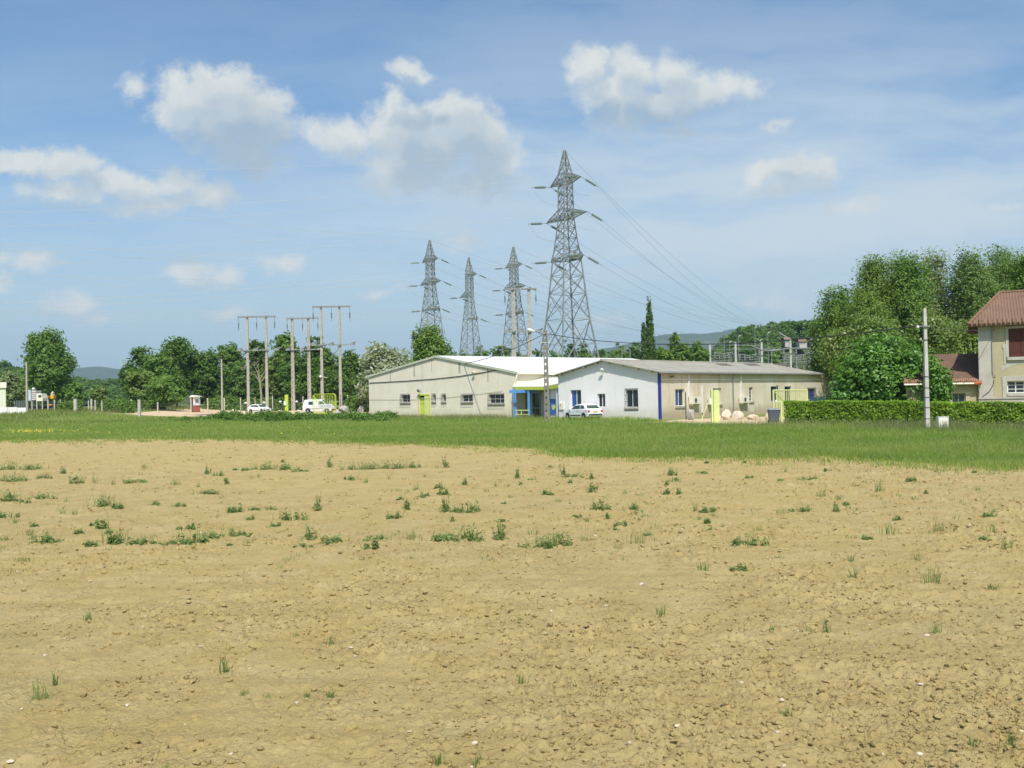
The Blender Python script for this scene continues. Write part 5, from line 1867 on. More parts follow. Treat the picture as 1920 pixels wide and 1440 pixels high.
def build_van():
    low = [(-2.05, .30), (-2.16, .45), (-2.18, 1.0), (-2.12, 1.12), (1.35, 1.10), (1.75, 1.02), (2.12, .85), (2.20, .60), (2.16, .30), (1.9, .24)]
    low += arc(1.42, .32, .40, 0, PI, 8) + [(.85, .24), (-.90, .24)] + arc(-1.38, .32, .40, 0, PI, 8)
    sw = [[(.22, 1.18), (1.30, 1.14), (.82, 1.66), (.26, 1.70)], [(-1.30, 1.20), (-.55, 1.18), (-.55, 1.66), (-1.28, 1.66)]]
    T, hw = car('panel_van', 'white panel van in the sandy yard, half hidden by the yellow green gate', low, ((-2.14, 1.10), (1.45, 1.08)), ((-1.92, 1.90), (.62, 1.95)), (1.42, -1.38), 1.80, .04, .16, sw, wr=.33, front_glass=(.08, .92, .06))
    for s in (-1, 1):
        mb = MB(); mb.box((-2.13, s * .80, 1.15), (.06, .12, .5)); T.part('tail_lamp', mb, M['redlamp'])
        mb = MB(); mb.box((2.06, s * .66, .80), (.2, .32, .22)); T.part('headlight', mb, M['glass_lamp'], bevel=.03)
        mb = MB(); mb.box((-.1, s * .905, .62), (2.2, .02, .08)); T.part('side_strip', mb, M['dark_trim'])
    mb = MB(); mb.box((2.17, 0, .42), (.10, 1.5, .2)); T.part('bumper', mb, M['dark_trim'])
    return T


T = build_van()
p = onground(598, 150); place(T, p, (.985, -.17)); T.o.scale = (1.03, 1.03, 1.03)

# the dark car of which the roof shows above the hedge
low = [(-2.0, .28), (-2.12, .5), (-2.08, .92), (1.0, .93), (1.9, .78), (2.1, .55), (2.05, .25)] + [(1.75, .2)] + arc(1.32, .3, .37, 0, PI, 8) + [(.8, .2), (-.8, .2)] + arc(-1.3, .3, .37, 0, PI, 8)
sw = [[(-.6, .98), (.72, .97), (.15, 1.33), (-.6, 1.34)], [(-1.5, 1.0), (-.7, .98), (-.68, 1.34), (-1.15, 1.30)]]
T, _ = car('saloon_car', 'black car behind the hedge, only its roof showing', low, ((-1.8, .92), (1.1, .92)), ((-1.15, 1.42), (.15, 1.44)), (1.32, -1.3), 1.75, .06, .2, sw, paint='carblack', rear_glass=(.1, .9, .06), front_glass=(.1, .9, .06))
p = onground(1556, 84); p.z = .0; place(T, p, (.85, .5)); T.o.scale = (1.12, 1.12, 1.14)


def build_lorry():
    Y = 180
    b = onground(78, Y); g = b.z
    X = lambda px: at(px, 745, Y).x
    Z = lambda py: at(78, py, Y).z
    T = Thing('works_lorry', 'white works lorry with a bluish box and yellow machinery beneath the big round tree', 'lorry', b)
    mb = MB(); mb.box(((X(54) + X(64)) / 2, Y, (Z(751) + Z(731)) / 2), (X(64) - X(54), 2.3, Z(731) - Z(751)))
    box = T.part('cargo_box', mb, mat('pale_blue_panel', (.50, .58, .66), (.45, .54, .62), 3, .5), bevel=.03)
    mb = MB(); mb.box(((X(64.2) + X(72.5)) / 2, Y, (Z(751) + Z(731.5)) / 2), (X(72.5) - X(64.2), 2.1, Z(731.5) - Z(751)))
    T.part('slatted_crate', mb, mat('brown_frame', (.24, .16, .13), None, 3, .8), box)
    mb = MB()
    for k in range(5): z = Z(733.5 + 3.7 * k); mb.box(((X(65) + X(72.6)) / 2, Y, z), (X(72.6) - X(65), 2.2, .17))
    T.part('slats', mb, M['white_metal'], box)
    mb = MB(); zb, zt = Z(752), Z(738); x0, x1 = X(73), X(85)
    mb.prism([(x0, Y - 1.05, zb), (x1, Y - 1.05, zb), (x1, Y - 1.05, zb + .5), (x1 - .25, Y - 1.05, zt), (x0, Y - 1.05, zt)], (0, 2.1, 0))
    cab = T.part('cab', mb, M['cream_metal'], bevel=.05)
    mb = MB(); mb.box(((x0 + x1) / 2 + .1, Y - 1.06, zb + .85), (.55, .02, .42)); T.part('cab_window', mb, M['carglass'], cab)
    mb = MB(); mb.lathe((X(63), Y, Z(730)), [(.15, -.05), (.3, .05), (.22, .28), (.05, .35)], 10); T.part('beacon', mb, M['white_metal'])
    mb = MB(); mb.box(((X(55) + X(86)) / 2, Y, g + .85), (X(86) - X(55), .9, .22)); T.part('chassis', mb, M['dark_metal'])
    for px in (59, 66, 81):
        for s in (-1, 1):
            mb = MB(); mb.lathe((X(px), Y + s * .85, g + .46), [(.2, 0), (.45, .01), (.46, .24), (.2, .25)], 16, (0, s, 0)); T.part('wheel', mb, M['rubber'])
    # yellow loader behind
    b2 = onground(97, Y + 6); T2 = Thing('yellow_digger', 'yellow machine parked right of the white lorry, partly behind the fence posts', 'digger', b2)
    X2 = lambda px: at(px, 745, Y + 6).x; Z2 = lambda py: at(97, py, Y + 6).z
    mb = MB(); mb.box(((X2(86) + X2(92.5)) / 2, Y + 6, (Z2(747) + Z2(742)) / 2), (X2(92.5) - X2(86), 1.2, Z2(742) - Z2(747))); mb.box(((X2(90) + X2(99)) / 2, Y + 6, g + 1.0), (X2(99) - X2(90), 1.0, .3))
    T2.part('body', mb, M['orange'], bevel=.05)
    mb = MB(); mb.box(((X2(97) + X2(103)) / 2, Y + 6, (Z2(748) + Z2(741)) / 2), (X2(103) - X2(97), 1.2, Z2(741) - Z2(748))); T2.part('counterweight', mb, M['orange'], bevel=.08)
    mb = MB(); mb.box((X2(99), Y + 6, Z2(738.5)), (.28, .9, .45)); mb.tube((X2(99), Y + 6, Z2(737)), (X2(99), Y + 6, Z2(734)), .14, n=6); T2.part('mast', mb, M['cream_metal'])
    for px in (90, 99):
        for s in (-1, 1):
            mb = MB(); mb.lathe((X2(px), Y + 6 + s * .5, g + .5), [(.2, 0), (.48, .01), (.5, .24), (.2, .25)], 14, (0, s, 0)); T2.part('wheel', mb, M['rubber'])


build_lorry()


# ================================================================== GATES, FENCES, ROCKS, BINS
def bars(mb, p, q, z0, z1, n, r=.022):
    for k in range(n + 1):
        c = p.lerp(q, k / n); mb.tube((c.x, c.y, z0), (c.x, c.y, z1), r, n=5)


def build_gates():
    # left yard gate
    p = onground(587, 138); q = onground(629.5, 134.5)
    T = Thing('yard_gate', 'yellow green barred sliding gate standing open before the white van', 'gate', p)
    z0, z1 = p.z + .06, at(610, 739, 136).z
    mb = MB(); r = .065
    P0, P1 = Vector((p.x, p.y, 0)), Vector((q.x, q.y, 0))
    c = (P1 - P0) * .07
    pts = [P0 + UP * z0, P0 + UP * (z1 - .25), P0 + c + UP * z1, P1 - c + UP * z1, P1 + UP * (z1 - .25), P1 + UP * z0]
    mb.path(pts, r, 6); mb.tube(P0 + UP * (z0 + .05), P1 + UP * (z0 + .05), r, n=6)
    mb.tube(P0 + UP * (z1 - .1), P0.lerp(P1, .18) + UP * (z1 - 1.0), .06, n=6)
    T.part('frame', mb, M['lime'])
    mb = MB(); bars(mb, P0.lerp(P1, .07), P0.lerp(P1, .94), z0 + .05, z1 - .02, 12, .032); T.part('bars', mb, M['lime'])
    a = at(598, 762, 135.6); b = at(623, 762, 134.2)
    mb = MB(); zt, zb = at(610, 757.6, 135).z, at(610, 766, 135).z
    mb.hexa([(a.x, a.y - .12, zb), (b.x, b.y - .12, zb), (b.x, b.y - .08, zb), (a.x, a.y - .08, zb), (a.x, a.y - .12, zt), (b.x, b.y - .12, zt), (b.x, b.y - .08, zt), (a.x, a.y - .08, zt)])
    s = T.part('sign_board', mb, M['white_wall'])
    mb = MB()
    random.seed(3); x = .06
    while x < .93:
        w = random.uniform(.03, .07); h0 = random.uniform(.2, .35); h1 = random.uniform(.6, .8)
        u = a.lerp(b, x); v = a.lerp(b, x + w); n = Vector((0, -.126, 0))
        for (f0, f1, g0, g1) in ((0, .4, h0, h1), (.4, 1, h0, h0 + .12) if random.random() < .5 else (.4, 1, h1 - .12, h1)):
            m0, m1 = u.lerp(v, f0), u.lerp(v, f1); zz0, zz1 = zb + (zt - zb) * g0, zb + (zt - zb) * g1
            mb.hexa([(m0.x, m0.y - .130, zz0), (m1.x, m1.y - .130, zz0), (m1.x, m1.y - .119, zz0), (m0.x, m0.y - .119, zz0), (m0.x, m0.y - .130, zz1), (m1.x, m1.y - .130, zz1), (m1.x, m1.y - .119, zz1), (m0.x, m0.y - .119, zz1)])
        x += w + random.choice((.02, .025, .06))
    T.part('lettering', mb, M['grey_metal'], s)
    # lime gate post with intercom
    def post(px0, px1, yt, Y, label, box):
        a = onground(px0, Y); b = onground(px1, Y); g = a.z
        T = Thing('gate_post', label, 'gate post', ((a.x + b.x) / 2, Y, g), 'lime green gate posts')
        zt = at((px0 + px1) / 2, yt, Y).z; w = b.x - a.x
        mb = MB(); mb.box((a.x + w * .64, Y, (zt + g) / 2 - .1), (w * .72, w * .8, zt - g + .2)); mb.box((a.x + w * .13, Y + .05, (zt + g) / 2 - .1), (w * .26, w * .6, zt - g + .16))
        T.part('post', mb, M['lime_pale'] if Y < 100 else M['lime'], bevel=.015)
        if box:
            x0, y0, x1, y1 = box; c = at((x0 + x1) / 2, (y0 + y1) / 2, Y - .2); ww = at(x1, y0, Y).x - at(x0, y0, Y).x; hh = at(x0, y0, Y).z - at(x0, y1, Y).z
            mb = MB(); mb.box(c, (ww, .14, hh)); T.part('intercom', mb, M['white_metal'], bevel=.02)
        return T
    post(534, 540.5, 740, 140, 'narrow lime gate post with a small white box, left of the white van', (532, 752, 537, 760))
    T = post(1333, 1347.5, 731, 73, 'wide pale lime gate post with an intercom in front of the tan wall', (1329.5, 747, 1334, 758.5))
    mb = MB(); mb.tube(at(1331.5, 744, 73), Vector((at(1312, 790, 72.5).x, 72.5, -.1)), .03, n=6); T.part('stay', mb, M['lime_pale'])
    # pale gate leaf behind the hedge
    p = at(1450, 740, 71.5); q = at(1513.5, 740, 75.5); p.z = q.z = 0
    T = Thing('hedge_gate', 'pale lime barred gate rising above the left end of the hedge', 'gate', p)
    zt = at(1450, 731, 71.5).z; zt2 = at(1513, 731, 75.5).z
    mb = MB(); c = q - p
    mb.tube(p, p + UP * zt, .06, n=6); mb.tube(q, q + UP * zt2, .06, n=6); mb.tube(p + UP * (zt - .03), q + UP * (zt2 - .03), .05, n=6)
    mb.tube(p + UP * .2, q + UP * .2, .05, n=6); mb.tube(p + UP * (zt - .05), p.lerp(q, .3) + UP * (zt - .85), .05, n=6); mb.tube(p.lerp(q, .09) + UP * .2, p.lerp(q, .09) + UP * zt, .045, n=6)
    T.part('frame', mb, M['lime_pale'])
    mb = MB(); bars(mb, p.lerp(q, .12), p.lerp(q, .98), .2, min(zt, zt2) - .05, 17, .026); T.part('bars', mb, M['lime_pale'])
    a = at(1455, 752, 69.5); a2 = onground(1464.5, 69.5)
    b = onground(1464.5, 69.5); zt = at(1464.5, 751, 69.5).z
    T = Thing('gate_stop_post', 'thin pale lime post at the left end of the hedge beside the grey bin', 'post', b)
    mb = MB(); mb.box((b.x, 69.5, zt / 2 - .1), (.11, .11, zt + .2)); mb.box((b.x - .22, 69.5, zt - .05), (.5, .06, .06)); T.part('post', mb, M['lime_pale'])
    mb = MB(); mb.box((b.x - .36, 69.45, zt - .02), (.16, .1, .12)); T.part('latch', mb, M['white_metal'])


build_gates()


def rock(px0, px1, yt, Y, label, m='rock', seed=1, group='boulders along the yard', name='boulder'):
    a = onground(px0, Y); b = onground(px1, Y); g = a.z; zt = at((px0 + px1) / 2, yt, Y).z
    rx = (b.x - a.x) / 2; h = max(zt - g, .15)
    bm = bmesh.new(); bmesh.ops.create_icosphere(bm, subdivisions=4, radius=1)
    r = np.random.default_rng(seed); dirs = r.normal(0, 1, (9, 3)); dirs /= np.linalg.norm(dirs, axis=1, keepdims=True); offs = r.uniform(.50, .9, 9)
    for v in bm.verts:
        c = np.array(v.co)
        for d, o in zip(dirs, offs):
            t = c @ d
            if t > o: c = c - d * (t - o) * .85
        c = c * (1 + .07 * math.sin(7 * c[0] + seed) * math.cos(6 * c[1] + 2 * c[2]))
        c = c * (1 + .22 * (float(fbm(np.array([c[0] * 2.2 + seed]), np.array([c[1] * 2.2 + c[2] * 1.7]), seed, 3)[0]) - .5)); v.co = Vector((c[0] * rx, c[1] * rx * .8, c[2] * h * .62 + h * .42))
    me = bpy.data.meshes.new(name); bm.to_mesh(me); bm.free(); me.materials.append(M[m])
    o = bpy.data.objects.new(name, me); COL.objects.link(o); o.location = ((a.x + b.x) / 2, Y, g)
    tag(o, label, 'boulder', group)


for i, (x0, x1, yt, Y, lab, m) in enumerate([
    (1286, 1303, 767, 81.5, 'dark grey boulder below the left cooling unit of the tan wall', 'greyrock'),
    (1345, 1351, 777, 80, 'small pale boulder half hidden right behind the lime gate post', 'rock'),
    (1351, 1371, 768, 80, 'tallest pale boulder, just right of the lime gate post', 'rock'),
    (1370, 1394, 771, 81, 'wide pale boulder in the middle of the row before the tan wall', 'rock'),
    (1399, 1421, 777.5, 79.5, 'low flat pale boulder at the right of the row', 'rock'),
    (1433, 1445, 772.5, 78, 'pale boulder half hidden behind the grey bin', 'rock')]):
    rock(x0, x1, yt, Y, lab, m, i + 3, 'boulders in front of the tan wall')
for i, (x0, x1, yt, Y, lab, m) in enumerate([
    (633, 657, 761.5, 140, 'wide grey boulder right of the yellow green gate', 'greyrock'), (670, 685, 761, 150, 'round pale boulder near the left corner of the cream workshop', 'greyrock'),
    (626, 640, 770, 132, 'low grey boulder at the right foot of the yellow green gate', 'greyrock'), (655, 668, 772, 128, 'low grey stone in the grass between two larger boulders', 'greyrock'),
    (432, 444, 767, 160, 'pale stone left of the small white parked car', 'rock'), (445, 452, 769, 160, 'tiny pale stone just left of the small white parked car', 'rock'),
    (520, 532, 768, 150, 'pale stone left of the narrow lime gate post', 'rock'), (553, 565, 769, 146, 'pale stone behind the rear of the white van', 'rock'), (454, 462, 771, 158, 'flat pale stone in front of the small white parked car', 'rock'),
    (492, 500, 771, 156, 'round pale stone at the nose of the small white parked car', 'rock')]):
    rock(x0, x1, yt, Y, lab, m, i + 20, 'boulders around the sandy yard')


def build_bin():
    a = onground(1440, 70); b = onground(1460, 70); w = b.x - a.x; c = Vector(((a.x + b.x) / 2, 70, 0))
    T = Thing('wheelie_bin', 'dark grey wheeled rubbish bin left of the hedge', 'bin', c)
    h = at(1450, 767, 70).z
    mb = MB(); k = .80
    mb.hexa([(c.x - w / 2 * k, 69.7, .08), (c.x + w / 2 * k, 69.7, .08), (c.x + w / 2 * k, 70.25, .08), (c.x - w / 2 * k, 70.25, .08),
             (c.x - w / 2, 69.62, h - .06), (c.x + w / 2, 69.62, h - .06), (c.x + w / 2, 70.35, h - .06), (c.x - w / 2, 70.35, h - .06)])
    T.part('body', mb, M['bin'], bevel=.03)
    mb = MB(); mb.hexa([(c.x - w / 2 - .02, 69.58, h - .055), (c.x + w / 2 + .02, 69.58, h - .055), (c.x + w / 2 + .02, 70.37, h - .055), (c.x - w / 2 - .02, 70.37, h - .055),
                        (c.x - w / 2 + .03, 69.64, h - .01), (c.x + w / 2 - .03, 69.64, h - .01), (c.x + w / 2 - .05, 70.32, h + .06), (c.x - w / 2 + .05, 70.32, h + .06)])
    T.part('lid', mb, mat('bin_lid', (.30, .32, .34), None, 3, .4), bevel=.01)
    for s in (-1, 1):
        mb = MB(); mb.lathe((c.x + s * w * .36, 70.3, .11), [(.03, -.03), (.11, -.03), (.11, .03), (.03, .03)], 12, (1, 0, 0)); T.part('wheel', mb, M['rubber'])
    # white utility cabinet by the pale pole
    a = onground(1756.5, 50.5); b = onground(1775.5, 50.5); c = (a + b) / 2; w = (b.x - a.x)
    T = Thing('utility_cabinet', 'white utility cabinet in the grass right of the pale pole', 'cabinet', c)
    h = at(1766, 782, 50.5).z
    mb = MB(); mb.box((c.x, 50.5, h / 2 - .1), (w, .28, h + .2)); o = T.part('body', mb, M['white_metal'], bevel=.012)
    mb = MB(); mb.box((c.x - w * .1, 50.355, h * .70), (w * .74, .014, h * .5)); T.part('door', mb, M['cream_metal'], bevel=.003)
    mb = MB(); mb.box((c.x, 50.5, h + .012), (w + .03, .31, .022)); T.part('lid', mb, M['white_metal'])
    # white lamp heads on thin stems around the yard
    for px, py, Y, lab in ((460.5, 755.8, 152, 'small white globe lamp left of the white car'), (495, 754.8, 152, 'small white globe lamp above the white car'),
                           (525.5, 753.3, 150, 'small white globe lamp left of the narrow lime gate post'), (556.3, 753, 150, 'small white globe lamp behind the white van')):
        p = at(px, py, Y); g = gh(p.x, Y)
        T = Thing('globe_lamp', lab, 'lamp', (p.x, Y, g), 'white globe lamps of the yard')
        mb = MB(); mb.tube((p.x, Y, g), (p.x, Y, p.z - .1), .018, n=5); T.part('stem', mb, M['dark_metal'])
        mb = MB(); mb.lathe((p.x, Y, p.z), [(.03, -.15), (.17, -.10), (.215, 0), (.17, .10), (.03, .15)], 12); T.part('globe', mb, M['white_wall'], smooth=True)
    # thin dark sign posts in front of the sandy yard and the tan wall
    for px, yt, yb, Y, lab in ((638.5, 741, 774, 140, 'thin grey post right of the yellow green gate'), (667, 753, 778, 130, 'thin dark stake left of the cream workshop'), (1285.5, 736, 785, 83, 'thin dark stake before the first window of the tan wall'), (1458, 723, 775, 74, 'thin grey mast standing before the pale gate')):
        p = onground(px, Y); zt = at(px, yt, Y).z
        T = Thing('stake', lab, 'post', p, 'thin stakes in the yards')
        mb = MB(); mb.box((p.x, Y, (zt + p.z) / 2 - .1), (.07, .07, zt - p.z + .2)); T.part('post', mb, M['dark_metal'])
        mb = MB(); mb.box((p.x, Y, zt + .03), (.11, .11, .05)); T.part('cap', mb, M['grey_metal'])
    # red and white kiosk
    a = onground(358, 168); g = a.z
    T = Thing('kiosk', 'small red walled kiosk with a white front under the dark wood', 'kiosk', a)
    X = lambda px: at(px, 745, 168).x; Z = lambda py: at(366, py, 168).z
    mb = MB(); mb.prism([(X(358), 168.2, g - .2), (X(365), 167.2, g - .2), (X(374), 168.3, g - .2), (X(367), 170, g - .2)], (0, 0, Z(744.5) - g + .2)); T.part('wall', mb, mat('red_brown_boards', (.36, .12, .09), (.30, .10, .08), 3, .8))
    mb = MB(); zb, zt = Z(760), Z(743)
    mb.hexa([(X(365.2), 167.15, zb), (X(374.5), 168.1, zb), (X(374.5), 168.2, zb), (X(365.2), 167.25, zb), (X(365.2), 167.15, zt), (X(374.5), 168.1, zt), (X(374.5), 168.2, zt), (X(365.2), 167.25, zt)]); f = T.part('front_board', mb, M['white_wall'])
    mb = MB(); mb.hexa([(X(368), 167.35, Z(755)), (X(372), 167.75, Z(755)), (X(372), 167.79, Z(755)), (X(368), 167.39, Z(755)), (X(368), 167.35, Z(749)), (X(372), 167.75, Z(749)), (X(372), 167.79, Z(749)), (X(368), 167.39, Z(749))]); T.part('window', mb, M['grey_metal'], f)
    mb = MB(); mb.prism([(X(358), 167.0, Z(745)), (X(375), 167.0, Z(743.6)), (X(368), 167.0, Z(742)), (X(362), 167.0, Z(740.8))], (0, 2.6, 0)); T.part('roof', mb, M['white_metal'])


build_bin()


def build_post_fence():
    """row of pale concrete posts with wire along the left meadow"""
    posts = [(60, 752, 767, 163, .08), (69, 752, 767, 163, .08), (79.5, 752, 767, 163, .08), (90, 749, 767, 163, .09), (102, 749.5, 767.5, 162, .09), (113.5, 749, 768, 160, .09), (141.5, 748, 769, 152, .21), (166, 751, 768, 160, .08),
             (171.5, 748, 769, 157, .12), (178.5, 750, 769, 157, .09), (191, 751, 770, 153, .08), (246, 749, 769.5, 152, .10), (261, 749.5, 772.5, 140, .17), (295.5, 754, 769, 158, .09), (358, 747, 768, 166, .09), (389.5, 746.5, 767.5, 166, .09), (420.5, 746, 766, 168, .09),
             (451, 745.5, 760, 182, .08), (478.5, 744.5, 760, 184, .08), (511, 742, 757, 186, .07), (568, 743, 757, 186, .08), (652, 741, 752, 190, .07)]
    p0 = onground(60, 163)
    T = Thing('post_fence', 'pale concrete posts of a wire fence along the far left meadow', 'fence', p0)
    tops = []
    for px, yt, yb, Y, w in posts:
        b = onground(px, Y); zt = at(px, yt, Y).z
        mb = MB(); mb.box((b.x, Y, (zt + b.z) / 2 - .2), (w * 2, w * 2, zt - b.z + .4)); T.part('post', mb, M['quoin'], bevel=.01)
        if w < .15: tops.append(Vector((b.x, Y, b.z)))
    for h in (.5, .95, 1.4):
        mb = MB(); mb.path([t + UP * h for t in tops], .008, 4); T.part('fence_wire', mb, M['steel'], fix=False)


build_post_fence()


def build_far_houses():
    M['far_roof'] = mat('far_tile_roof', (.26, .17, .12), None, 1, .9)
    M['far_wall'] = mat('far_house_wall', (.50, .48, .43), None, 1, .9)
    for i, (px0, px1, yt, yb, Y, lab) in enumerate(((1472, 1483, 637, 642, 430, 'distant white house on the wooded slope, left one'), (1499, 1513, 640, 646, 425, 'distant pale house with two gables on the wooded slope'), (1521, 1527, 637, 643, 432, 'distant white house high on the slope beside the big trees'))):
        a, b = at(px0, yb, Y), at(px1, yb, Y); zt = at(px0, yt, Y).z; w = b.x - a.x
        T = Thing('far_house', lab, 'house', ((a.x + b.x) / 2, Y, a.z - 1.5), 'distant houses on the slope')
        mb = MB(); mb.box(((a.x + b.x) / 2, Y + 3, (a.z + zt) / 2 - 1), (w, 6, zt - a.z + 2)); T.part('wall', mb, M['far_wall'])
        mb = MB(); mb.prism([(a.x - .4, Y - .4, zt - .2), (b.x + .4, Y - .4, zt - .2), (b.x - .1, Y + 3, zt + 1.1), (a.x + .1, Y + 3, zt + 1.1)], (0, 0, .2)); mb.prism([(a.x - .4, Y + 6.4, zt - .2), (b.x + .4, Y + 6.4, zt - .2), (b.x - .1, Y + 3, zt + 1.1), (a.x + .1, Y + 3, zt + 1.1)], (0, 0, .2))
        T.part('roof', mb, M['far_roof'])
        for f in (.25, .65):
            mb = MB(); x = a.x + w * f; mb.box((x, Y - .01, (a.z + zt) / 2), (.9, .06, 1.1)); T.part('window', mb, M['grey_metal'])


build_far_houses()

# ================================================================== TREES
LM = {
    'dark': leafmat('dark_oak_leaves', (.030, .070, .012), (.075, .130, .026)),
    'mid': leafmat('mid_green_leaves', (.045, .095, .018), (.105, .165, .036)),
    'olive': leafmat('olive_leaves', (.055, .098, .018), (.112, .165, .040)),
    'bright': leafmat('bright_glossy_leaves', (.030, .085, .010), (.085, .175, .022), gloss=.7, trans=.35),
    'poplar': leafmat('poplar_leaves', (.052, .098, .026), (.110, .162, .052), patch=.25),
    'greypop': leafmat('pale_poplar_leaves', (.080, .115, .045), (.150, .185, .085), patch=.3),
    'white': leafmat('white_poplar_leaves', (.080, .115, .050), (.200, .225, .140), patch=.3, third=((.50, .54, .45), .52)),
    'willow': leafmat('willow_leaves', (.055, .105, .018), (.115, .175, .042), patch=.4),
    'acacia': leafmat('acacia_leaves', (.055, .098, .020), (.115, .168, .045), patch=.4, third=((.50, .52, .34), .93)),
    'cypress': leafmat('cypress_leaves', (.018, .045, .012), (.050, .085, .022), trans=.1),
    'hedge': leafmat('hedge_leaves', (.065, .125, .010), (.185, .275, .025), gloss=.6, patch=.8),
    'weed': leafmat('weed_leaves', (.048, .085, .024), (.125, .168, .060), patch=2.0),
    'scrub': leafmat('scrub_leaves', (.034, .078, .014), (.090, .152, .030), patch=.5),
}


def crown_arrays(ells, nclump, nleaf, cr, ls, shell=.55, flat=.75, rng=None, up=.55):
    """leaf clumps spread through ellipsoids; returns P, N, S"""
    rng = rng or RNG
    E = np.array(ells, float)
    vol = E[:, 3] * E[:, 4] * E[:, 5]; pr = vol ** .8; pr /= pr.sum()
    k = rng.choice(len(E), nclump, p=pr)
    d = rng.normal(0, 1, (nclump, 3)); d /= np.linalg.norm(d, axis=1, keepdims=True)
    r = shell + (1 - shell) * rng.uniform(0, 1, nclump) ** .6
    inner = rng.uniform(0, 1, nclump) < .12
    r = np.where(inner, rng.uniform(.1, .6, nclump), r)
    C = E[k, :3] + d * E[k, 3:] * r[:, None]
    cs = cr * rng.uniform(.6, 1.35, nclump)
    nl = nleaf
    P = np.repeat(C, nl, 0) + np.clip(rng.normal(0, 1, (nclump * nl, 3)), -1.45, 1.45) * np.repeat(cs, nl)[:, None] * np.array([1, 1, flat])
    Nn = np.repeat(d, nl, 0) * .75 + np.array([0, 0, up]) + rng.normal(0, .50, (nclump * nl, 3))
    S = ls * rng.uniform(.6, 1.3, nclump * nl)
    return P, Nn, S, C


def make_crown_ells(W, D, H, bottom, rng, lobes=9, style='round'):
    """ellipsoids of an uneven crown, tree-local, base at z=0"""
    z0 = H * bottom; ch = H - z0
    out = []
    if style == 'round':
        out.append((0, 0, z0 + ch * .48, W * .36, D * .36, ch * .42))
        for i in range(lobes):
            a = 2 * PI * i / lobes + rng.uniform(-.4, .4); f = rng.uniform(0, 1)
            z = z0 + ch * (.20 + .62 * f); rad = (.36 - .20 * abs(f - .35)) * rng.uniform(.75, 1.08)
            r = rng.uniform(.17, .26)
            out.append((math.cos(a) * W * rad * .8, math.sin(a) * D * rad * .8, z, W * r, D * r, ch * r * rng.uniform(.7, .95)))
        for i in range(3):
            out.append((rng.uniform(-.16, .16) * W, rng.uniform(-.16, .16) * D, z0 + ch * rng.uniform(.76, .86), W * .17, D * .17, ch * .15))
    elif style == 'column':
        n = lobes
        for i in range(n):
            f = (i + .5) / n; w = .5 * math.sin(PI * min(1, .25 + f * .78)) ** .8
            out.append((rng.uniform(-.12, .12) * W, rng.uniform(-.12, .12) * D, z0 + ch * f, W * w * rng.uniform(.75, 1.05), D * w, ch / n * 1.0))
        out.append((rng.uniform(-.05, .05) * W, 0, H - ch * .07, W * .13, D * .13, ch * .08))
    elif style == 'spindle':
        n = 16
        for i in range(n):
            q = (i + .5) / n; w = .46 * min(1, .55 + q * 2.2) * (1 - max(0, (q - .45) / .56) ** 1.6) + .03
            out.append((rng.uniform(-.04, .04) * W, 0, z0 + ch * q, W * w, D * w, ch / n * 1.1))
    elif style == 'spray':       # several upright leaders
        out.append((0, 0, z0 + ch * .36, W * .42, D * .42, ch * .36))
        for i in range(lobes):
            a = rng.uniform(0, 2 * PI); q = rng.uniform(.05, .36)
            h = rng.uniform(.55, .90) - .25 * q
            out.append((math.cos(a) * W * q, math.sin(a) * D * q, z0 + ch * h, W * .10, D * .10, ch * .17))
    return out


def build_tree(name, label, loc, ells, mats, trunk_r, H, nclump, nleaf, cr, ls, seed, group=None, cat='tree', limbs=7, shell=.55, flat=.75, lean=(0, 0), up=.55, trunk_top=.72):
    rng = np.random.default_rng(seed)
    loc = Vector(loc)
    T = Thing(name, label, cat, loc, group)
    P, Nn, S, C = crown_arrays(ells, nclump, nleaf, cr, ls, shell, flat, rng, up)
    V, Fq = leaf_quads(P, Nn, S)
    V = V + np.array(loc)
    T.np_part('crown', V, Fq, LM[mats[0]])
    mb = MB()
    n = 7; pts = []; rs = []
    for i in range(n):
        f = i / (n - 1)
        pts.append(loc + Vector((lean[0] * f + rng.normal(0, .012) * H * f, lean[1] * f + rng.normal(0, .012) * H * f, H * trunk_top * f - .3 * (i == 0)))); rs.append(trunk_r * (1.15 if i == 0 else 1) * (1 - .78 * f))
    mb.path(pts, rs, 7)
    hi = [c for c in C if c[2] > H * .25]
    for i in range(limbs):
        if not hi: break
        c = hi[int(rng.integers(len(hi)))]; k = int(rng.integers(2, n - 1)); s = pts[k]
        e = loc + Vector(c); m = s.lerp(e, .5) + UP * (.06 * (e - s).length)
        mb.path([s, m, e], [rs[k] * .62, rs[k] * .4, rs[k] * .10], 5)
    T.part('trunk', mb, M[mats[1]])
    return T


def tree_px(name, label, px, ytop, Y, wpx, kind, seed, bottom=.2, style='round', dens=1.0, group=None, lobes=9, depth=1.0, trunk=.28, ls=None, bark='bark', cr=None, shell=.55, base=None, limbs=7, up=.55):
    g = onground(px, Y)
    if base is not None: g.z = base
    c = colx(px, g.z, Y); g.x = c.x
    top = at(px, ytop, Y)
    H = top.z - g.z; W = wpx * Y / FOC
    rng = np.random.default_rng(seed)
    ells = make_crown_ells(W, W * depth, H, bottom, rng, lobes, style)
    pxm = Y / 1013.0                                # one render pixel at this distance
    ls = ls or max(.14, pxm * 1.7)
    cr = cr or max(.32, W * .055)
    area = W * (H * (1 - bottom)) / (ls * ls)
    ntot = int(min(42000, max(2500, area * 12 * dens)))
    nleaf = 22
    build_tree(name, label, (g.x, Y, g.z), ells, (kind, bark), trunk, H, max(60, ntot // nleaf), nleaf, cr, ls, seed, group, limbs=limbs, shell=shell, up=up)


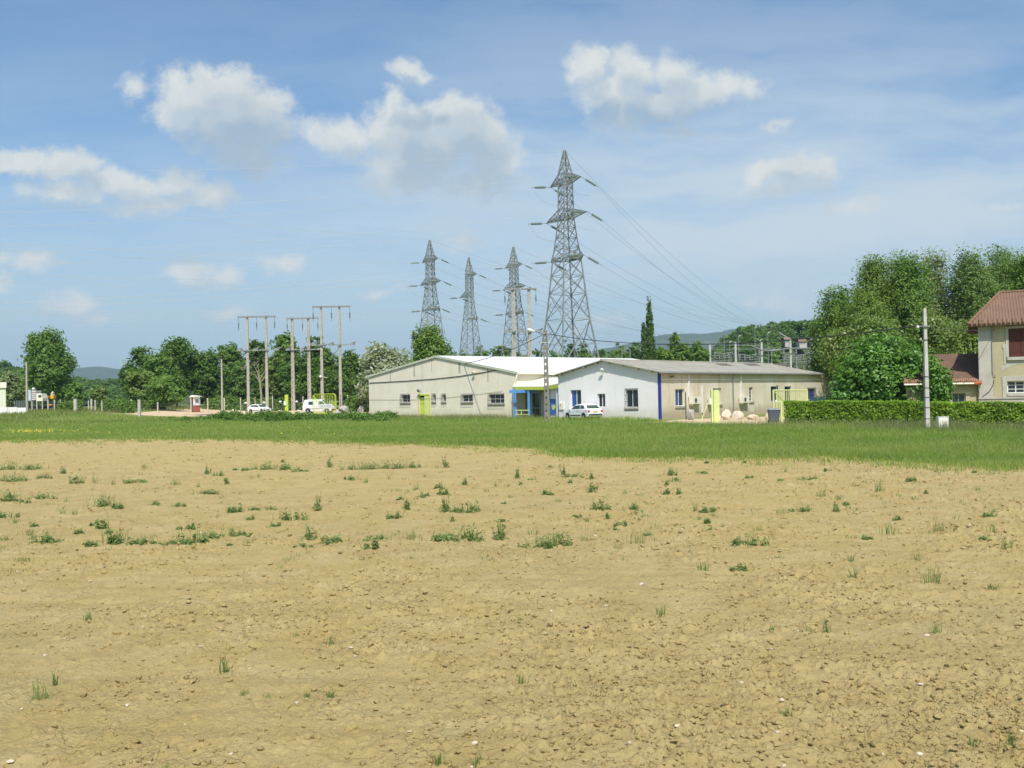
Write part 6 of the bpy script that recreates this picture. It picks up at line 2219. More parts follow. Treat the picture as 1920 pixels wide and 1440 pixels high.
# --- big round tree on the left
tree_px('maple_tree', 'tall round crowned tree standing alone on the left behind the white lorry', 93, 616, 196, 108, 'mid', 11, bottom=.10, lobes=13, dens=1.2, trunk=.40)
tree_px('bush_tree', 'bright green small tree right under the lone round tree', 141, 717, 186, 34, 'mid', 12, bottom=.05, trunk=.15)
tree_px('blossom_shrub', 'small white flowering shrub among the fence posts', 186, 724, 168, 30, 'acacia', 13, bottom=.18, trunk=.08, dens=.8, cr=.35)
tree_px('grey_bush', 'loose grey green tree behind the cream metal shed', 18, 694, 215, 70, 'greypop', 14, bottom=.05, trunk=.2)
# --- the wood behind the twin poles
WOOD = [(262, 648, 200, 80, 'dark', 'leftmost tree of the dark wood, rounded at its left end'), (332, 633, 206, 96, 'dark', 'tallest dark tree near the left end of the wood'), (300, 660, 196, 80, 'mid', 'broad green tree in front of the tallest dark tree of the wood'),
        (385, 656, 208, 84, 'dark', 'dark tree of the wood behind the slim grey pole'), (436, 641, 214, 66, 'mid', 'pointed tree of the wood just left of the leftmost twin poles'), (484, 638, 218, 60, 'dark', 'dark tree of the wood seen between the leftmost twin poles'),
        (455, 680, 205, 80, 'dark', 'low dark tree behind the foot of the leftmost twin poles'), (540, 623, 222, 66, 'mid', 'tallest tree of the right part of the wood, behind the ladder patterned poles'), (590, 633, 222, 60, 'dark', 'dark tree between the ladder poles and the tallest twin poles'),
        (560, 672, 206, 90, 'dark', 'low dark tree behind the roof of the white van'), (612, 655, 212, 66, 'mid', 'green tree framed by the tallest twin poles'), (662, 652, 216, 62, 'dark', 'dark tree at the right end of the wood beside the silver poplar'),
        (520, 660, 212, 70, 'olive', 'yellowish tree of the wood left of the ladder poles'), (640, 680, 206, 60, 'dark', 'low dark tree at the right end of the wood')]
for i, (px, yt, Y, w, k, lab) in enumerate(WOOD):
    tree_px('wood_tree', lab, px, yt, Y, w, k, 40 + i, bottom=.06, group='trees of the wood behind the twin poles', lobes=11, dens=.8, trunk=.22)
tree_px('young_tree', 'yellow green young tree standing low before the dark wood', 262, 694, 176, 58, 'olive', 61, bottom=.06, trunk=.12, style='round')
tree_px('cherry_tree', 'low spreading green tree left of the kiosk', 312, 704, 170, 84, 'mid', 62, bottom=.12, trunk=.14)
# a bare dead tree among the poles
b = onground(490, 186)
T = Thing('dead_tree', 'pale leafless tree between the leftmost twin poles', 'tree', b)
mb = MB()
fork = colx(487, at(487, 712, 186).z, 186)
mb.path([b, b.lerp(fork, .6) + Vector((.1, 0, 0)), fork], [.22, .18, .15], 6)
for (px, py) in ((476, 686), (498, 693), (470, 700), (503, 708), (481, 680)):
    e = at(px, py, 186); mb.path([fork - UP * .3 * (px % 3), fork.lerp(e, .5) + Vector((.12, 0, .2)), e], [.10, .065, .03], 5)
T.part('trunk', mb, M['pale_bark'])
mb = MB()
rr = random.Random(5)
for (px, py) in ((476, 686), (498, 693), (470, 700), (503, 708), (481, 680), (455, 694), (460, 690)):
    e = at(px, py, 186)
    for k in range(5): mb.tube(e, e + Vector((rr.uniform(-.9, .9), rr.uniform(-.5, .5), rr.uniform(.1, .9))), .03, .01, n=4)
T.part('twigs', mb, M['pale_bark'])
# --- silver poplar and willow behind the cream workshop
tree_px('silver_poplar', 'silvery white leaved poplar left of the cream workshop roof', 722, 641, 150, 112, 'white', 70, bottom=.04, lobes=12, dens=1.25, trunk=.2, ls=.30, cr=.6)
tree_px('willow_tree', 'bushy yellow green willow behind the ridge of the white roof', 813, 604, 172, 88, 'willow', 71, bottom=.10, style='spray', lobes=16, dens=1.2, trunk=.22, cr=.55, up=.8)
# --- trees far behind the white roof
for i, (px, yt, Y, w, k) in enumerate([(870, 655, 330, 50, 'mid'), (905, 648, 335, 54, 'mid'), (945, 645, 340, 56, 'olive'), (1010, 655, 360, 44, 'dark'), (1040, 651, 350, 44, 'mid'), (1068, 636, 340, 40, 'dark'), (1095, 640, 345, 40, 'mid'), (1125, 650, 350, 56, 'olive'), (1160, 645, 350, 60, 'mid'), (1195, 640, 360, 50, 'dark'), (980, 660, 350, 40, 'olive'), (895, 662, 300, 50, 'olive')]):
    lab = ['green tree far behind the foot of the slender pylon', 'tree far behind the white roof right of the slender pylon', 'broad olive tree far behind the white roof, left of the ladder poles', 'small dark tree seen left of the tallest pylon', 'tree seen through the left leg of the tallest pylon',
           'tallest dark tree seen through the legs of the tallest pylon', 'tree seen through the right leg of the tallest pylon', 'olive tree right of the tallest pylon', 'broad tree behind the distant street lights', 'dark tree left of the cypresses', 'small olive tree between the ladder poles', 'low olive tree just above the white roof by the slender pylon'][i]
    tree_px('far_tree', lab, px, yt, Y, w, k, 90 + i, bottom=.02, group='far trees behind the white roof', dens=.6, lobes=8, trunk=.2, limbs=3)
# --- cypresses and the green belt behind the grey roof
tree_px('cypress_tree', 'tall dark cypress behind the grey roof, taller of two', 1221.5, 559, 138, 16, 'cypress', 120, bottom=.02, style='spindle', lobes=12, dens=3.4, trunk=.16, cr=.15, ls=.14, shell=.5, limbs=2)
tree_px('cypress_tree', 'shorter slim cypress left of the tall one', 1209.5, 599, 137, 9.5, 'cypress', 121, bottom=.02, style='spindle', lobes=10, dens=3.4, trunk=.12, cr=.12, ls=.13, shell=.5, limbs=2)
for i, (px, yt, Y, w, k) in enumerate([(1250, 644, 180, 48, 'olive'), (1283, 640, 184, 48, 'mid'), (1312, 644, 182, 44, 'mid'), (1268, 618, 235, 40, 'olive'), (1312, 634, 240, 30, 'dark'), (1236, 650, 176, 30, 'mid')]):
    lab = ['bushy olive tree right of the tall cypress', 'bushy green tree in the middle behind the grey roof ridge', 'bushy green tree left of the first substation post', 'thin taller tree rising above the green belt before the blue hill', 'small dark round tree above the green belt', 'low green bush between the cypress and the olive tree'][i]
    tree_px('belt_tree', lab, px, yt, Y, w, k, 130 + i, bottom=.02, group='tree belt behind the grey roof', dens=.8 if i != 3 else .35, trunk=.15, limbs=3)
tree_px('yellow_tree', 'bright yellow green tree on the slope behind the substation', 1452, 638, 330, 22, 'willow', 140, bottom=.0, trunk=.15, dens=.8, limbs=2)

# --- tall poplars at the right
TALL = [(1574, 538, 110, 84, 'mid', 'leftmost tree of the tall group, lower and leaning left'), (1644, 470, 112, 98, 'olive', 'tall olive poplar second from the left of the tall group'), (1704, 464, 112, 104, 'mid', 'tall dark green poplar in the middle of the tall group'),
        (1757, 447, 116, 64, 'greypop', 'tallest pale grey green poplar with a narrow top'), (1828, 457, 114, 112, 'poplar', 'broad grey green poplar left of the house chimney'), (1886, 454, 118, 86, 'poplar', 'poplar rising behind the house chimney'), (1925, 462, 98, 70, 'mid', 'bright green tree cut by the right edge above the house'),
        (1622, 540, 106, 120, 'olive', 'yellowish lower tree in front of the tall poplars'), (1546, 588, 113, 58, 'mid', 'lowest tree at the left end of the tall group')]
for i, (px, yt, Y, w, k, lab) in enumerate(TALL):
    tree_px('poplar_tree', lab, px, yt, Y, w, k, 150 + i, bottom=.10 if i != 7 else .15, style='round', lobes=15 if w > 70 else 9, group='tall trees behind the house', dens=.62 if i not in (3, 4, 5) else .46, trunk=.30, ls=.15, cr=.50, bark='pale_bark' if k in ('greypop', 'poplar') else 'bark')
# --- flowering acacias below them
for i, (px, yt, Y, w, lab) in enumerate([(1580, 618, 84, 78, 'flowering acacia reaching over the right end of the grey roof'), (1640, 588, 84, 120, 'flowering acacia behind the glossy garden tree'), (1755, 592, 86, 120, 'flowering acacia between the pale pole and the house'), (1808, 600, 80, 80, 'flowering acacia touching the left corner of the house')]):
    tree_px('acacia_tree', lab, px, yt, Y, w, 'acacia', 170 + i, bottom=.10 if i else .50, group='flowering acacias', dens=.9, trunk=.16, ls=.15, cr=.5, lobes=11)
# --- glossy tree in the garden
tree_px('garden_tree', 'glossy bright green garden tree rising behind the hedge', 1662, 622, 65.5, 212, 'bright', 180, bottom=-.28, lobes=20, dens=1.2, trunk=.14, ls=.15, cr=.34, depth=.75)
tree_px('garden_tree', 'glossy leafy shoots of a garden tree just right of the pale pole', 1762, 660, 62.5, 50, 'bright', 181, bottom=.12, style='spray', lobes=9, dens=.8, trunk=.06, ls=.13, cr=.22)


# ================================================================== HEDGE, SCRUB
def build_hedge(name, label, path, zt, thick, seed, dens=1.0):
    """clipped hedge: leaves on a filled box with a slightly wavy face"""
    rng = np.random.default_rng(seed)
    a, b = Vector(path[0]), Vector(path[1])
    L = (b - a).length; A = (b - a) / L; N = Vector((A.y, -A.x, 0))
    T = Thing(name, label, 'hedge', a)
    n = int(L * 950 * dens)
    s = rng.uniform(0, L, n); f = rng.uniform(0, 1, n)
    h = np.interp(s, [0, L], zt)
    face = rng.uniform(0, 1, n)
    top = face > .70
    wav = .10 * (fbm(s / 1.1, np.zeros(n) + seed, 5, 3) - .5) * 2
    wz = .07 * (fbm(s / .8, np.zeros(n) + 7 + seed, 6, 3) - .5) * 2
    d = np.where(top, rng.uniform(-thick, .0, n), np.abs(rng.normal(0, .07, n)) * -1) + wav
    z = np.where(top, h + wz - np.abs(rng.normal(0, .05, n)), (h + wz) * f ** .85)
    z = np.maximum(z, 0.02)
    P = np.array(a)[None] + np.array(A)[None] * s[:, None] + np.array(N)[None] * d[:, None]; P[:, 2] = z
    bulge = .16 * (fbm(s / .45, z / .4, 9 + seed, 3) - .5)
    P += np.array(N)[None] * bulge[:, None]
    Nn = np.where(top[:, None], np.array([[0, 0, 1.0]]), np.array(N)[None] * .8 + np.array([[0, 0, .35]])) + rng.normal(0, .55, (n, 3))
    V, Fq = leaf_quads(P, Nn, rng.uniform(.05, .10, n), .55)
    T.np_part('foliage', V, Fq, LM['hedge'])
    mb = MB()
    k = max(3, int(L / 1.2))
    for i in range(k):
        p = a.lerp(b, (i + .5) / k) - N * thick * .5
        mb.tube(p - UP * .1, p + UP * (zt[0] * .8), .035, .015, n=5)
        for q in range(3): mb.tube(p + UP * (.3 + .25 * q), p + A * rng.uniform(-.5, .5) + N * rng.uniform(-.2, .3) + UP * (.6 + .25 * q), .018, .008, n=4)
    T.part('stems', mb, M['bark'])
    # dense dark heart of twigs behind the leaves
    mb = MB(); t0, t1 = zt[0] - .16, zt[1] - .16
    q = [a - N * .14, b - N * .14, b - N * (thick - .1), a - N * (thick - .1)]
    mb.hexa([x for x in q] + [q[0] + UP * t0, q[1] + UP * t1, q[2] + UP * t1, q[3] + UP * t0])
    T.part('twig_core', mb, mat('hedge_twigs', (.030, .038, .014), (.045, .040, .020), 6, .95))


def hedge_pt(px, Y):
    p = at(px, 745, Y); return Vector((p.x, p.y, 0))


h0, h1, h2 = hedge_pt(1470, 65.5), hedge_pt(1706, 57.8), hedge_pt(1712, 57.2)
z = lambda px, py, Y: at(px, py, Y).z
build_hedge('clipped_hedge', 'clipped bright green hedge left of the pale pole', (h0, h1), (z(1470, 752.5, 65.5), z(1706, 752.5, 57.8)), 1.0, 3)
h3 = hedge_pt(1985, 51.0)
build_hedge('clipped_hedge', 'clipped hedge running behind the pale pole to the right edge', (h2 - (h1 - h0).normalized() * .1 + Vector((0, .35, 0)), h3), (z(1712, 754, 57.2), z(1985, 755, 51.0)), 1.0, 4)
# boxy hedge at the far left among the posts
a, b = at(194, 755, 158), at(244, 755, 152); ga = gh(a.x, a.y)
a.z = ga; b.z = gh(b.x, b.y)


def scrub(name, label, spots, kind, seed, kind_stuff=True, ls=.16):
    rng = np.random.default_rng(seed)
    P = []; Nn = []; S = []
    for (x, y, w, d, h) in spots:
        g = gh(x, y)
        n = int(260 * max(.5, w * h / 1.2))
        q = rng.normal(0, 1, (n, 3)); q /= np.linalg.norm(q, axis=1, keepdims=True); q[:, 2] = np.abs(q[:, 2])
        r = rng.uniform(.35, 1.1, n)
        P.append(np.array([x, y, g]) + q * r[:, None] * np.array([w / 2, d / 2, h])); Nn.append(q * .6 + np.array([0, 0, .5]) + rng.normal(0, .5, (n, 3))); S.append(np.full(n, ls) * rng.uniform(.6, 1.3, n))
    V, Fq = leaf_quads(np.concatenate(P), np.concatenate(Nn), np.concatenate(S))
    o = np_obj(name, V, Fq, LM[kind])
    tag(o, label, name.split('_')[-1], kind='stuff' if kind_stuff else None)
    return o


rg = np.random.default_rng(77)
sp = []
for k in range(190):
    f = rg.uniform(0, 1); px = 396 + f * 340; Y = np.interp(px, [396, 560, 736], [112, 104, 99]) + rg.normal(0, 2.5)
    p = onground(px, Y); hh = rg.uniform(.5, 1.25) * (1.0 if px < 560 else .8)
    sp.append((p.x, p.y, rg.uniform(.9, 1.8), 1.2, hh))
for k in range(26):
    px = rg.uniform(320, 400); Y = rg.uniform(110, 125); p = onground(px, Y); sp.append((p.x, p.y, 1.0, 1, rg.uniform(.25, .6)))
scrub('tall_weeds', 'tall dark green weeds in front of the sandy yard and the yellow green gate', sp, 'scrub', 5, ls=.13)
sp = []
for k in range(60):
    px = rg.uniform(655, 692); Y = rg.uniform(150, 175); p = onground(px, Y); sp.append((p.x, p.y, 1.8, 1.5, rg.uniform(.6, 2.4)))
for k in range(70):
    px = rg.uniform(392, 560); Y = rg.uniform(190, 200); p = onground(px, Y); sp.append((p.x, p.y, 3, 2, rg.uniform(.8, 2.6)))
for k in range(50):
    px = rg.uniform(190, 300); Y = rg.uniform(172, 186); p = onground(px, Y); sp.append((p.x, p.y, 2.4, 2, rg.uniform(.8, 1.8)))
scrub('undergrowth', 'low undergrowth at the foot of the dark wood', sp, 'mid', 6, ls=.28)
a, b = onground(194, 156), onground(244, 150)
sp = [(a.x + (b.x - a.x) * f, a.y + (b.y - a.y) * f, 1.0, 1.4, 1.75 + .1 * math.sin(9 * f)) for f in np.linspace(0, 1, 9)]
o = scrub('square_hedge', 'boxy green hedge among the far left fence posts', sp, 'mid', 8, False, .22); tag(o, None, 'hedge')
a, b = onground(114, 160), onground(138, 158)
sp = [(a.x + (b.x - a.x) * f, a.y, 1.2, 1.2, 1.6) for f in np.linspace(0, 1, 5)]
o = scrub('round_hedge', 'low olive hedge right of the yellow machine on the far left', sp, 'olive', 9, False, .22); tag(o, None, 'hedge')


# ================================================================== HILLS AND FAR WOODS
def hill(name, label, prof, Y, depth, m, seed, rough=.0, base=-5.0):
    """ridge seen from the field: profile in photo points at distance Y, rounded in depth"""
    xs = np.linspace(prof[0][0], prof[-1][0], 120)
    ys = np.interp(xs, [p[0] for p in prof], [p[1] for p in prof])
    k = np.ones(5) / 5; ys = np.convolve(np.pad(ys, 2, 'edge'), k, 'valid')
    V = []; nr = 15
    for j in range(nr):
        t = j / (nr - 1); prof_t = math.sin(PI * min(1, t * 1.0)) ** .8
        for i, (x, y) in enumerate(zip(xs, ys)):
            p = at(x, y, Y); yy = Y + depth * (t - .5)
            hgt = (p.z - base) * prof_t
            h = rough * (float(fbm(np.array([p.x / depth * 9]), np.array([t * 6.]), seed, 4)[0]) - .5) * prof_t
            V.append((p.x, yy, base + hgt + h))
    n = len(xs)
    Fq = [(j * n + i, j * n + i + 1, (j + 1) * n + i + 1, (j + 1) * n + i) for j in range(nr - 1) for i in range(n - 1)]
    o = np_obj(name, V, Fq, m, smooth=True)
    tag(o, label, 'hill', kind='structure')
    return o


mhill = mat('wooded_hill', (.040, .070, .028), (.070, .095, .042), .02, .95)
hill('far_hills', 'blue wooded hills on the horizon at the left', [(-900, 735), (-500, 712), (-200, 700), (0, 715), (120, 703), (150, 692), (168, 687), (185, 688), (200, 693), (225, 695), (260, 700), (420, 716), (700, 722), (900, 720)], 4600, 1600, mhill, 1, 40)
hill('far_hills', 'long blue ridge on the horizon right of the cypresses', [(900, 715), (1060, 680), (1130, 655), (1180, 642), (1210, 636), (1236, 628), (1262, 624), (1300, 629), (1322, 628), (1350, 621), (1385, 615), (1420, 619), (1470, 630), (1540, 640), (1700, 648), (2100, 660), (2500, 700)], 4200, 1600, mhill, 2, 30)


def far_wood(name, label, spots, kind, seed, ls):
    """wooded mass: many crowns of leaf clumps on the slope, one object"""
    rng = np.random.default_rng(seed)
    P = []; Nn = []; S = []
    for (x, y, z0, w, h) in spots:
        ells = make_crown_ells(w, w, h, .02, rng, 6)
        p, n_, s, _ = crown_arrays(ells, 34, 12, w * .09, ls, .55, .75, rng)
        P.append(p + np.array([x, y, z0])); Nn.append(n_); S.append(s)
    V, Fq = leaf_quads(np.concatenate(P), np.concatenate(Nn), np.concatenate(S))
    o = np_obj(name, V, Fq, LM[kind])
    tag(o, label, 'wood', kind='stuff')


mslope = mat('slope_ground', (.055, .080, .028), (.080, .100, .040), .05, .95)
# right wooded slope
prof = [(1330, 690), (1362, 655), (1390, 638), (1430, 632), (1500, 627), (1560, 624), (1700, 616), (1900, 616), (2150, 640), (2400, 700)]
hill('wooded_slope', 'dark wooded slope rising behind the substation', prof, 470, 150, mslope, 3, 3)
sp = []
for k in range(250):
    px = rg.uniform(1345, 1640); Y = rg.uniform(408, 478)
    yb = np.interp(px, [p[0] for p in prof], [p[1] for p in prof]); f = max(0.02, math.sin(PI * ((Y - 470) / 150 + .5)) ** .8)
    p = at(px, yb, 470); zb = -5 + (p.z + 5) * f
    if Y < 436 and 1462 < px < 1536 and zb > 8: continue
    c = colx(px, zb, Y); sp.append((c.x, Y, zb - 1, rg.uniform(6, 10), rg.uniform(4.5, 8)))
far_wood('slope_wood', 'dense dark wood covering the slope behind the substation', sp, 'dark', 31, .85)
# left wooded band and hill
prof2 = [(-400, 700), (-100, 700), (-20, 702), (10, 699), (40, 712), (90, 722), (140, 728), (170, 732), (260, 734), (420, 740)]
hill('left_slope', 'dark wooded rise behind the lone round tree', prof2, 620, 200, mslope, 4, 3)
sp = []
for k in range(230):
    px = rg.uniform(-60, 300); Y = rg.uniform(535, 625)
    yb = np.interp(px, [p[0] for p in prof2], [p[1] for p in prof2]); f = max(0.02, math.sin(PI * ((Y - 620) / 200 + .5)) ** .8)
    p = at(px, yb, 620); zb = -5 + (p.z + 5) * f
    c = colx(px, zb, Y); sp.append((c.x, Y, zb - 1, rg.uniform(8, 13), rg.uniform(5, 9)))
far_wood('left_wood', 'dark wood along the horizon behind the far left posts', sp, 'dark', 32, 1.0)
sp = []
for k in range(160):
    px = rg.uniform(640, 1340); Y = rg.uniform(430, 560); yt = np.interp(px, [640, 860, 1000, 1200, 1340], [668, 664, 668, 655, 650]) + rg.uniform(-3, 8)
    c = onground(px, Y); h = at(px, yt, Y).z; sp.append((c.x, Y, -.5, rg.uniform(9, 15), h + .5))
far_wood('plain_wood', 'hazy line of woods on the plain behind the pylons', sp, 'mid', 33, 1.1)


# ================================================================== WEEDS IN THE FIELD
def weed_mesh(kind, w, h, rng):
    """local arrays of one weed"""
    if kind == 'leafy':
        n = int(80 + 480 * w)
        ns = int(3 + w * 9); sx = rng.normal(0, .30, ns) * w; sy = rng.normal(0, .12, ns) * w; sh = rng.uniform(.35, 1.1, ns) * h; sw = rng.uniform(.10, .26, ns) * w
        k = rng.integers(0, ns, n)
        q = rng.normal(0, 1, (n, 3)); q /= np.linalg.norm(q, axis=1, keepdims=True); q[:, 2] = np.abs(q[:, 2])
        r = rng.uniform(.15, 1.1, n)
        P = np.stack([sx[k] + q[:, 0] * r * sw[k], sy[k] + q[:, 1] * r * sw[k] * .8, q[:, 2] * r * sh[k] * .95], -1)
        Nn = q * .4 + np.array([0, -.25, .55]) + rng.normal(0, .45, (n, 3))
        V, Fq = leaf_quads(P, Nn, rng.uniform(.018, .052, n), .32)
        m = max(8, int(w * 40))
        X = rng.normal(0, w * .28, m); Y = rng.normal(0, w * .12, m)
        V2, F2 = blades(X, Y, np.zeros(m), rng.uniform(.5, 1.1, m) * h, np.full(m, .012), .5)
        return np.concatenate([V, V2]), np.concatenate([Fq, F2 + len(V)])
    if kind == 'spike':
        n = 210
        low = rng.uniform(0, 1, n) < .68
        z = np.where(low, rng.uniform(0, .42, n), rng.uniform(.2, 1.0, n)) * h
        ns = 3; sx = rng.normal(0, .16, ns) * w; lean = rng.normal(0, .14, ns) * h; k = rng.integers(0, ns, n)
        rad = np.where(low, w * .55 * (1 - z / h) * rng.uniform(.3, 1.1, n), w * .10)
        a = rng.uniform(0, 2 * PI, n); r = rad * np.sqrt(rng.uniform(0, 1, n))
        P = np.stack([np.cos(a) * r + np.where(low, 0, sx[k] + lean[k] * z / h), np.sin(a) * r * .8, z * np.where(low, 1, np.array([1, .8, .62])[k])], -1)
        Nn = np.stack([np.cos(a) * .5, np.sin(a) * .5, np.full(n, .6)], -1) + rng.normal(0, .5, (n, 3))
        V, Fq = leaf_quads(P, Nn, rng.uniform(.016, .044, n), .28)
        m = 9
        V2, F2 = blades(rng.normal(0, .02, m), rng.normal(0, .02, m), np.zeros(m), rng.uniform(.7, 1.08, m) * h, np.full(m, .012), .10)
        return np.concatenate([V, V2]), np.concatenate([Fq, F2 + len(V)])
    m = int(14 + 34 * w * 2)
    return blades(rng.normal(0, w * .24, m), rng.normal(0, w * .18, m), np.zeros(m), rng.uniform(.35, 1.05, m) * h, np.full(m, .0075), .42)


WEEDS = [  # photo x, y of the foot, width, height, kind
    (18, 882, 28, 22, 'l'), (60, 882, 40, 12, 'l'), (119, 890, 16, 18, 's'), (30, 905, 40, 18, 'l'), (82, 899, 24, 12, 'l'), (146, 908, 22, 18, 'l'), (178, 908, 18, 20, 't'), (212, 911, 12, 14, 't'), (253, 907, 36, 9, 'l'), (15, 943, 36, 24, 'l'),
    (48, 946, 26, 12, 'l'), (78, 938, 38, 12, 'l'), (125, 942, 12, 12, 't'), (195, 952, 38, 28, 'l'), (193, 994, 25, 24, 'l'), (18, 972, 28, 12, 'l'), (85, 1021, 48, 20, 'l'), (55, 1008, 24, 14, 't'), (173, 1029, 24, 16, 'l'), (218, 1024, 40, 32, 'l'), (268, 1024, 46, 22, 'l'),
    (338, 1026, 44, 14, 'l'), (372, 1022, 36, 32, 'l'), (432, 1010, 46, 20, 'l'), (428, 1027, 20, 8, 'l'), (465, 1026, 30, 12, 't'), (468, 1010, 24, 9, 'l'), (388, 928, 36, 12, 'l'), (330, 911, 20, 14, 't'), (270, 880, 15, 12, 't'), (388, 890, 14, 20, 's'), (410, 893, 14, 14, 'l'), (426, 909, 14, 18, 's'),
    (458, 883, 22, 8, 'l'), (500, 881, 40, 16, 'l'), (540, 882, 26, 14, 'l'), (565, 885, 22, 8, 'l'), (618, 878, 18, 30, 's'), (685, 881, 56, 18, 'l'), (740, 880, 42, 20, 'l'), (776, 878, 26, 12, 'l'), (836, 878, 18, 30, 's'), (660, 902, 24, 12, 'l'), (687, 908, 12, 14, 't'), (290, 950, 22, 8, 'l'), (340, 952, 18, 8, 'l'),
    (440, 963, 30, 16, 'l'), (480, 959, 40, 10, 'l'), (595, 960, 24, 42, 's'), (543, 978, 38, 26, 'l'), (525, 989, 22, 10, 'l'), (578, 1017, 36, 36, 's'), (568, 1030, 26, 10, 'l'), (626, 1025, 30, 16, 'l'), (740, 976, 20, 16, 'l'), (762, 960, 20, 26, 's'), (826, 919, 20, 16, 'l'), (833, 930, 18, 10, 'l'), (836, 962, 28, 38, 's'), (878, 963, 36, 20, 'l'),
    (870, 911, 16, 16, 's'), (781, 922, 16, 14, 't'), (715, 1016, 42, 12, 'l'), (698, 1034, 25, 24, 'l'), (770, 1015, 36, 22, 't'), (820, 1016, 56, 20, 'l'), (888, 1018, 44, 28, 'l'), (938, 1014, 34, 46, 's'),
    (970, 899, 18, 24, 's'), (1057, 892, 14, 26, 's'), (1078, 896, 34, 9, 'l'), (1109, 900, 16, 14, 's'), (1108, 926, 30, 30, 's'), (1025, 931, 18, 14, 'l'), (1118, 960, 38, 22, 'l'), (1190, 958, 24, 14, 'l'), (1263, 893, 18, 20, 'l'), (1269, 903, 13, 10, 'l'), (1172, 928, 12, 12, 't'), (1250, 929, 18, 12, 'l'), (1273, 929, 14, 16, 's'), (1098, 979, 22, 10, 't'),
    (1325, 964, 32, 12, 'l'), (1302, 963, 10, 26, 't'), (1465, 964, 26, 14, 't'), (1506, 960, 26, 14, 'l'), (1540, 932, 26, 14, 't'), (1568, 960, 16, 22, 's'), (1573, 938, 14, 14, 't'), (1587, 949, 13, 8, 'l'), (1505, 902, 16, 10, 'l'), (1648, 924, 18, 26, 't'), (1710, 905, 18, 10, 'l'), (1827, 923, 24, 12, 't'), (1032, 1027, 68, 24, 'l'), (1000, 1006, 24, 18, 't'),
    (1100, 1019, 46, 12, 't'), (1192, 1023, 42, 30, 't'), (1160, 1032, 20, 14, 't'), (1400, 1026, 42, 24, 'l'), (1398, 1073, 34, 16, 'l'), (1320, 1073, 24, 18, 't'), (1665, 1008, 44, 24, 't'), (1760, 1002, 26, 24, 't'), (1787, 1002, 22, 14, 't'), (1860, 1002, 20, 24, 't'), (1889, 1034, 26, 22, 't'), (1685, 979, 18, 10, 'l'), (1855, 973, 18, 10, 'l'), (1720, 1054, 28, 20, 't'),
    (1750, 1096, 54, 38, 't'), (1600, 1086, 18, 30, 't'), (1596, 1056, 18, 16, 't'), (1240, 1160, 32, 26, 't'), (1447, 1187, 12, 16, 't'), (1755, 1192, 24, 24, 't'), (1516, 1192, 28, 14, 't'), (1551, 1196, 14, 26, 't'), (1478, 1348, 26, 24, 't'), (1893, 1412, 40, 54, 't'), (1822, 1412, 22, 24, 't'), (420, 1262, 26, 38, 't'), (165, 1168, 14, 24, 't'), (72, 1316, 32, 42, 't'), (102, 1290, 12, 28, 't'),
    (978, 1288, 22, 26, 't'), (555, 1204, 18, 12, 't'), (822, 1436, 22, 30, 't'), (895, 1436, 26, 28, 't'), (975, 1164, 12, 10, 't'), (620, 1216, 16, 22, 't'), (45, 1056, 34, 14, 't'), (770, 1050, 24, 10, 't'), (1405, 1172, 20, 12, 't'), (1857, 1110, 20, 14, 't'), (460, 1310, 22, 14, 't'), (500, 1312, 18, 12, 't'), (575, 1312, 20, 14, 't'), (620, 1312, 24, 18, 't'), (310, 1440, 26, 16, 't')]

_w = np.random.default_rng(99)
for _ in range(90):          # the many faint small plants between the larger ones
    _py = 868 + 150 * _w.uniform(0, 1) ** 1.2
    _px = _w.uniform(0, 1560) if _w.uniform() < .75 else _w.uniform(900, 1910)
    _s = .55 + (_py - 860) / 240
    if _py > gz(_px, _py).y * 0 + 862 and edge_y(np.array([(_px - 960) / FOC]))[0] > gz(_px, _py).y + 1.5:
        WEEDS.append((int(_px), int(_py), int(_w.uniform(8, 22) * _s), int(_w.uniform(6, 14) * _s), 't' if _w.uniform() < .55 else 'l'))

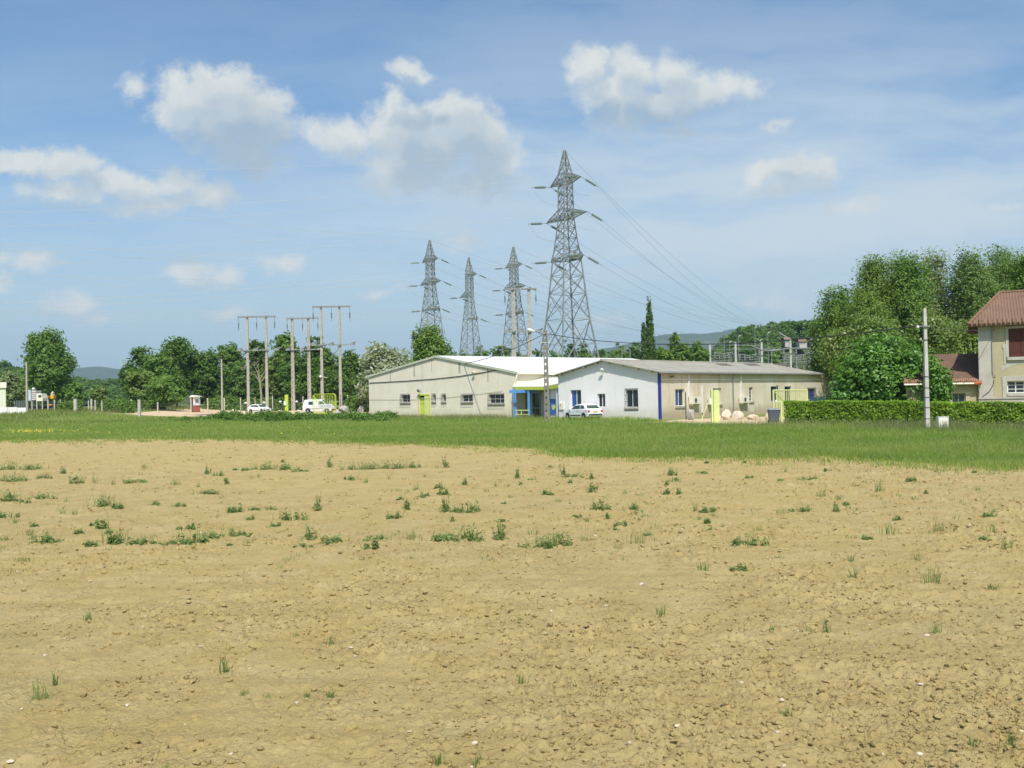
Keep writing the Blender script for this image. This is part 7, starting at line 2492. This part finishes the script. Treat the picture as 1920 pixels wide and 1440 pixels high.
KIND = {'l': 'leafy', 's': 'spike', 't': 'thin'}
SHARED = {}
for i, (px, py, w, h, k) in enumerate(WEEDS):
    p = gz(px, py); s = p.y / FOC
    W = max(.05, w * s) * (1.2 if k == 'l' else 1); H = max(.04, h * s) * (.88 if k == 's' else 1.1)
    rng = np.random.default_rng(500 + i)
    V, Fq = weed_mesh(KIND[k], W, H, rng)
    V = np.asarray(V) + np.array([p.x, p.y, float(field_z(np.array([p.x]), np.array([p.y]))[0]) + .005])
    zone = 'near' if py > 1045 else ('row' if py > 990 else ('mid' if py > 930 else 'far'))
    lab, grp = {
        ('l', 'far'): ('leafy green weed in the far band of the bare field near the grass', 'leafy weeds far out in the field'),
        ('l', 'mid'): ('leafy green weed between the far weeds and the dense row', 'leafy weeds in the middle of the field'),
        ('l', 'row'): ('low leafy weed in the dense row across the middle of the field', 'leafy weeds of the dense row'),
        ('l', 'near'): ('leafy weed alone on the bare soil nearer than the dense row', 'lone leafy weeds'),
        ('s', 'far'): ('upright pointed weed in the far band of the bare field', 'pointed weeds far out in the field'),
        ('s', 'mid'): ('upright pointed weed standing between the far band and the dense row', 'pointed weeds in the middle of the field'),
        ('s', 'row'): ('tall pointed weed standing in the dense row across the field', 'pointed weeds of the dense row'),
        ('t', 'far'): ('sparse thin tuft in the far band of the bare field', 'thin tufts far out in the field'),
        ('t', 'mid'): ('sparse thin tuft between the far band and the dense row', 'thin tufts in the middle of the field'),
        ('t', 'row'): ('sparse thin grass tuft level with the dense row of weeds', 'thin tufts of the dense row'),
        ('t', 'near'): ('thin wispy grass tuft on the bare soil in the foreground', 'thin tufts in the foreground'),
    }[(k, zone)]
    o = np_obj('weed' if k != 't' else 'grass_tuft', V, Fq, LM['weed'], loc=(p.x, p.y, .02))
    tag(o, lab, 'weed' if k != 't' else 'grass tuft', grp)

# tiny sprouts everywhere, nobody could count them
X, Y = scatter_field(420, y0=13)
VV = []; FF = []; o_ = 0
for x, y in zip(X, Y):
    if y > 60: continue
    rng = np.random.default_rng(int(abs(x * 997 + y * 131)))
    V, Fq = blades(rng.normal(0, .05, 7) + x, rng.normal(0, .05, 7) + y, np.full(7, .02), rng.uniform(.02, .06, 7) + .0010 * y, np.full(7, .004 + .0003 * y), .9)
    VV.append(V); FF.append(Fq + o_); o_ += len(V)
o = np_obj('sprouts', np.concatenate(VV), np.concatenate(FF), LM['weed'])
tag(o, 'tiny green sprouts scattered over the ploughed field', 'sprouts', kind='stuff')

# ================================================================== AIR
def build_haze():      # one box of even air round the camera and everything built; the sky lies outside
    mb = MB()
    mb.box((0, 3400, 208), (14000, 8000, 430))
    m, nt, N, L, out = _nodes('haze_air')
    v = N.new('ShaderNodeVolumePrincipled')
    v.inputs['Color'].default_value = (.55, .78, 1.0, 1)
    v.inputs['Density'].default_value = 1.1e-4
    v.inputs['Anisotropy'].default_value = .0
    L.new(v.outputs[0], out.inputs['Volume'])
    o = mb.build('haze', m)
    tag(o, 'thin blue haze over the plain', 'haze', kind='stuff')


build_haze()
